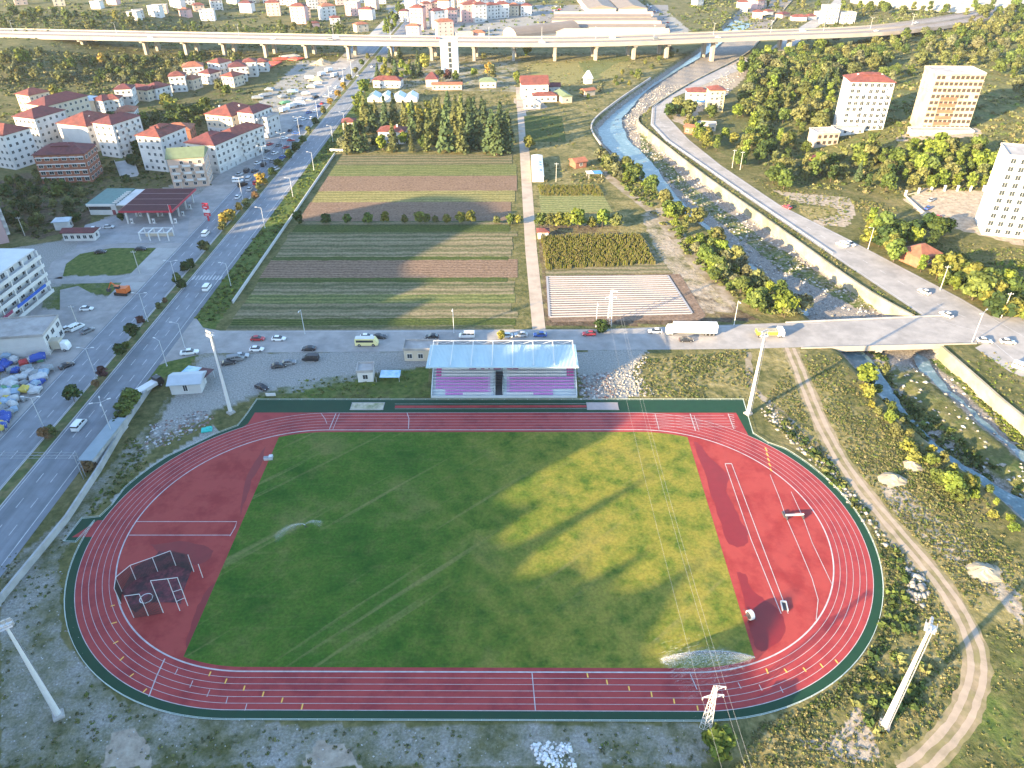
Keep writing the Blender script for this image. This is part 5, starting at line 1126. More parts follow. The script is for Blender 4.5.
# water
wat = bpy.data.materials.new('river_water'); nt, N, L, b = nodes(wat); b.inputs['Roughness'].default_value = .3; b.inputs['Specular IOR Level'].default_value = .22
geo = N.new('ShaderNodeNewGeometry'); n_a = noise(.5, 6, .65); n_b = noise(1.8, 4, .6); n_c = noise(.16, 5, .6)
wcol = ramp(n_a, [(.3, (.055,.10,.115)), (.52, (.095,.155,.17)), (.60, (.15,.21,.22)), (.68, (.33,.37,.38))]); L.new(wcol, b.inputs['Base Color'])
bp = N.new('ShaderNodeBump'); bp.inputs['Strength'].default_value = .35; bp.inputs['Distance'].default_value = .2; L.new(n_b, bp.inputs['Height']); L.new(bp.outputs[0], b.inputs['Normal'])
def water(px, z=-3.25, wob=.5):
    P = smooth([Vector((p.x,p.y,0)) for p in W(px, z)]+[Vector((W(px[:1], z)[0].x, W(px[:1], z)[0].y, 0))], 5)[:-1]
    return struct(MB().sheet([(p.x+rnd.uniform(-wob,wob), p.y+rnd.uniform(-wob,wob)) for p in P], z).build('river_water', wat))
water([(735,20),(712,34),(700,44),(672,62),(640,84),(612,100),(598,112),(589,122),(592,132),(606,146),(625,163),(645,184),(668,206),(690,226),(715,246),(740,270),(765,290),(795,312),(808,316),(800,304),(772,282),(745,258),(722,238),(700,219),(680,199),(668,184),(655,166),(642,152),(630,142),(624,130),(622,119),(634,105),(648,90),(682,68),(710,52),(726,40),(752,24)], -3.05)
water([(842,352),(862,352),(880,372),(898,400),(920,428),(950,455),(985,478),(1024,500),(1040,508),(1040,540),(1010,524),(975,500),(940,470),(912,440),(890,412),(872,388),(850,372)], -2.9)
water([(915,352),(930,362),(945,385),(975,412),(1005,440),(1024,452),(1024,462),(1000,448),(968,424),(938,396),(918,370)], -2.95)
# white stones in the river bed and rubble round the track
def stones(name, pts, size, cols, flat=.6):
    V = []; F = []; T = []; g = rng; base = np.array([(1,0,0),(-1,0,0),(0,1,0),(0,-1,0),(0,0,1),(0,0,-.6)]); tri = [(0,2,4),(2,1,4),(1,3,4),(3,0,4),(2,0,5),(1,2,5),(3,1,5),(0,3,5)]
    for p in pts:
        s = size*g.uniform(.35, 1.5); a = g.uniform(0, 6.28); v = base*g.uniform(.6, 1.3, (6,3))*s*np.array([1,1,flat]); ca, sa = math.cos(a), math.sin(a)
        v = np.stack([v[:,0]*ca-v[:,1]*sa, v[:,0]*sa+v[:,1]*ca, v[:,2]], 1)+np.array(tuple(p)); k = len(V)*6; V.append(v); F += [(x_+k, y_+k, z_+k) for x_, y_, z_ in tri]; c_ = cols[g.integers(0, len(cols))]; T += [(*c_,1)]*8
    m = bpy.data.materials.get('rubble') 
    if not m:
        m = bpy.data.materials.new('rubble'); nt, N, L, b = nodes(m); b.inputs['Roughness'].default_value = .9; at_ = N.new('ShaderNodeAttribute'); at_.attribute_name = 'tint'; L.new(at_.outputs['Color'], b.inputs['Base Color'])
    return struct(put(name, npmesh(name, np.concatenate(V), np.array(F), m, {'tint': ('FACE', np.array(T))})), 'stuff')
PALE = [(.27,.25,.22),(.21,.20,.18),(.33,.31,.28),(.15,.145,.135)]; DRK = [(.22,.21,.2),(.30,.29,.28),(.14,.135,.13),(.2,.12,.1),(.42,.42,.42)]
def inriver(x0, x1, n): return [Vector((x_, y_, hz(x_, y_)+.05)) for x_, y_ in ((lambda y_: (np.interp(y_, W_Y, W_X)+(np.interp(y_, E_Y, E_X)-np.interp(y_, W_Y, W_X))*rnd.uniform(.08,.95), y_))(rnd.uniform(x0, x1)) for _ in range(n))]
stones('river_stones', inriver(92, 440, 2600)+inriver(-20, 74, 300), .55, PALE+[(.4,.4,.38)])
stones('rubble', sample([(770,402),(790,425),(830,462),(868,510),(892,545),(884,548),(850,505),(812,462),(775,430),(760,410)], 210), .5, PALE)
stones('rubble', sample([(610,372),(650,352),(640,375),(655,395),(600,398),(588,385)], 500), .4, PALE)
stones('rubble', sample([(578,375),(610,372),(620,398),(580,400)], 350), .45, DRK)
stones('rubble', sample([(150,425),(205,408),(215,420),(170,445),(140,450)], 330), .42, DRK)
stones('rubble', sample([(530,742),(570,742),(575,768),(540,768)], 160), .34, [(.6,.6,.6),(.7,.7,.7),(.45,.45,.45)])
stones('rubble', sample([(0,560),(60,560),(100,700),(330,728),(700,728),(700,768),(0,768)], 420), .14, [(.26,.26,.25),(.4,.4,.39),(.22,.21,.2)])
stones('rubble', sample([(905,560),(930,580),(925,612),(908,600)], 60), .8, PALE)
stones('rubble', sample([(700,90),(735,62),(750,62),(735,85),(700,108),(680,118)], 260), .7, PALE)
def spoil(px, r, h, label):
    p = at(*px); V = []; n = 14; rings = 5; q = MB(); pts = [(0,0,h)]
    for k in range(1, rings+1):
        for i in range(n): a = 6.283*i/n; rr = r*k/rings*rnd.uniform(.85,1.15); pts.append((rr*math.cos(a), rr*math.sin(a)*.8, h*(1-k/rings)**1.2*rnd.uniform(.8,1.2)-.05))
    fs = [(0,1+i,1+(i+1)%n) for i in range(n)]
    for k in range(1, rings): fs += [(1+(k-1)*n+i, 1+k*n+i, 1+k*n+(i+1)%n, 1+(k-1)*n+(i+1)%n) for i in range(n)]
    q.add(pts, fs); tag(q.build('spoil_heap', mat('spoil_sand', (.30,.255,.185), .95, .2, .6, bump=.3), None, p), label, 'heap')
for px_, r_, h_, lb in (((893,480),3.6,1.6,'pale sand heap by the bend of the dirt track, nearest the track'),((912,466),3,1.3,'sand heap beside the bushes on the river bank'),((985,572),4,1.3,'low pale sand heap by the tall mast shadow'),((322,64),9,4.5,'grey gravel heap below the viaduct next to the red tents'),((318,80),8,3,'brown soil heap in the yard of parked trucks')): spoil(px_, r_, h_, lb)

# ------------------------------------------------------------------ grandstand
gs = thing('grandstand', 'covered grandstand with white tiers, purple seats and pale ribbed roof', 'grandstand', (0,0,0))
gx = lambda cx: -14.0+((400+cx/5.12)-432)/3.69
stc = mat('stand_paint', (.42,.47,.49), .8, .06, .4)
xl, xr_ = gx(160), gx(893)
for k in range(10):
    y0_, z_ = 49.6+.85*k, .5+.45*k; q = MB()
    for a, b2 in ((xl, gx(480)), (gx(520), xr_)): q.box(((a+b2)/2, y0_+.42, 0), (b2-a, .85, z_))
    q.build('tier', stc, gs)
q = MB(); q.box(((xl+xr_)/2, 49.43, 0), (xr_-xl-.02, .3, .7)); q.build('front_wall', stc, gs)
for x_ in (xl-.15, xr_+.15): q = MB(); q.add([(x_-.15,49.3,0),(x_-.15,59,0),(x_-.15,59,5.6),(x_-.15,49.3,1.1),(x_+.15,49.3,0),(x_+.15,59,0),(x_+.15,59,5.6),(x_+.15,49.3,1.1)], [(0,1,2,3),(7,6,5,4),(3,2,6,7),(0,3,7,4),(1,5,6,2)]); q.build('side_wall', stc, gs)
q = MB(); q.box(((xl+xr_)/2, 59.2, 0), (xr_-xl, .4, 8.4)); q.build('back_wall', stc, gs)
q = MB(); q.box(((gx(480)+gx(520))/2, 54.5, .01), (gx(520)-gx(480), 8.6, .05)); [q.box(((gx(480)+gx(520))/2, 55.2+.5*k, 0), (gx(520)-gx(480)-.02, .5, .2+.3*k)) for k in range(8)]; q.build('stair', mat('stair_dark', (.10,.11,.13), .85, .1, .6), gs)
for s in (480,520): q = MB(); q.box((gx(s), 54.5, 0), (.16, 8.4, 3.2)); q.build('stair_wall', stc, gs)
for cxs in (457, 541): q = MB(); [q.box((gx(cxs), 49.9+.43*k, .3), (1.5, .43, .3+.225*k)) for k in range(18)]; q.build('aisle_steps', stc, gs)
pur, mag, sw = mat('seat_purple', (.47,.20,.46), .5, .12, 2), mat('seat_magenta', (.42,.09,.26), .5, .12, 2), mat('seat_white', (.55,.55,.56), .5, .04, 2)
def seats(k, a, b2, m, nm='seat_row'):
    y0_, z_ = 49.6+.85*k, .5+.45*k; q = MB(); x_ = gx(a)+.22
    while x_ < gx(b2): q.box((x_, y0_+.45, z_+.12), (.42,.4,.07)); q.box((x_, y0_+.68, z_+.12), (.42,.07,.42)); x_ += .48
    q.build(nm, m, gs)
for k in (9,8,7,6):
    seats(k, 203, 466, sw); seats(k, 540, 848, sw); seats(k, 174, 202, mag); seats(k, 850, 888, mag)
for k in (5,4,3,2): seats(k, 175, 460, pur); seats(k, 540, 882, pur)
seats(1, 226, 460, pur); seats(1, 540, 775, pur); seats(0, 226, 314, pur); seats(0, 316, 460, sw); seats(0, 540, 675, sw); seats(0, 677, 775, pur)
darkm = mat('seat_maroon', (.20,.05,.12), .5, .08, 2)
for k, L2 in ((9, ((338,352),(373,388),(405,422),(433,440),(470,486),(512,520),(540,600))), (8, ((344,380),(405,424),(443,452),(470,510),(540,600)))):
    for a, b2 in L2:
        y0_, z_ = 49.6+.85*k, .5+.45*k; q = MB(); q.box(((gx(a)+gx(b2))/2, y0_+.62, z_+.12), (gx(b2)-gx(a), .1, .55)); q.build('seat_panel', darkm, gs)
rfm = mat('stand_roof_sheet', (.34,.45,.48), .45, .04, .5, spec=.4)
q = MB(); x0, x1 = -15.4, 25.0; n = 110
for i in range(n):
    a, c_ = x0+(x1-x0)*i/n, x0+(x1-x0)*(i+1)/n; m_ = (a+c_)/2
    q.add([(a,50.2,9.2),(m_,50.2,9.28),(m_,62.8,8.7),(a,62.8,8.62)], [(0,1,2,3)]); q.add([(m_,50.2,9.28),(c_,50.2,9.2),(c_,62.8,8.62),(m_,62.8,8.7)], [(0,1,2,3)])
q.box(((x0+x1)/2,50.15,9.0),(x1-x0,.12,.35)); q.build('roof', rfm, gs)
for i in range(8):
    x_ = x0+.9+(x1-x0-1.8)*i/7; q = MB()
    q.cyl((x_,51,9.42),(x_,62.9,9.55),.11,.11,6); q.cyl((x_,62.9,0),(x_,62.9,9.9),.16,.13,8); q.cyl((x_,62.9,9.85),(x_,54,9.5),.07,.07,5); q.cyl((x_,50.6,9.1),(x_,50.6,8.6),.08,.08,5); q.build('roof_truss', whitem, gs)
q = MB(); q.cyl((x0+.9,62.9,9.9),(x1-.9,62.9,9.9),.09,.09,6)
for i in range(14):
    a, c_ = x0+.9+(x1-x0-1.8)*i/14, x0+.9+(x1-x0-1.8)*(i+1)/14; q.cyl((a,62.9,8.9 if i%2 else 9.85),(c_,62.9,9.85 if i%2 else 8.9),.045,.045,5)
q.build('back_truss', whitem, gs)
kk = building((421,361), 9.5, 5, 1, 0, 'cream', 'flat', 'white kiosk with cream flat roof left of the grandstand', 'kiosk', 'kiosk', kind='flat', sides=(0,), fh=3.2, cols=3)
building((366,382), 4.2, 4.2, 1, 4, 'white', 'flat', 'small white hut with grey roof beside the blue covered frame', 'hut', 'hut', kind='flat', sides=(0,), fh=2.8, cols=1)
t = thing('covered_pen', 'low frame with pale blue sheet roof right of the small white hut', 'shelter', at(388,379), R(0)); [MB().cyl((x_,y_,0),(x_,y_,1.6),.06,.06,6).build('post', whitem, t) for x_ in (-3,3.4) for y_ in (-1.5,1.5)]; q = MB(); q.add([(-2,-1.7,1.6),(3.6,-1.7,1.6),(3.6,1.7,1.9),(-2,1.7,1.9)], [(0,1,2,3)]); q.build('sheet', mat('sheet_pale_blue', (.42,.55,.62), .5, .2, .8, col2=(.2,.4,.6)), t); q = MB(); [q.cyl((-3.4+k*.5,-1.6,.1),(-2.6+k*.5,1.4,1.1),.07,.07,5) for k in range(3)]; q.build('pipe', mat('pipe_black', (.03,.03,.03), .5, .1, 1), t)

# ------------------------------------------------------------------ masts, pylons, wires
floodmast((59,716), 24.0, R(215), 'tall white floodlight mast at the lower left, lower half in shade')
floodmast((884,726), 25.6, R(58), 'tall white floodlight mast with ladder rungs at the lower right on rough grass')
floodmast((748,414), 24.4, R(35), 'white floodlight mast at the far right corner of the track')
floodmast((231,413), 24.4, R(145), 'white floodlight mast at the far left corner of the track beside the yard')
py1 = pylon((705,731), 12.0, 'white lattice pylon at the near edge of the track over a round green bush', R(8))
py2 = pylon((609,326), 12.5, 'white lattice pylon by the far road with a dark bush at its foot', R(4))
wm_ = mat('wire_aluminium', (.34,.34,.34), .5, .05, 1)
def wire(a, b2, sag, label):
    a, b2 = Vector(a), Vector(b2); P = [a.lerp(b2, i/24)-Vector((0,0,sag*4*(i/24)*(1-i/24))) for i in range(25)]; tag(MB().path(P, .013, 5).build('power_line', wm_), label, 'wire', 'power lines over the pitch')
A0, B0 = py1.location, py2.location
for (dx, z), lb in zip(((-1.7,9.0),(1.7,9.0),(1.7,11.6)), ('left lower','right lower','upper')):
    wire(A0+Vector((dx,0,z)), B0+Vector((dx,0,z+.3)), 3.2, f'{lb} wire from the near pylon across the pitch to the far pylon')
    wire(A0+Vector((dx,0,z)), A0+Vector((dx+3.5,-62,z+1)), .6, f'{lb} wire from the near pylon towards the viewer')
for pts, lb in ((((80,474),(78,474)),'x'),): pass
# ------------------------------------------------------------------ hammer cage and other kit
hc = thing('hammer_cage', 'collapsed hammer throwing cage of white posts and dark netting on the left apron', 'throwing cage', (0,0,0))
cage = [((134,618),6.2),((148.5,616),6.2),((163.5,613),9),((180,611),9),((188,606),8),((194,572),5),((203,578),4),((176,566),4.4),((158,572),4.2),((136,580),4.2),((122,592),4.2),((121,604),4.4)]
tops = []
for (px_, h_) in cage:
    p = at(*px_); q = MB(); q.cyl((p.x,p.y,.09),(p.x,p.y,h_),.075,.06,7); q.build('post', whitem, hc); tops.append(Vector((p.x,p.y,h_)))
netm = mat('cage_net', (.035,.028,.03), .95, .1, 1)
def net(a, b2, c_, d_, nu, nv, th=.045):
    q = MB()
    for i in range(nu+1): 
        t_ = i/nu; q.cyl(a.lerp(b2,t_), d_.lerp(c_,t_), th, th, 3, cap=False)
    for i in range(nv+1):
        t_ = i/nv; q.cyl(a.lerp(d_,t_), b2.lerp(c_,t_), th, th, 3, cap=False)
    q.build('net', netm, hc)
order = [0,1,2,3,4]; 
for i, j in ((11,10),(10,9),(9,8),(8,7),(7,5)):
    a, c_ = tops[i], tops[j]; net(Vector((a.x,a.y,.12)), Vector((c_.x,c_.y,.12)), c_, a, 14, 12)
for i, j in ((0,1),(1,2)): a, c_ = tops[i], tops[j]; net(Vector((a.x,a.y,.12)), Vector((c_.x,c_.y,.12)), c_-Vector((0,0,2.5)), a-Vector((0,0,2.5)), 12, 10)
fl_ = [at(*p) for p in ((122,592),(134,612),(150,604),(184,604),(190,570),(186,556),(160,552),(136,568))]
c_ = sum(fl_, Vector())/8
q = MB(); vs = [(c_.x,c_.y,.2)]+[(p.x+rnd.uniform(-.6,.6),p.y+rnd.uniform(-.4,.4),.135) for P2 in zip(fl_, fl_[1:]+fl_[:1]) for p in (P2[0], P2[0].lerp(P2[1],.35), P2[0].lerp(P2[1],.7))]; q.add(vs, [(0,i,i+1 if i < len(vs)-1 else 1) for i in range(1,len(vs))]); q.build('ground_net', mat('folded_net', (.13,.035,.045), .95, .35, 1.5, col2=(.05,.025,.03), col2amt=.6), hc)
for i, j in ((2,3),(3,4),(0,1),(11,10),(10,9),(9,8),(8,7)): q = MB(); q.cyl(tops[i], tops[j], .06, .06, 6); q.build('crossbar', whitem, hc)
for k in (.3,.6): a, c_ = tops[3], tops[4]; q = MB(); q.cyl(Vector((a.x,a.y,a.z*k)), Vector((c_.x,c_.y,c_.z*k)), .05, .05, 6); q.build('crossbar', whitem, hc)
p = at(146.5,599); q = MB(); n = 28; a = [(1.25*math.cos(6.283*i/n), 1.25*math.sin(6.283*i/n)) for i in range(n+1)]; q.strip([(x_,y_,.06) for x_, y_ in a], [(x_*.86,y_*.86,.06) for x_, y_ in a]); q.strip([(x_*1.0,y_*1.0,-.05) for x_, y_ in a], [(x_,y_,.06) for x_, y_ in a]); o = q.build('throwing_ring', whitem, hc, (p.x,p.y,.17))
def gear(px, label, name, cat, rot, boxes):
    p = at(*px); t = thing(name, label, cat, (p.x,p.y,.1), R(rot))
    for nm, c, s, m in boxes: q = MB(); q.box(c, s); q.build(nm, m, t)
    return t
blk = mat('gear_dark', (.05,.05,.06), .7, .1, 1); alum = mat('gear_aluminium', (.55,.56,.57), .4, .05, 1, metal=.4)
gear((794,518), 'steeplechase barrier with white beam on the right apron', 'steeplechase_barrier', 'barrier', 4, [('beam',(0,0,.75),(4.0,.25,.25),whitem),('leg',(-1.8,0,0),(.15,1.4,.75),blk),('leg',(1.8,0,0),(.15,1.4,.75),blk),('cover',(-2.0,.9,0),(.35,1.6,.5),blk),('cover',(0,.9,0),(3.6,.9,.04),mat('water_jump_cover', (.42,.2,.17), .8, .1, 1))])
gear((784,607), 'vault planting box with grey metal frame on the right apron', 'vault_box', 'vault box', -6, [('frame',(-.5,0,0),(.16,2.2,.4),alum),('frame',(.5,0,0),(.16,2.2,.4),alum),('back_plate',(0,1.0,0),(.84,.16,.5),alum),('tray',(0,0,.01),(.84,1.8,.06),blk)])
gear((269,459), 'stacked grey and white equipment at the far left corner of the infield', 'equipment_pile', 'equipment', 8, [('crate',(-.6,0,0),(1.2,1.0,.5),mat('crate_grey', (.25,.25,.26), .7, .1, 1)),('crate',(.5,.2,0),(.9,1.0,.7),alum),('board',(0,-.6,0),(2.0,.1,.6),alum)])
# white sprinkler reel by the right apron
p = at(749.5,618.5); t = thing('hose_reel', 'white sprinkler hose reel at the edge of the infield grass', 'hose reel', (p.x,p.y,.1), R(20))
q = MB(); q.cyl((-.35,0,.95),(.35,0,.95),.95,.95,18); q.build('drum', whitem, t); q = MB(); q.cyl((-.5,0,.95),(-.4,0,.95),.7,.7,16); q.cyl((.4,0,.95),(.5,0,.95),.7,.7,16); q.build('drum_flange', blk, t); q = MB(); [q.cyl((x_,y_,0),(x_*.6,0,.95),.06,.06,6) for x_ in (-.9,.9) for y_ in (-.8,.8)]; q.cyl((0,.9,.3),(0,2,.3),.06,.06,6); q.build('stand', blk, t)
gear((271,396.5), 'small white notice board lying by the green border', 'notice_board', 'board', 3, [('panel',(0,0,.1),(2.6,.15,.9),whitem),('leg',(-1,0,0),(.1,.1,.1),blk),('leg',(1,0,0),(.1,.1,.1),blk)])
gear((207,430.5), 'turquoise tarpaulin bundle on the waste ground left of the track', 'tarpaulin_bundle', 'tarpaulin', 15, [('sheet',(0,0,0),(2.6,1.8,.35),mat('tarp_turquoise', (.03,.42,.36), .5, .25, 1.5)),('fold',(.5,.3,.35),(1.2,1.0,.25),mat('tarp_turquoise', (.03,.42,.36)))])
# sprinkler jets: fans of falling droplets
def spray(px, to, apex, n, spread, fall=1.0, name='sprinkler_water', fine=1.0):
    a, b2 = at(*px), at(*to); d = b2-a; L_ = d.length; d.normalize(); s = Vector((-d.y, d.x, 0)); V = []; F = []
    for i in range(n):
        t_ = rng.beta(1.15, 1.0); drop = abs(rng.normal(0, 1))**1.4*.55*fall*t_; z = 1.0+apex*4*t_*(1-t_*.92)*.62-drop*apex*1.4
        if z < .12: continue
        lat = rng.normal(0, spread*(.08+t_)); p = a+d*(L_*t_)+s*lat+Vector((0,0,z)); r_ = rng.uniform(.015,.04)*fine
        k = len(V); dirv = d*rng.uniform(.3,1.3)+Vector((0,0,-.25*t_)); q_ = p+dirv
        V += [p+Vector((0,0,r_)), p+s*r_, p-s*r_, q_]; F += [(k,k+1,k+2),(k,k+3,k+1),(k+1,k+3,k+2),(k+2,k+3,k)]
    m = bpy.data.materials.get('water_droplets')
    if not m:
        m = mat('water_droplets', (.80,.82,.83), .3, .02, 1, spec=.4); nt_ = m.node_tree; tb_ = nt_.nodes.new('ShaderNodeBsdfTransparent'); mx_ = nt_.nodes.new('ShaderNodeMixShader'); mx_.inputs[0].default_value = .24
        nt_.links.new(tb_.outputs[0], mx_.inputs[1]); nt_.links.new(nt_.nodes['Principled BSDF'].outputs[0], mx_.inputs[2]); nt_.links.new(mx_.outputs[0], nt_.nodes['Material Output'].inputs['Surface'])
    return struct(put(name, npmesh(name, np.array([tuple(v) for v in V]), np.array(F), m)), 'stuff')
spray((754,660.5), (664,664), 3.4, 2300, .12, .25); spray((754,660.5), (666,667), 3.0, 2200, 1.2, 1.7, 'sprinkler_water', .7); spray((752,661), (672,680), 2.2, 1500, 3.2, 2.2, 'sprinkler_water', .55)
spray((306,527), (277,541), 2.2, 420, .5, .6, 'sprinkler_water', .45); spray((306,527), (321,527), 1.4, 200, .35, .6, 'sprinkler_water', .45)
for px_ in ((754,660.5),(306,528)):
    p = at(*px_); t = thing('sprinkler', 'black sprinkler on a stand throwing the '+('long white jet at the lower right' if px_[0] > 500 else 'faint jet on the left of the pitch'), 'sprinkler', (p.x,p.y,.1)); q = MB(); q.cyl((0,0,0),(0,0,.8),.05,.05,6); [q.cyl((.5*math.cos(a),.5*math.sin(a),0),(0,0,.6),.03,.03,5) for a in (0,2.1,4.2)]; q.build('stand', blk, t); q = MB(); q.cyl((0,0,.8),(-.4,0,1.0),.06,.04,6); q.build('nozzle', alum, t)
# ------------------------------------------------------------------ walls and fences
def wallthing(px, h, th, m, label, name='boundary_wall', world=None, z=0):
    P = [Vector((p.x,p.y,0)) for p in (W(px) if world is None else [Vector((*q,0)) for q in world])]; a = offset(P, -th/2); c_ = offset(P, th/2); q = MB()
    q.strip([(p.x,p.y,h) for p in a], [(p.x,p.y,h) for p in c_]); q.strip([(p.x,p.y,-.3) for p in a], [(p.x,p.y,h) for p in a]); q.strip([(p.x,p.y,h) for p in c_], [(p.x,p.y,-.3) for p in c_])
    return tag(q.build(name, m), label, 'wall')
gwall = mat('weathered_wall', (.34,.34,.33), .9, .15, .5, col2=(.25,.26,.25))
wallthing([(-6,614),(5,598),(68,521),(100,472),(130,420),(158,379)], 1.7, .5, gwall, 'grey concrete boundary wall between the main road and the waste ground beside the track')
wallthing(None, 1.1, .35, mat('field_wall_white', (.42,.42,.41), .9, .12, .4), 'low white wall along the west edge of the striped field', world=[(-85.8,104),(-85.6,180),(-85.6,268)])
wallthing([(330,151),(345,151.5)], 1.2, .3, WALLS['white'], 'short white wall corner by the grove above the striped field')
wallthing([(640,131),(660,165),(700,205),(748,252)][:1]+[(641,131.5)], .3, .2, wstone, 'x') if False else None
wallthing([(868,223),(882,224),(897,228)], 1.6, .4, WALLS['white'], 'white garden wall by the grassy plot east of the river road')
wallthing([(905,196),(925,190),(960,191),(1000,191),(1030,192)], 1.4, .3, WALLS['cream'], 'pale parking yard wall along the top of the white tower lot')
wallthing([(905,196),(918,210),(932,222),(945,232)], 1.4, .3, WALLS['cream'], 'pale parking yard wall along the lower left of the white tower lot')
for i in range(9):
    p = at(905+i*13, 196-min(i,2)*2.5); tag(MB().box((0,0,0),(.7,.7,2.3)).box((0,0,2.3),(.9,.9,.2)).build('gate_pillar', WALLS['white'], None, p), 'white pillar on the yard wall above the white tower car park', 'pillar', 'pillars of the yard wall')
# crash barrier along the riverside road
for LS, k_, lb in ((RL, .5, 'steel crash barrier along the river side of the riverside road'),):
    P = [Vector((x_+k_, y_, 0)) for x_, y_ in LS if 95 < y_ < 430]; q = MB(); a = [(p.x,p.y,.75) for p in P]; q.path(a, .12, 5)
    for p0, p1 in zip(P, P[1:]):
        n = int((p1-p0).length/4)
        for i in range(n): p = p0.lerp(p1, i/n); q.box((p.x,p.y,0),(.12,.12,.75))
    tag(q.build('crash_barrier', galv), lb, 'barrier')
# ------------------------------------------------------------------ small buildings and things by the road and yard
t = thing('roadside_shelter', 'long grey flat roofed shelter on the road edge beside the boundary wall', 'shelter', at(106,447), R(88)); L_ = 17
q = MB(); q.box((0,0,2.6),(L_,3.6,.2)); q.build('roof', mat('shelter_roof', (.22,.27,.30), .6, .08, .5), t); q = MB(); q.box((0,-1.6,0),(L_-.4,.2,2.6)); [q.box((-L_/2+.4+k*(L_-.8)/4,1.5,0),(.15,.15,2.6)) for k in range(5)]; q.build('back_wall', gwall, t)
building((187,394), 8, 5.5, 1, 6, 'grey', 'metal', 'dark roofed brick shed with one white door by the far left mast', 'shed', 'shed', kind='gable', sides=(0,), fh=2.8, cols=1, win=DOORW)
t = thing('market_stall', 'open stall with roof half pale blue and half maroon behind the dark shed', 'stall', at(199,380), R(-14)); q = MB(); q.box((-2.2,0,2.5),(4.2,5,.14)); q.build('roof_sheet', mat('sheet_pale_blue', (.42,.55,.62)), t); q = MB(); q.box((2.0,0,2.55),(3.6,5,.14)); q.build('roof_sheet', mat('canopy_roof', (.115,.045,.05)), t); [MB().cyl((x_,y_,0),(x_,y_,2.5),.07,.07,6).build('post', galv, t) for x_ in (-4,3.6) for y_ in (-2.2,2.2)]
lorry(at(149,391), 62, 'white flatbed truck with dark cab parked on the road edge by the boundary wall', BLK, (.6,.6,.6), 9, 1.2, openbed=False)
lorry(at(53,350), 3, 'beige box truck with white cab parked beside the low white shop', WHT, (.44,.39,.30), 10.5, 2.9)
lorry(at(691,334), 178, 'long white articulated lorry parked on the far side of the cross road', WHT, (.74,.72,.69), 15.5, 3.0)
lorry(at(769,336), 0, 'yellow tipper truck with white cab driving onto the bridge', WHT, (.62,.44,.04), 8.6, 2.3, 'tipper_truck', 'truck', True)
# yellow and white minibus
p = at(367,345); t = thing('minibus', 'white and yellow minibus on the cross road', 'minibus', p, 0); q = MB(); loft(q, [(-3.4,.4,2.3,1.0,.96),(-3.3,.35,2.6,1.05,.98),(2.6,.35,2.6,1.05,.98),(3.3,.4,1.5,1.02,.95),(3.5,.45,1.0,.95,.9)]); q.build('body', mat('minibus_body', (.70,.62,.30), .35, .05, 1), t); q = MB(); q.box((-.4,-1.045,1.45),(5.2,.06,.75)); q.box((-.4,1.045,1.45),(5.2,.06,.75)); q.build('windows', glassm, t); q = MB(); q.box((-.4,0,2.6),(5.6,1.7,.1)); q.build('roof', whitem, t)
for x_ in (-2.1,2.1):
    for s in (-1,1): put('wheel', WHEELB, t, (x_, s*.98, .46))
# orange excavator
p = at(123,294); t = thing('excavator', 'orange tracked excavator parked on the grass by the frontage road', 'excavator', p, R(172))
q = MB(); q.box((0,-1.2,0),(4.4,.7,1.0)); q.build('track', tyre, t); q = MB(); q.box((0,1.2,0),(4.4,.7,1.0)); q.build('track', tyre, t); om = mat('excavator_orange', (.60,.14,.03), .45, .08, 1)
q = MB(); q.box((-.6,0,1.0),(3.6,2.7,1.5)); q.box((-1.9,0,1.6),(1.2,2.6,1.2)); q.build('house', om, t); q = MB(); q.box((.7,.8,2.5),(1.5,1.1,.9)); q.build('cab_glass', glassm, t); q = MB(); q.box((.7,.8,3.4),(1.6,1.2,.12)); q.build('cab_roof', om, t)
q = MB(); q.cyl((1.1,-.3,2.0),(3.4,-.3,4.0),.28,.22,6); q.cyl((3.4,-.3,4.0),(5.0,-.3,1.6),.22,.16,6); q.build('boom', om, t); q = MB(); q.prism([(4.6,-.9),(5.6,-.9),(5.6,.3),(4.6,.3)], .6, 1.6); q.build('bucket', blk, t)
# road gantry seen from above
t = thing('overhead_gantry', 'thin steel sign gantry spanning both carriageways near the left edge', 'gantry', at(34,478), 0); z = 6.4
q = MB(); [q.cyl((-12,y_,zz),(12,y_,zz),.05,.05,5) for y_ in (-.5,.5) for zz in (z,z+.9)]; [q.cyl((-12+k*2,-.5,z),(-10+k*2,.5,z+.9),.03,.03,4) for k in range(12)]; q.build('truss', mat('gantry_steel', (.24,.26,.28), .5, .05, 1), t)
for x_ in (-12,12):
    for y_ in (-.5,.5): MB().cyl((x_,y_,0),(x_,y_,z+.9),.09,.09,6).build('post', mat('gantry_steel', (.24,.26,.28)), t)
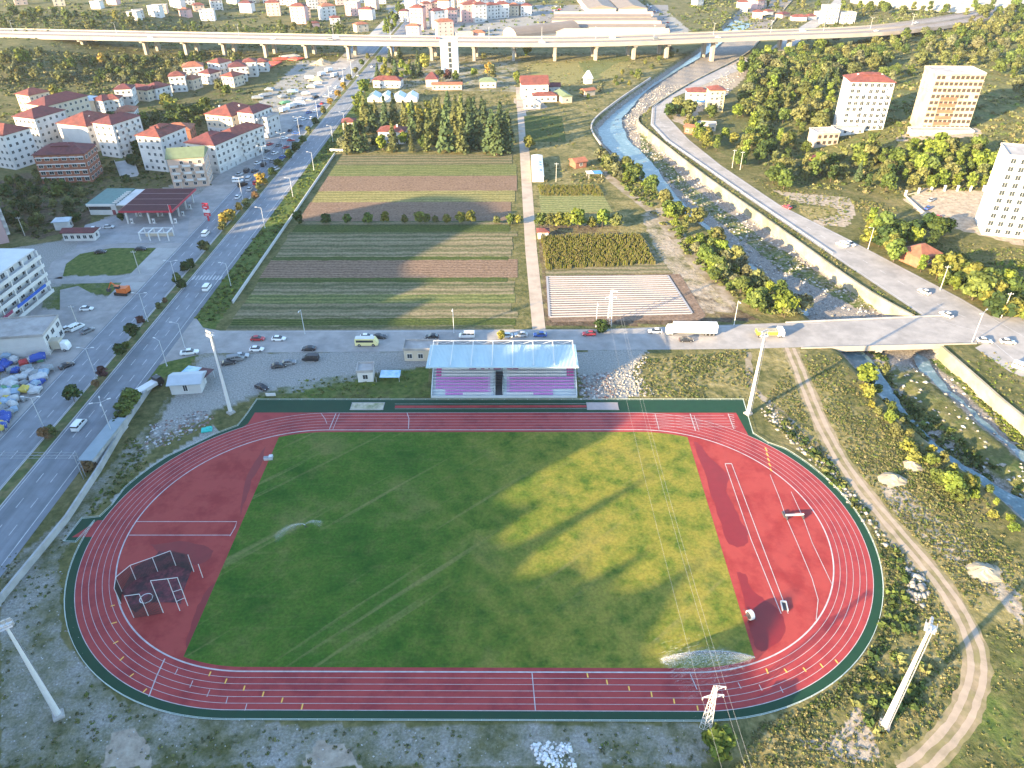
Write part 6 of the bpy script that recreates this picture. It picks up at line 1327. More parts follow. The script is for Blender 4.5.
# rows of sheeted stalls and heaps at the left edge
stall_cols = [('white',(.42,.43,.43)),('blue',(.025,.07,.30)),('pale blue',(.24,.33,.42)),('white',(.5,.5,.49)),('grey',(.22,.24,.25)),('red',(.45,.05,.05)),('green',(.08,.22,.12)),('yellow',(.5,.38,.08))]
def heap(px, r_, cname, c, label, group):
    if px[0] < 70 and px[0] > 50-max(0, px[1]-379)*1.05: px = (rnd.uniform(1, max(3, 49-max(0, px[1]-379)*1.05)), px[1])
    p = at(*px); t = thing('sheeted_stall', label, 'stall', p, rnd.uniform(-.5,.8), group)
    q = MB(); nx = 5; vs = []; sx, sy = r_*rnd.uniform(.8,1.3), r_*rnd.uniform(.6,1.0); h = rnd.uniform(1.4,2.6)
    for i in range(nx):
        for j in range(nx): a, b2 = i/(nx-1)*2-1, j/(nx-1)*2-1; vs.append((a*sx, b2*sy, h*(1-.35*max(abs(a),abs(b2))**2)+rnd.uniform(-.15,.15)))
    q.add(vs, [(i*nx+j,(i+1)*nx+j,(i+1)*nx+j+1,i*nx+j+1) for i in range(nx-1) for j in range(nx-1)])
    for i, ed in enumerate(([k*nx for k in range(nx)],[k*nx+nx-1 for k in range(nx)],list(range(nx)),list(range((nx-1)*nx,nx*nx)))):
        for a, b2 in zip(ed, ed[1:]): q.add([vs[a],vs[b2],(vs[b2][0],vs[b2][1],vs[b2][2]-.7),(vs[a][0],vs[a][1],vs[a][2]-.7)], [(0,1,2,3)])
    q.build('sheet', mat('stall_sheet_'+cname.replace(' ','_'), c, .55, .22, .8), t); [MB().cyl((x_,y_,0),(x_,y_,h-.5),.06,.06,5).build('post', galv, t) for x_ in (-sx*.9,sx*.9) for y_ in (-sy*.9,sy*.9)]
for px_, r_, k in [((rnd.uniform(0,56), rnd.uniform(360,397)), rnd.uniform(.8,1.5), rnd.choice([0,4,2,0,1,4,6])) for _ in range(26)]+[((rnd.uniform(0,32), rnd.uniform(400,432)), rnd.uniform(.8,1.4), rnd.choice([0,4,2,4,1,7])) for _ in range(14)]:
    cn, c = stall_cols[k]; heap(px_, r_, cn, c, f'small {cn} covered heap in the yard at the left edge', 'covered heaps at the left edge')
for px_, r_, k in [((4,368),3,1),((14,372),2.6,4),((24,364),2,5),((39,361),2.6,1),((10,384),3,0),((22,380),2.4,3),((30,376),2.2,0),((38,384),3,1),((44,376),2.6,2),((52,380),3,0),((6,396),2.8,0),((16,394),2.4,2),((26,392),2.2,7),((36,392),2.6,0),((46,390),2.4,3),((4,410),2.6,4),((14,408),2.2,0),((24,406),2.4,2),((10,420),3,1),((20,424),2.6,1),((4,430),2.4,1),((30,410),2,4),((32,402),1.8,0)]:
    cn, c = stall_cols[k]; heap(px_, r_*.62, cn, c, f'{cn} sheeted stall or covered heap in the yard at the left edge', 'sheeted stalls at the left edge')
for px_, r_, k in [((272,64),7,5),((281,60),6,5),((290,57),6,0),((296,60),5,5),((266,68),5,5)]:
    cn, c = stall_cols[k]; c = (.52,.09,.06) if k == 5 else c; heap(px_, r_, 'crimson' if k == 5 else cn, c, f'big {"red" if k == 5 else cn} sheet tent by the viaduct piers', 'red tents by the viaduct')
for px_, r_, k in [((266,96),3.6,4),((270,91),3.6,4),((258,99),3,4),((293,93),3,2),((300,101),2.6,0),((306,95),2.4,0),((312,88),3,0),((318,84),3,0),((309,100),3,4),((286,104),3,6),((283,98),2.6,4)]:
    cn, c = stall_cols[k]; heap(px_, r_, cn, c, f'{cn} sheeted load in the truck yard left of the main road', 'sheeted loads in the truck yard')
# ------------------------------------------------------------------ cars
NS, EW_, RVN = 90, 0, 0
CN = {'white': WHT, 'black': BLK, 'grey': GRY, 'silver': SIL, 'red': REDC, 'blue': BLU}
def c1(px, cn, head, label, kind='car', **k): return car(at(*px), CN[cn], head, label, kind, **k)
c1((80,427),'white',88,'white van driving on the right carriageway near the boundary wall','van')
c1((206,235),'white',90,'white minibus on the left carriageway below the petrol totem','van')
c1((238,198),'white',90,'white car on the left carriageway beside a double lamp')
c1((207.5,289),'white',90,'small white van on the right carriageway below the zebra crossing','van')
c1((190,354),'white',12,'white pickup turning in the mouth of the cross road','pickup')
c1((258,340),'red',2,'dark red car on the cross road, left of a white saloon'); c1((279,340),'white',0,'white saloon on the far lane of the cross road near the striped field')
c1((257,350.5),'white',0,'white saloon on the near lane of the cross road'); c1((309,350),'black',180,'black car on the near lane of the cross road')
c1((311,360),'black',178,'dark off road car parked on the gravel yard below the black car','van'); c1((279,367),'black',12,'black car parked on the gravel yard, left of a pair'); c1((289,364),'grey',14,'dark grey car parked on the gravel yard, right of a pair')
c1((229,364),'black',18,'black car parked behind the far left mast, left of a pair'); c1((236,360.5),'grey',18,'dark grey car parked behind the far left mast, right of a pair','van'); c1((242,357),'silver',10,'small silver car at the end of the dark parked pair')
c1((367,338),'white',0,'white car passing behind the minibus'); c1((380,338),'black',0,'dark car just right of the minibus'); c1((432,338),'black',180,'dark car on the cross road left of the grandstand roof')
c1((467,337),'white',180,'white van on the cross road above the grandstand roof, left of the sunlit patch','van'); c1((506,337),'white',180,'white car parked on the cross road at the foot of the lane'); c1((521,336),'silver',180,'silver car right of the white car at the lane foot'); c1((540,336),'blue',180,'dark blue car on the cross road right of the lane')
c1((589,335),'red',180,'dark red car parked left of the bush under the far pylon'); c1((655,332.5),'white',178,'white car parked right in front of the long white lorry'); c1((686,341),'black',0,'dark car on the near lane beside the long white lorry')
hr = lambda y_: math.degrees(math.atan2(1, -.36))
c1((787,208),'red',128,'red car on the riverside road near the gravel lay by'); c1((842,246),'white',124,'white car on the riverside road, left of two side by side','van'); c1((850,245),'white',-56,'white car on the riverside road, right of two side by side')
c1((924,293),'white',120,'white car on the riverside road beside the hedge'); c1((946,316),'white',118,'white car on the riverside road just before the bridge junction')
c1((984,342),'white',-12,'white car at the bridge junction behind the lamp post'); c1((1007,343),'white',-10,'white car at the bridge junction, right of the lamp post one'); c1((1021,369),'white',-40,'white van parked at the right edge below the junction','van')
c1((938,218),'red',40,'red car in the white tower car park'); c1((928,209),'blue',38,'blue car in the white tower car park'); c1((931,201),'silver',38,'silver car in the white tower car park'); c1((985,222),'grey',20,'grey car beside the white tower')
c1((87,310),'white',5,'white car with blue roof on the paved lot by the frontage road'); c1((53,330),'silver',62,'silver car parked at the left of the row on the lot'); c1((68,330),'white',62,'white car parked second from the left on the lot'); c1((77,329),'white',62,'white van parked in the row on the lot','van'); c1((88,332),'grey',58,'dark grey car parked at the right end of the row on the lot'); c1((54,341),'black',2,'black car parked behind the beige box truck'); c1((67,367),'black',50,'black car parked at the edge of the sheeted stalls')
c1((101,253),'black',8,'black car on the curved side road above the grass oval'); c1((141,250),'black',2,'black car at the road end of the grass oval'); c1((95,230),'white',10,'white car parked below the station shop'); c1((109,228),'silver',8,'silver car parked below the station shop')
c1((118,432),'black',70,'black car parked on the road edge at the end of the grey shelter'); c1((690,62),'white',20,'white car on the sand yard road') if False else None
c1((262,388.5),'black',-30,'small dark car on the yard by the white notice board')
PK = 'parked cars along the shops left of the main road'
pk_px = [(243,186),(249,180),(238,182),(255,172),(261,176),(247,172),(240,175),(258,164),(264,166),(266,160),(273,162),(267,152),(275,154),(283,158),(279,146),(286,148),(270,145),(291,141),(284,139),(296,134),(290,131),(300,127),(304,120),(296,121),(309,113),(312,119),(322,104),(326,97),(318,107),(316,98),(330,101),(337,88),(333,93),(342,80),(258,184),(250,190),(276,170)]
for px_ in pk_px:
    cn = rnd.choice(['white','white','grey','black','silver','blue','white','red']); kd = 'van' if rnd.random() < .2 else 'car'
    c1(px_, cn, rnd.choice([60,62,66,90,8]), f'{cn} {"van" if kd == "van" else "car"} parked among the shops and yards left of the main road', kd, group=PK, parts=False)
for px_, cn in (((256,143),'white'),((262,139),'white'),((285,112),'white'),((292,108),'silver'),((300,106),'white'),((310,80),'white'),((322,76),'white'),((329,72),'white'),((335,77),'grey')):
    lorry(at(*px_), rnd.choice([62,66,20]), f'{"grey" if cn == "grey" else cn} small box lorry parked in the yard left of the main road', CN[cn], (.6,.6,.58), 7, 2.2, group='lorries parked in the truck yard')
for px_, kd, cn in (((343,81),'van','white'),((372,67),'car','white'),((365,84),'car','grey'),((358,76),'car','silver'),((315,112),'car','white'),((288,157),'car','black')):
    c1(px_, cn, 90, f'{cn} {kd} on the far stretch of the main road', kd, group='traffic on the far main road', parts=False)
VC = 'cars on the viaduct'
for x_, off, cn in ((-300,5,'white'),(-180,10,'white'),(-150,9,'grey'),(-138,21,'white'),(-60,22,'red'),(30,6,'white'),(88,23,'white'),(120,10,'grey'),(170,7,'white'),(250,22,'white'),(300,9,'white'),(360,24,'white')):
    i = min(range(len(VP)), key=lambda i: abs(VP[i].x-x_)); a_, b2 = VP[i], VP[i+1]; d_ = (b2-a_).normalized(); n_ = Vector((-d_.y,d_.x,0)); p = a_+n_*off; p.z += .06
    car(p, CN[cn], math.degrees(math.atan2(d_.y,d_.x)), f'{cn} vehicle driving on the viaduct', 'van' if rnd.random() < .4 else 'car', VC, parts=False)
for i in range(60):
    reg = rnd.choice([[(545,20),(590,18),(592,6),(555,6)],[(612,14),(628,14),(628,3),(612,3)],[(648,15),(662,15),(660,5),(645,5)],[(660,36),(672,34),(668,22),(662,22)],[(440,42),(540,42),(540,36),(470,38)],[(700,99),(725,97),(730,90),(705,92)]])
    q = sample(reg, 1)
    if q: cn = rnd.choice(['white','grey','silver','white','blue','red']); car(q[0], CN[cn], rnd.choice([0,90,80]), f'{cn} car parked {"on the sand yard below the viaduct" if reg[0][1] > 90 else "beyond the viaduct near the market roofs"}', 'car', 'cars parked round the market', parts=False)
# ------------------------------------------------------------------ lamps and poles
for px_ in ((265,167),(284,153),(243,200),(300,136),(318,118),(330,103),(344,84),(352,76)): lamp(at(*px_), 'double', 'double armed street lamp on the left side of the main road', 0)
for px_ in ((231,286),(265,228),(293,197),(314,170),(185,348),(333,142),(345,128)): lamp(at(*px_), 'single', 'single arm street lamp on the right verge of the main road', 180)
for px_ in ((148,322),(97,379),(45,430),(178,288)): lamp(at(*px_), 'double', 'tall street lamp standing in the median strip', 0)
lamp(at(114,438), 'quad', 'street lamp with four arms on the road edge by the grey shelter', 30); lamp(at(167,366), 'single', 'street lamp beside the pickup at the cross road mouth', 150)
for px_ in ((305,334),(454,333),(596,327),(734,325)): lamp(at(*px_), 'single', 'street lamp on the far side of the cross road', -90)
lamp(at(972,342), 'double', 'white lamp post at the bridge junction', 40); lamp(at(868,249), 'single', 'lamp post by the yellow tree on the riverside road', 200)
utility_pole(at(940,290), 9, 'pale utility pole leaning over the hedge of the riverside road'); utility_pole(at(1001,318), 9, 'pale utility pole behind the junction at the right edge'); utility_pole(at(140,274), 9, 'pale utility pole in the grass oval'); utility_pole(at(79,328), 8, 'utility pole on the paved lot'); utility_pole(at(183,188+2), 8, 'utility pole behind the petrol station'); utility_pole(at(25,236), 8, 'pale pole at the edge of the dark scrub on the left'); utility_pole(at(556,182), 9, 'rust brown utility pole in the orchard by the lane') ; utility_pole(at(732,168), 9, 'utility pole by the riverside road under the orchard, left of two'); utility_pole(at(740,170), 9, 'utility pole by the riverside road under the orchard, right of two')
# ------------------------------------------------------------------ trees
G = 'trees of the dark conifer grove'
for i, (x_, y_, h) in enumerate([(349,153,13),(358,152,14),(366,151,10),(394,152,13),(412,152,8),(427,151,8),(447,152,17),(462,153,12),(470,149,15),(478,148,14),(492,153,18),(497,155,16),(505,153,16),(430,145,14),(440,142,16),(455,142,15),(436,131,14),(449,130,15),(462,133,16),(475,135,14),(485,138,15),(500,140,15),(508,143,14),(374,133,12),(386,128,14),(395,126,15),(405,128,13),(414,132,14),(420,140,12),(366,124,11),(376,120,10),(470,122,13),(482,124,12),(456,120,12)]):
    tree(at(x_,y_), h*rnd.uniform(1.15,1.35), 'conifer', rnd.choice(['conifer','conolive','conifer','conolive']), 'dark conifer in the grove above the striped field, '+('front row at the field edge' if y_ > 147 else 'behind the front row'), G, 1.0)
for x_, y_, h, c in [(420,126,13,'yellow'),(428,120,12,'yellow'),(438,118,12,'olive'),(445,122,11,'yellow'),(411,120,10,'bright'),(432,128,11,'bright'),(404,145,7,'bright'),(383,150,7,'bright'),(375,148,6,'dark'),(352,140,9,'dark'),(360,135,8,'dark'),(365,118,9,'mid'),(358,118,7,'dark'),(470,113,8,'dark'),(424,150,7,'mid'),(355,150,8,'grey'),(343,148,6,'grey')]:
    tree(at(x_,y_), h, 'tall' if h > 9 else 'round', c, f'{c if c not in ("mid","grey") else "pale green"} broadleaf tree among the conifers of the grove', 'broadleaf trees in the grove')
G = 'trees between the grove and the viaduct'
for x_, y_ in [(378,78),(384,76),(390,80),(396,78),(402,80),(408,79),(414,78),(420,76),(386,70),(394,68),(402,70),(410,68),(418,66),(424,70),(380,64),(390,62),(400,60),(365,95),(361,102),(357,108),(370,90)]:
    if rnd.random() < .35: tree(at(x_,y_), rnd.uniform(9,13), 'conifer', 'conifer', 'dark conifer behind the long white building towards the viaduct', G, 1.1)
    else: tree(at(x_,y_), rnd.uniform(6,11), rnd.choice(['round','tall']), rnd.choice(['mid','dark','bright','yellow']), 'broadleaf tree behind the long white building towards the viaduct', G)
for x_, y_, h, c, k in [(488,76,10,'gold','tall'),(474,77,6,'bright','round'),(492,80,11,'olive','tall'),(448,82,8,'plum','round'),(440,80,7,'olive','round'),(456,82,7,'mid','round'),(517,83,8,'bright','round'),(521,86,7,'mid','round'),(484,60,6,'olive','round'),(526,56,8,'bright','round'),(530,54,7,'yellow','round'),(529,150,7,'yellow','round'),(528,148,5,'olive','round')]:
    tree(at(x_,y_), h, k, c, f'{ {"gold":"tall yellowing","plum":"dark purple","bright":"bright green","olive":"olive","mid":"green","yellow":"yellowish"}[c]} tree near the tall white block and the lane', 'trees near the stair tower and lane')
G = 'row of small trees across the striped field'
for x_, h, c in [(299,5,'dark'),(326,4.6,'dark'),(348,4.4,'mid'),(368,4.8,'mid'),(386,5.4,'yellow'),(405,3.6,'olive'),(420,5.4,'yellow'),(427,4.6,'yellow'),(436,3.4,'olive'),(447,4,'yellow'),(461,5.2,'yellow'),(471,5.4,'yellow'),(497,3.4,'olive'),(511,4.4,'mid'),(518,4,'yellow')]:
    tree(at(x_,224), h, 'round', c, f'small {"yellowish" if c == "yellow" else c} tree in the row across the striped field', G, 1.05)
G = 'row of trees above the maize field'
for x_, h, c in [(541,6.5,'mid'),(550,6,'olive'),(559,6.5,'yellow'),(568,6,'yellow'),(578,7.5,'bright'),(591,5,'yellow'),(602,8,'bright'),(616,5.5,'olive')]: tree(at(x_,228), h, 'round', c, f'{"bright green" if c == "bright" else "yellowish" if c == "yellow" else "green"} tree in the short row above the maize field', G, 1.1)
tree(at(603,331), 4.2, 'bush', 'dark', 'round dark bush at the foot of the far pylon', None, 1.1); tree(at(714,752), 5, 'round', 'bright', 'bright green bush at the foot of the near pylon', None, 1.35); tree(at(720,748), 3.4, 'bush', 'bright', 'small bright shrub beside the bush under the near pylon')
tree(at(502,340), 3.4, 'round', 'yellow', 'yellowing bush at the foot of the lane by the cross road')
for x_, y_, h in ((133,408,5.5),(125,416,5),(137,401,3.5)): tree(at(x_,y_), h, 'round', 'mid', 'round green tree at the road edge beside the white flatbed truck', 'trees by the flatbed truck', 1.2)
tree(at(118,428), 2.8, 'bush', 'dark', 'dark hedge clump between the road edge trees and the grey shelter'); tree(at(89,470), 3, 'bush', 'rust', 'dark reddish shrub at the lower end of the grey shelter')
G = 'small trees in the median of the main road'
for x_, y_, h, c in [(75,402,5,'dark'),(46,440,3.4,'rust'),(52,436,3,'olive'),(122,356,4.4,'dark'),(134,338,4.6,'dark'),(128,350,3,'mid'),(104,378,3.4,'plum'),(142,324,3,'plum'),(183,290,4.4,'dark'),(178,284,4,'mid'),(187,272,4,'dark'),(192,268,3.6,'dark'),(205,253,4.6,'olive'),(226,226,6,'gold'),(231,222,5,'gold'),(240,212,4.4,'gold'),(224,232,4,'olive'),(248,208,4,'olive'),(256,200,4,'rust'),(263,186,6,'gold'),(259,191,4,'olive'),(273,177,4.4,'dark'),(279,168,4.4,'mid'),(290,160,5,'mid'),(297,152,5,'dark'),(303,144,4.6,'mid'),(309,134,4.4,'olive'),(316,126,4.4,'dark'),(324,115,5,'olive'),(331,106,5,'gold'),(338,98,4.6,'gold'),(344,90,5,'gold'),(350,82,5,'olive'),(356,74,5,'olive'),(362,66,5,'mid'),(368,60,5,'olive'),(160,310,2.6,'olive'),(166,304,2.4,'rust'),(97,388,2.4,'rust')]:
    tree(at(x_,y_), h, 'round', c, f'{ {"gold":"golden autumn","plum":"purple leaved","rust":"rusty brown","olive":"olive","dark":"dark green","mid":"green"}[c]} small tree in the median of the main road', G, 1.1)
onriver = lambda q: np.interp(q.y, W_Y, W_X)+2 < q.x < np.interp(q.y, E_Y, E_X)
onroad = lambda q: np.interp(q.y, [b2[1] for b2 in RL], [b2[0] for b2 in RL])-2 < q.x < np.interp(q.y, [b2[1] for b2 in RRr], [b2[0] for b2 in RRr])+3
THPOS = [(o.location.x, o.location.y) for o in THINGS if o.get('category') in ('apartment block','tower block','house','hut','ruin','shed','annex','building','tower','terrace')]
nearb = lambda q, r_=11: any((q.x-a)**2+(q.y-5-b2)**2 < r_*r_ for a, b2 in THPOS)
def wood(poly, n, mind, kinds, cols, hr_, label, group, avoid=None, wide=1.0, fmt=True):
    cw = {'mid':'green','dark':'dark green','bright':'bright green','yellow':'yellowish','olive':'olive green','grey':'greyish','rust':'rusty','gold':'golden','plum':'purple','conifer':'dark','conolive':'olive'}
    for q in sample(poly, n, mind, avoid):
        k = rnd.choice(kinds); c = rnd.choice(cols); h = rnd.uniform(*hr_)
        tree(q, h, k, 'conifer' if k == 'conifer' else c, (cw[c]+' ' if k != 'conifer' else 'dark ')+{'round':'rounded','tall':'tall','conifer':'conifer','bush':'shrub','poplar':'columnar'}[k]+label, group, wide)
wood([(592,150),(608,155),(640,178),(672,205),(700,228),(735,262),(770,292),(800,312),(790,322),(760,320),(720,290),(680,245),(650,210),(625,185),(600,165)], 64, 3.0, ['round','round','bush','tall'], ['mid','bright','olive','mid','mid','grey'], (3.2,6.5), ' on the west river bank between the fields and the water', 'trees along the west river bank', onriver, 1.1)
for x_, y_, h, c in ((697,226,7.5,'olive'),(717,243,6.5,'olive'),(782,315,8,'bright'),(735,262,6,'olive'),(719,278,7,'mid')): tree(at(x_,y_), h, 'round', c, f'larger {"bright green" if c == "bright" else "rounded"} tree standing out on the west river bank', 'larger trees on the west river bank', 1.15)
wood([(560,82),(585,100),(600,110),(640,80),(680,52),(660,48),(640,60),(610,85),(590,95)], 22, 3.5, ['bush','round'], ['mid','olive','grey','yellow'], (2.5,4.5), ' beside the river wall below the viaduct', 'shrubs beside the river wall', onriver)
wood([(888,262),(880,250),(870,240),(868,228),(890,232),(900,240),(925,248),(960,275),(1000,300),(1024,308),(1024,325),(985,322),(950,300),(920,280)], 40, 3.4, ['round','tall','round','bush'], ['mid','bright','mid','yellow','dark'], (4.5,9), ' in the roadside hedge around the brown hut', 'trees around the brown hut', lambda q: onroad(q) or nearb(q, 10))
for x_, y_, h, c in ((893,262,9,'mid'),(912,238,8,'dark'),(925,234,8,'dark'),(935,238,8,'mid'),(944,236,7,'dark'),(972,300,11,'mid'),(984,296,10,'mid'),(1000,296,9,'bright'),(866,243,6,'yellow'),(1008,302,8,'mid')): tree(at(x_,y_), h, 'round', c, f'large {"dark" if c == "dark" else "green"} tree near the brown hut by the riverside road', 'large trees near the brown hut', 1.1)
HILL = 'trees of the wood on the east slope'
wood([(735,165),(760,110),(785,60),(830,48),(838,98),(830,140),(840,160),(880,150),(900,165),(895,195),(830,188),(780,190)], 190, 4.0, ['round','tall','round','tall','conifer'], ['mid','bright','olive','mid','dark','olive'], (6,11), ' in the wood left of and below the white block', HILL, lambda q: nearb(q, 12) or onroad(q))
wood([(760,60),(800,42),(860,36),(940,28),(1024,14),(1024,110),(1000,75),(925,65),(900,90),(870,80),(835,82)], 170, 6.0, ['round','tall','round'], ['mid','olive','olive','mid','grey','dark'], (6,10), ' on the hillside behind the two towers', HILL, lambda q: nearb(q, 14) or (abs(q.y-np.interp(q.x, [p.x for p in VP], [p.y for p in VP])-16) < 22))
wood([(895,160),(915,150),(985,158),(1000,190),(960,192),(905,190)], 48, 4.2, ['round','tall'], ['bright','mid','bright','olive'], (5.5,9.5), ' in the bright thicket below the tan tower', HILL, lambda q: nearb(q, 10))
wood([(640,106),(652,112),(690,112),(712,140),(740,165),(730,172),(700,150),(668,126)], 18, 4, ['round','tall'], ['olive','mid','bright','yellow'], (4.5,8.5), ' in the gardens by the bend of the river road', 'garden trees by the river road', lambda q: onroad(q) or onriver(q))
for x_, y_, h, c in ((737,118,8,'bright'),(688,117,10,'olive'),(678,113,9,'olive'),(670,118,8,'dark'),(711,118,7,'mid'),(724,140,6,'bright'),(733,145,6,'yellow'),(751,148,7,'yellow')): tree(at(x_,y_), h, 'round', c, f'{"bright green" if c == "bright" else "yellow green" if c == "yellow" else "olive"} garden tree near the yellow house', 'garden trees near the yellow house', 1.15)
wood([(735,75),(760,55),(790,48),(775,95),(750,125),(735,110),(742,90)], 50, 4, ['tall','round'], ['mid','olive','mid','bright','grey'], (7,13), ' in the dense belt between the sand yard and the hill', HILL, lambda q: onroad(q))
TW = 'trees among the town houses on the left'
inroad = lambda q: q.x > -124
wood([(100,125),(140,120),(170,118),(200,105),(215,110),(200,130),(165,140),(140,160),(125,150)], 44, 4, ['round','tall'], ['mid','dark','dark','olive'], (5,9), ' between the hillside row and the white blocks', TW, lambda q: nearb(q, 8))
for x_, y_, h, c in ((167,108,9,'yellow'),(172,112,9,'yellow'),(145,121,6,'bright'),(56,98,8,'yellow'),(64,100,7,'mid'),(137,92,9,'mid'),(135,168,7,'dark'),(128,185,5,'dark'),(122,222,4,'dark'),(78,224,5,'dark'),(72,218,5,'dark'),(220,92,8,'olive'),(228,96,7,'mid'),(246,120,5,'dark')): tree(at(x_,y_), h, 'round', c, f'{"yellow" if c == "yellow" else "dark" if c == "dark" else "green"} tree standing alone between town houses on the left', 'single trees between the town houses', 1.1)
wood([(0,60),(20,52),(60,60),(120,62),(180,58),(240,58),(235,72),(150,85),(100,88),(40,90),(0,85)], 90, 6, ['round','round','bush'], ['olive','mid','olive','grey','olive','dark'], (4,8), ' on the scrubby slope below the viaduct at the upper left', 'trees of the slope at the upper left', lambda q: nearb(q, 8))
for x_, y_, h, c in ((22,66,11,'bright'),(28,64,10,'bright'),(74,70,9,'mid'),(104,66,9,'gold'),(108,64,8,'olive'),(118,66,8,'olive'),(18,76,6,'gold')): tree(at(x_,y_), h, 'round', c, f'{ {"bright":"big bright green","mid":"green","gold":"golden","olive":"olive"}[c]} tree on the slope in front of the viaduct at the upper left', 'larger trees on the upper left slope')
wood([(0,185),(25,178),(85,184),(96,205),(70,225),(30,236),(5,225)], 34, 4, ['bush','round'], ['dark','olive','dark','mid'], (3,5.5), ' in the dark scrub patch left of the petrol station', 'shrubs of the dark scrub patch', lambda q: nearb(q, 7))
wood([(0,18),(30,14),(120,22),(190,26),(300,30),(345,30),(345,36),(200,36),(60,34),(0,34)], 52, 9, ['round','tall'], ['olive','mid','mid','yellow','dark'], (6,11), ' in the wooded strip just beyond the viaduct', 'trees beyond the viaduct on the left', lambda q: nearb(q, 12))
wood([(380,38),(392,36),(405,8),(398,4)], 16, 7, ['round','tall'], ['mid','bright'], (6,9), ' along the main road beyond the viaduct', 'trees along the road beyond the viaduct')
wood([(690,4),(745,6),(800,10),(870,18),(960,20),(1024,22),(1024,12),(900,12),(840,6),(760,0)], 44, 11, ['round','tall'], ['mid','olive','mid'], (8,13), ' on the far slope at the top right beyond the viaduct', 'far trees at the top right', lambda q: nearb(q, 14) or onroad(q))
wood([(855,368),(868,366),(880,400),(905,430),(950,465),(1000,500),(1024,530),(1015,545),(960,500),(900,455),(870,410)], 26, 3, ['bush','bush','round'], ['mid','bright','olive','yellow'], (1.6,3.4), ' on the sunny bank of the near river arm', 'shrubs on the near river bank', lambda q: np.interp(q.y, W_Y, W_X)+3 < q.x)
for x_, y_, h, c in ((863,383,6,'bright'),(950,492,5,'bright'),(962,488,4.4,'yellow'),(940,486,4,'mid'),(955,500,3.6,'mid')): tree(at(x_,y_), h, 'round', c, f'{"bright green" if c == "bright" else "yellow green" if c == "yellow" else "olive"} bush on the bank of the near river arm', 'bushes on the near river bank', 1.25)
# growth nobody could count
scatter('scrub', sample([(640,396),(640,360),(745,350),(760,400),(700,399)], 1900), .36, ['olive','dry','olive','grey','mid'], leaf=.3)
scatter('scrub', sample([(762,402),(800,352),(860,420),(930,490),(1024,560),(1024,650),(985,640),(930,745),(925,768),(735,768),(760,722),(850,685),(885,600),(870,520),(800,435)], 9000, avoid=lambda q: min((q.x-p.x)**2+(q.y-p.y)**2 for p in dp) < 7), .30, ['olive','dry','olive','mid','grey','dry'], leaf=.3)
scatter('scrub', sample([(765,420),(800,440),(850,500),(890,560),(890,640),(850,700),(800,722),(760,740),(800,715),(870,640),(882,580),(860,510),(800,445)], 1800), .36, ['olive','mid','dry','grey','dark'], leaf=.3)
scatter('scrub', sample([(882,400),(905,395),(945,425),(990,465),(1024,485),(1024,505),(985,480),(940,450),(905,425)], 560), .8, ['olive','mid','dark','olive'])
scatter('scrub', sample([(870,352),(885,356),(900,400),(885,385)], 90), .8, ['olive','dark'])
scatter('scrub', sample([(942,350),(962,362),(1024,420),(1024,455),(985,410)], 300), .55, ['bright','olive','olive'])
scatter('scrub', sample([(0,560),(70,525),(62,600),(90,680),(200,730),(400,728),(700,728),(740,768),(0,768)], 620), .3, ['olive','mid','grey','olive'], leaf=.3)
scatter('scrub', sample([(250,399),(300,380),(428,368),(428,398)], 260), .35, ['mid','olive','bright'])
scatter('scrub', sample([(130,430),(150,460),(105,510),(85,516),(120,460)], 200), .4, ['mid','olive'])
scatter('scrub', sample([(640,130),(655,150),(700,192),(765,243),(885,308),(870,312),(780,272),(700,210),(650,165)], 210), .6, ['dry','olive','mid','grey'])
scatter('scrub', [Vector((x_, y_, 0)) for x_, y_ in ((rnd.uniform(np.interp(yy, E_Y, E_X)+.3, np.interp(yy, [b2[1] for b2 in RL], [b2[0] for b2 in RL])-.6), yy) for yy in [rnd.uniform(96, 430) for _ in range(900)])], .5, ['dry','olive','dry','olive','mid'])
scatter('scrub', sample([(588,152),(610,158),(650,185),(700,228),(745,270),(790,312),(760,318),(700,268),(650,212),(612,176)], 700, avoid=onriver), 1.0, ['mid','olive','mid','olive'])
scatter('scrub', sample([(545,163),(600,158),(615,172),(600,184),(545,182)], 340), .7, ['olive','mid','dry','dry'])
scatter('scrub', sample([(-1,-1)], 0, world=[(-94.8,80),(-86.3,80),(-86.3,330),(-94.8,330)]) or sample(None, 1500, world=[(-94.8,92),(-86.5,92),(-86.5,330),(-94.8,330)]), .5, ['mid','olive','dark','bright'])
scatter('hazel_scrub', sample([(730,160),(780,60),(830,45),(1024,25),(1024,190),(900,195),(800,188)], 7500, avoid=lambda q: nearb(q, 9)), 1.15, ['olive','dry','mid','grey','olive'], quads=12)
scatter('hazel_scrub', sample([(0,48),(240,50),(250,60),(150,95),(60,100),(0,95)], 5200, avoid=lambda q: nearb(q, 8)), 1.15, ['olive','dry','grey','olive','dark'], quads=12)
scatter('hazel_scrub', sample([(0,12),(350,26),(350,37),(0,34)], 2600), 1.6, ['olive','mid','grey'], quads=9)
scatter('hazel_scrub', sample([(690,0),(1024,0),(1024,26),(860,34),(700,30)], 2600, avoid=onroad), 1.8, ['olive','mid','grey'], quads=9)
scatter('hazel_scrub', sample([(0,180),(85,180),(98,205),(40,238),(0,232)], 500), 1.1, ['dark','olive','grey'])
scatter('hazel_scrub', sample([(100,120),(215,100),(212,185),(120,190),(60,200),(60,150)], 1700, avoid=lambda q: nearb(q, 6.5)), .9, ['dark','mid','olive','dark'])
scatter('hazel_scrub', sample([(850,200),(895,198),(900,240),(870,228)], 420), .6, ['dry','olive','olive'])
scatter('hazel_scrub', sample([(960,262),(1024,262),(1024,305),(980,300),(940,280)], 500), .9, ['mid','bright','olive'])
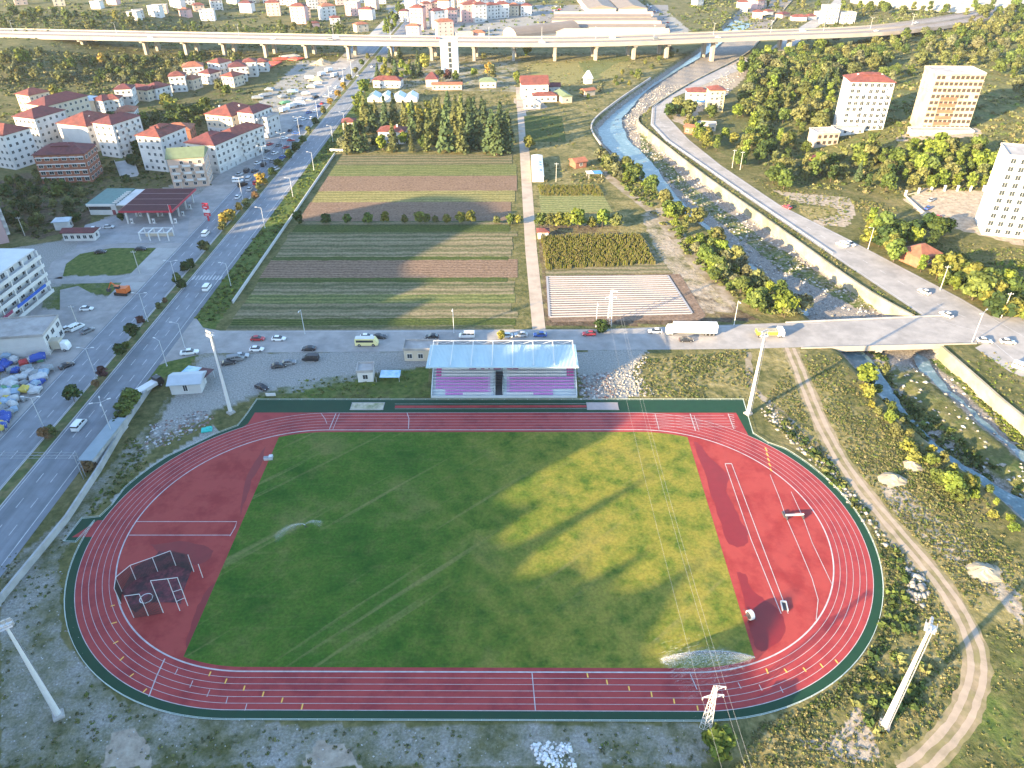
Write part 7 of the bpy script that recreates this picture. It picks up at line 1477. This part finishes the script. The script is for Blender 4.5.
inrd = lambda q: (-130 < q.x < -94) or onroad(q) or onriver(q) or nearb(q, 8)
scatter('scrub', sample(None, 2600, avoid=inrd, world=[(-94,270),(5,275),(5,420),(-60,470),(-94,480)]), .6, ['olive','mid','dry','dark'], quads=9)
scatter('scrub', sample(None, 1500, avoid=inrd, world=[(18,275),(48,285),(48,330),(100,455),(150,545),(-90,545),(-90,480),(10,420)]), .7, ['olive','mid','dry','dry'], quads=9)
scatter('hazel_scrub', sample(None, 2600, avoid=inrd, world=[(-420,330),(-132,330),(-132,600),(-420,600)]), 1.1, ['olive','dark','mid','grey'], quads=9)
scatter('hazel_scrub', sample(None, 2600, avoid=lambda q: inrd(q) or (q.y < 560+abs(q.x)*.05), world=[(-560,580),(-130,560),(-130,900),(-700,900)]), 1.9, ['olive','dark','mid'], quads=8)
scatter('hazel_scrub', sample(None, 900, avoid=inrd, world=[(-90,560),(60,560),(240,640),(300,900),(-90,900)]), 1.9, ['olive','dark','mid'], quads=8)
scatter('scrub', sample([(690,150),(740,172),(800,190),(850,196),(850,230),(895,226),(940,240),(1024,250),(1024,300),(960,270),(880,225),(800,235)], 1500, avoid=lambda q: inrd(q)), .45, ['olive','dry','mid','olive'], quads=10)
scatter('scrub', sample([(870,398),(905,430),(960,480),(1024,530),(1024,600),(960,545),(890,470)], 1500), .34, ['olive','dry','mid','olive'], quads=10)
scatter('scrub', sample(None, 700, avoid=None, world=[(139.5,-10),(138.5,60),(139,73),(150,72),(152,40),(156,-10)]), .4, ['olive','dry','mid','bright'], quads=10)
scatter('scrub', sample([(800,354),(838,354),(862,384),(890,428),(925,462),(955,492),(930,492),(880,445),(840,410),(815,375)], 1200), .34, ['olive','dry','mid','olive'], quads=10)
scatter('scrub', sample([(868,590),(905,590),(930,640),(925,700),(880,735),(845,705),(872,650)], 120), .85, ['mid','dark','olive'], quads=26)
scatter('scrub', sample([(760,405),(800,430),(850,485),(895,545),(910,590),(890,600),(850,520),(800,450)], 110), .8, ['mid','dark','olive'], quads=26)
scatter('scrub', sample([(985,640),(1024,648),(1024,768),(930,768),(940,730)], 420), .24, ['olive','mid','dry'], quads=10, leaf=.3)
# maize: upright stalks in rows
def maize(px, n, h, name='maize_crop'):
    P = sample(px, n); P = [Vector((p.x, round(p.y/.9)*.9+rnd.uniform(-.12,.12), p.z)) for p in P]; V = []; T = []; S = []
    for p in P:
        hh = h*rnd.uniform(.7,1.15); a = rnd.uniform(0,3.14)
        for k in range(3): an = a+k*1.05; dx, dy = .26*math.cos(an), .26*math.sin(an); V += [(p.x-dx,p.y-dy,.0),(p.x+dx,p.y+dy,.0),(p.x+dx*.5,p.y+dy*.5,hh),(p.x-dx*.5,p.y-dy*.5,hh)]; T.append((*GREENS[rnd.choice(['yellow','straw','dry','yellow','straw','bright'])],1)); S.append(rnd.uniform(.3,.8))
    struct(put(name, npmesh(name, np.array(V), np.arange(len(V)).reshape(-1,4), leafs, {'leaf': ('FACE', np.array(S)), 'tint': ('FACE', np.array(T))})), 'stuff')
maize([(541,238),(546,270),(655,264),(640,236)], 3200, 1.7); maize([(538,186),(541,196),(604,196),(598,186)], 900, 1.0)

plant_trees()
# ------------------------------------------------------------------ labels: tell look-alikes apart by their place
ORD = ['leftmost', 'second from the left', 'third from the left', 'fourth from the left', 'fifth from the left', 'sixth from the left', 'seventh from the left']
bpy.context.view_layer.update()
def apart(objs, lab):
    objs = sorted(objs, key=lambda o: toward(o.matrix_world.translation)[0]); n = len(objs)
    if n <= 8:
        for i, o in enumerate(objs):
            w_ = ORD[i] if i < n-1 else 'rightmost'
            if n == 2: w_ = ('left', 'right')[i]+' one of two'
            s = lab+', '+w_
            if len(s.split()) > 16:
                ws = lab.split(); s = ' '.join(ws[:16-len(w_.split())]).rstrip(',')+', '+w_
            o['label'] = s
        return True
    return False
from collections import defaultdict
D = defaultdict(list)
for o in THINGS: D[o['label']].append(o)
for lab, objs in D.items():
    if len(objs) > 1: apart(objs, lab)
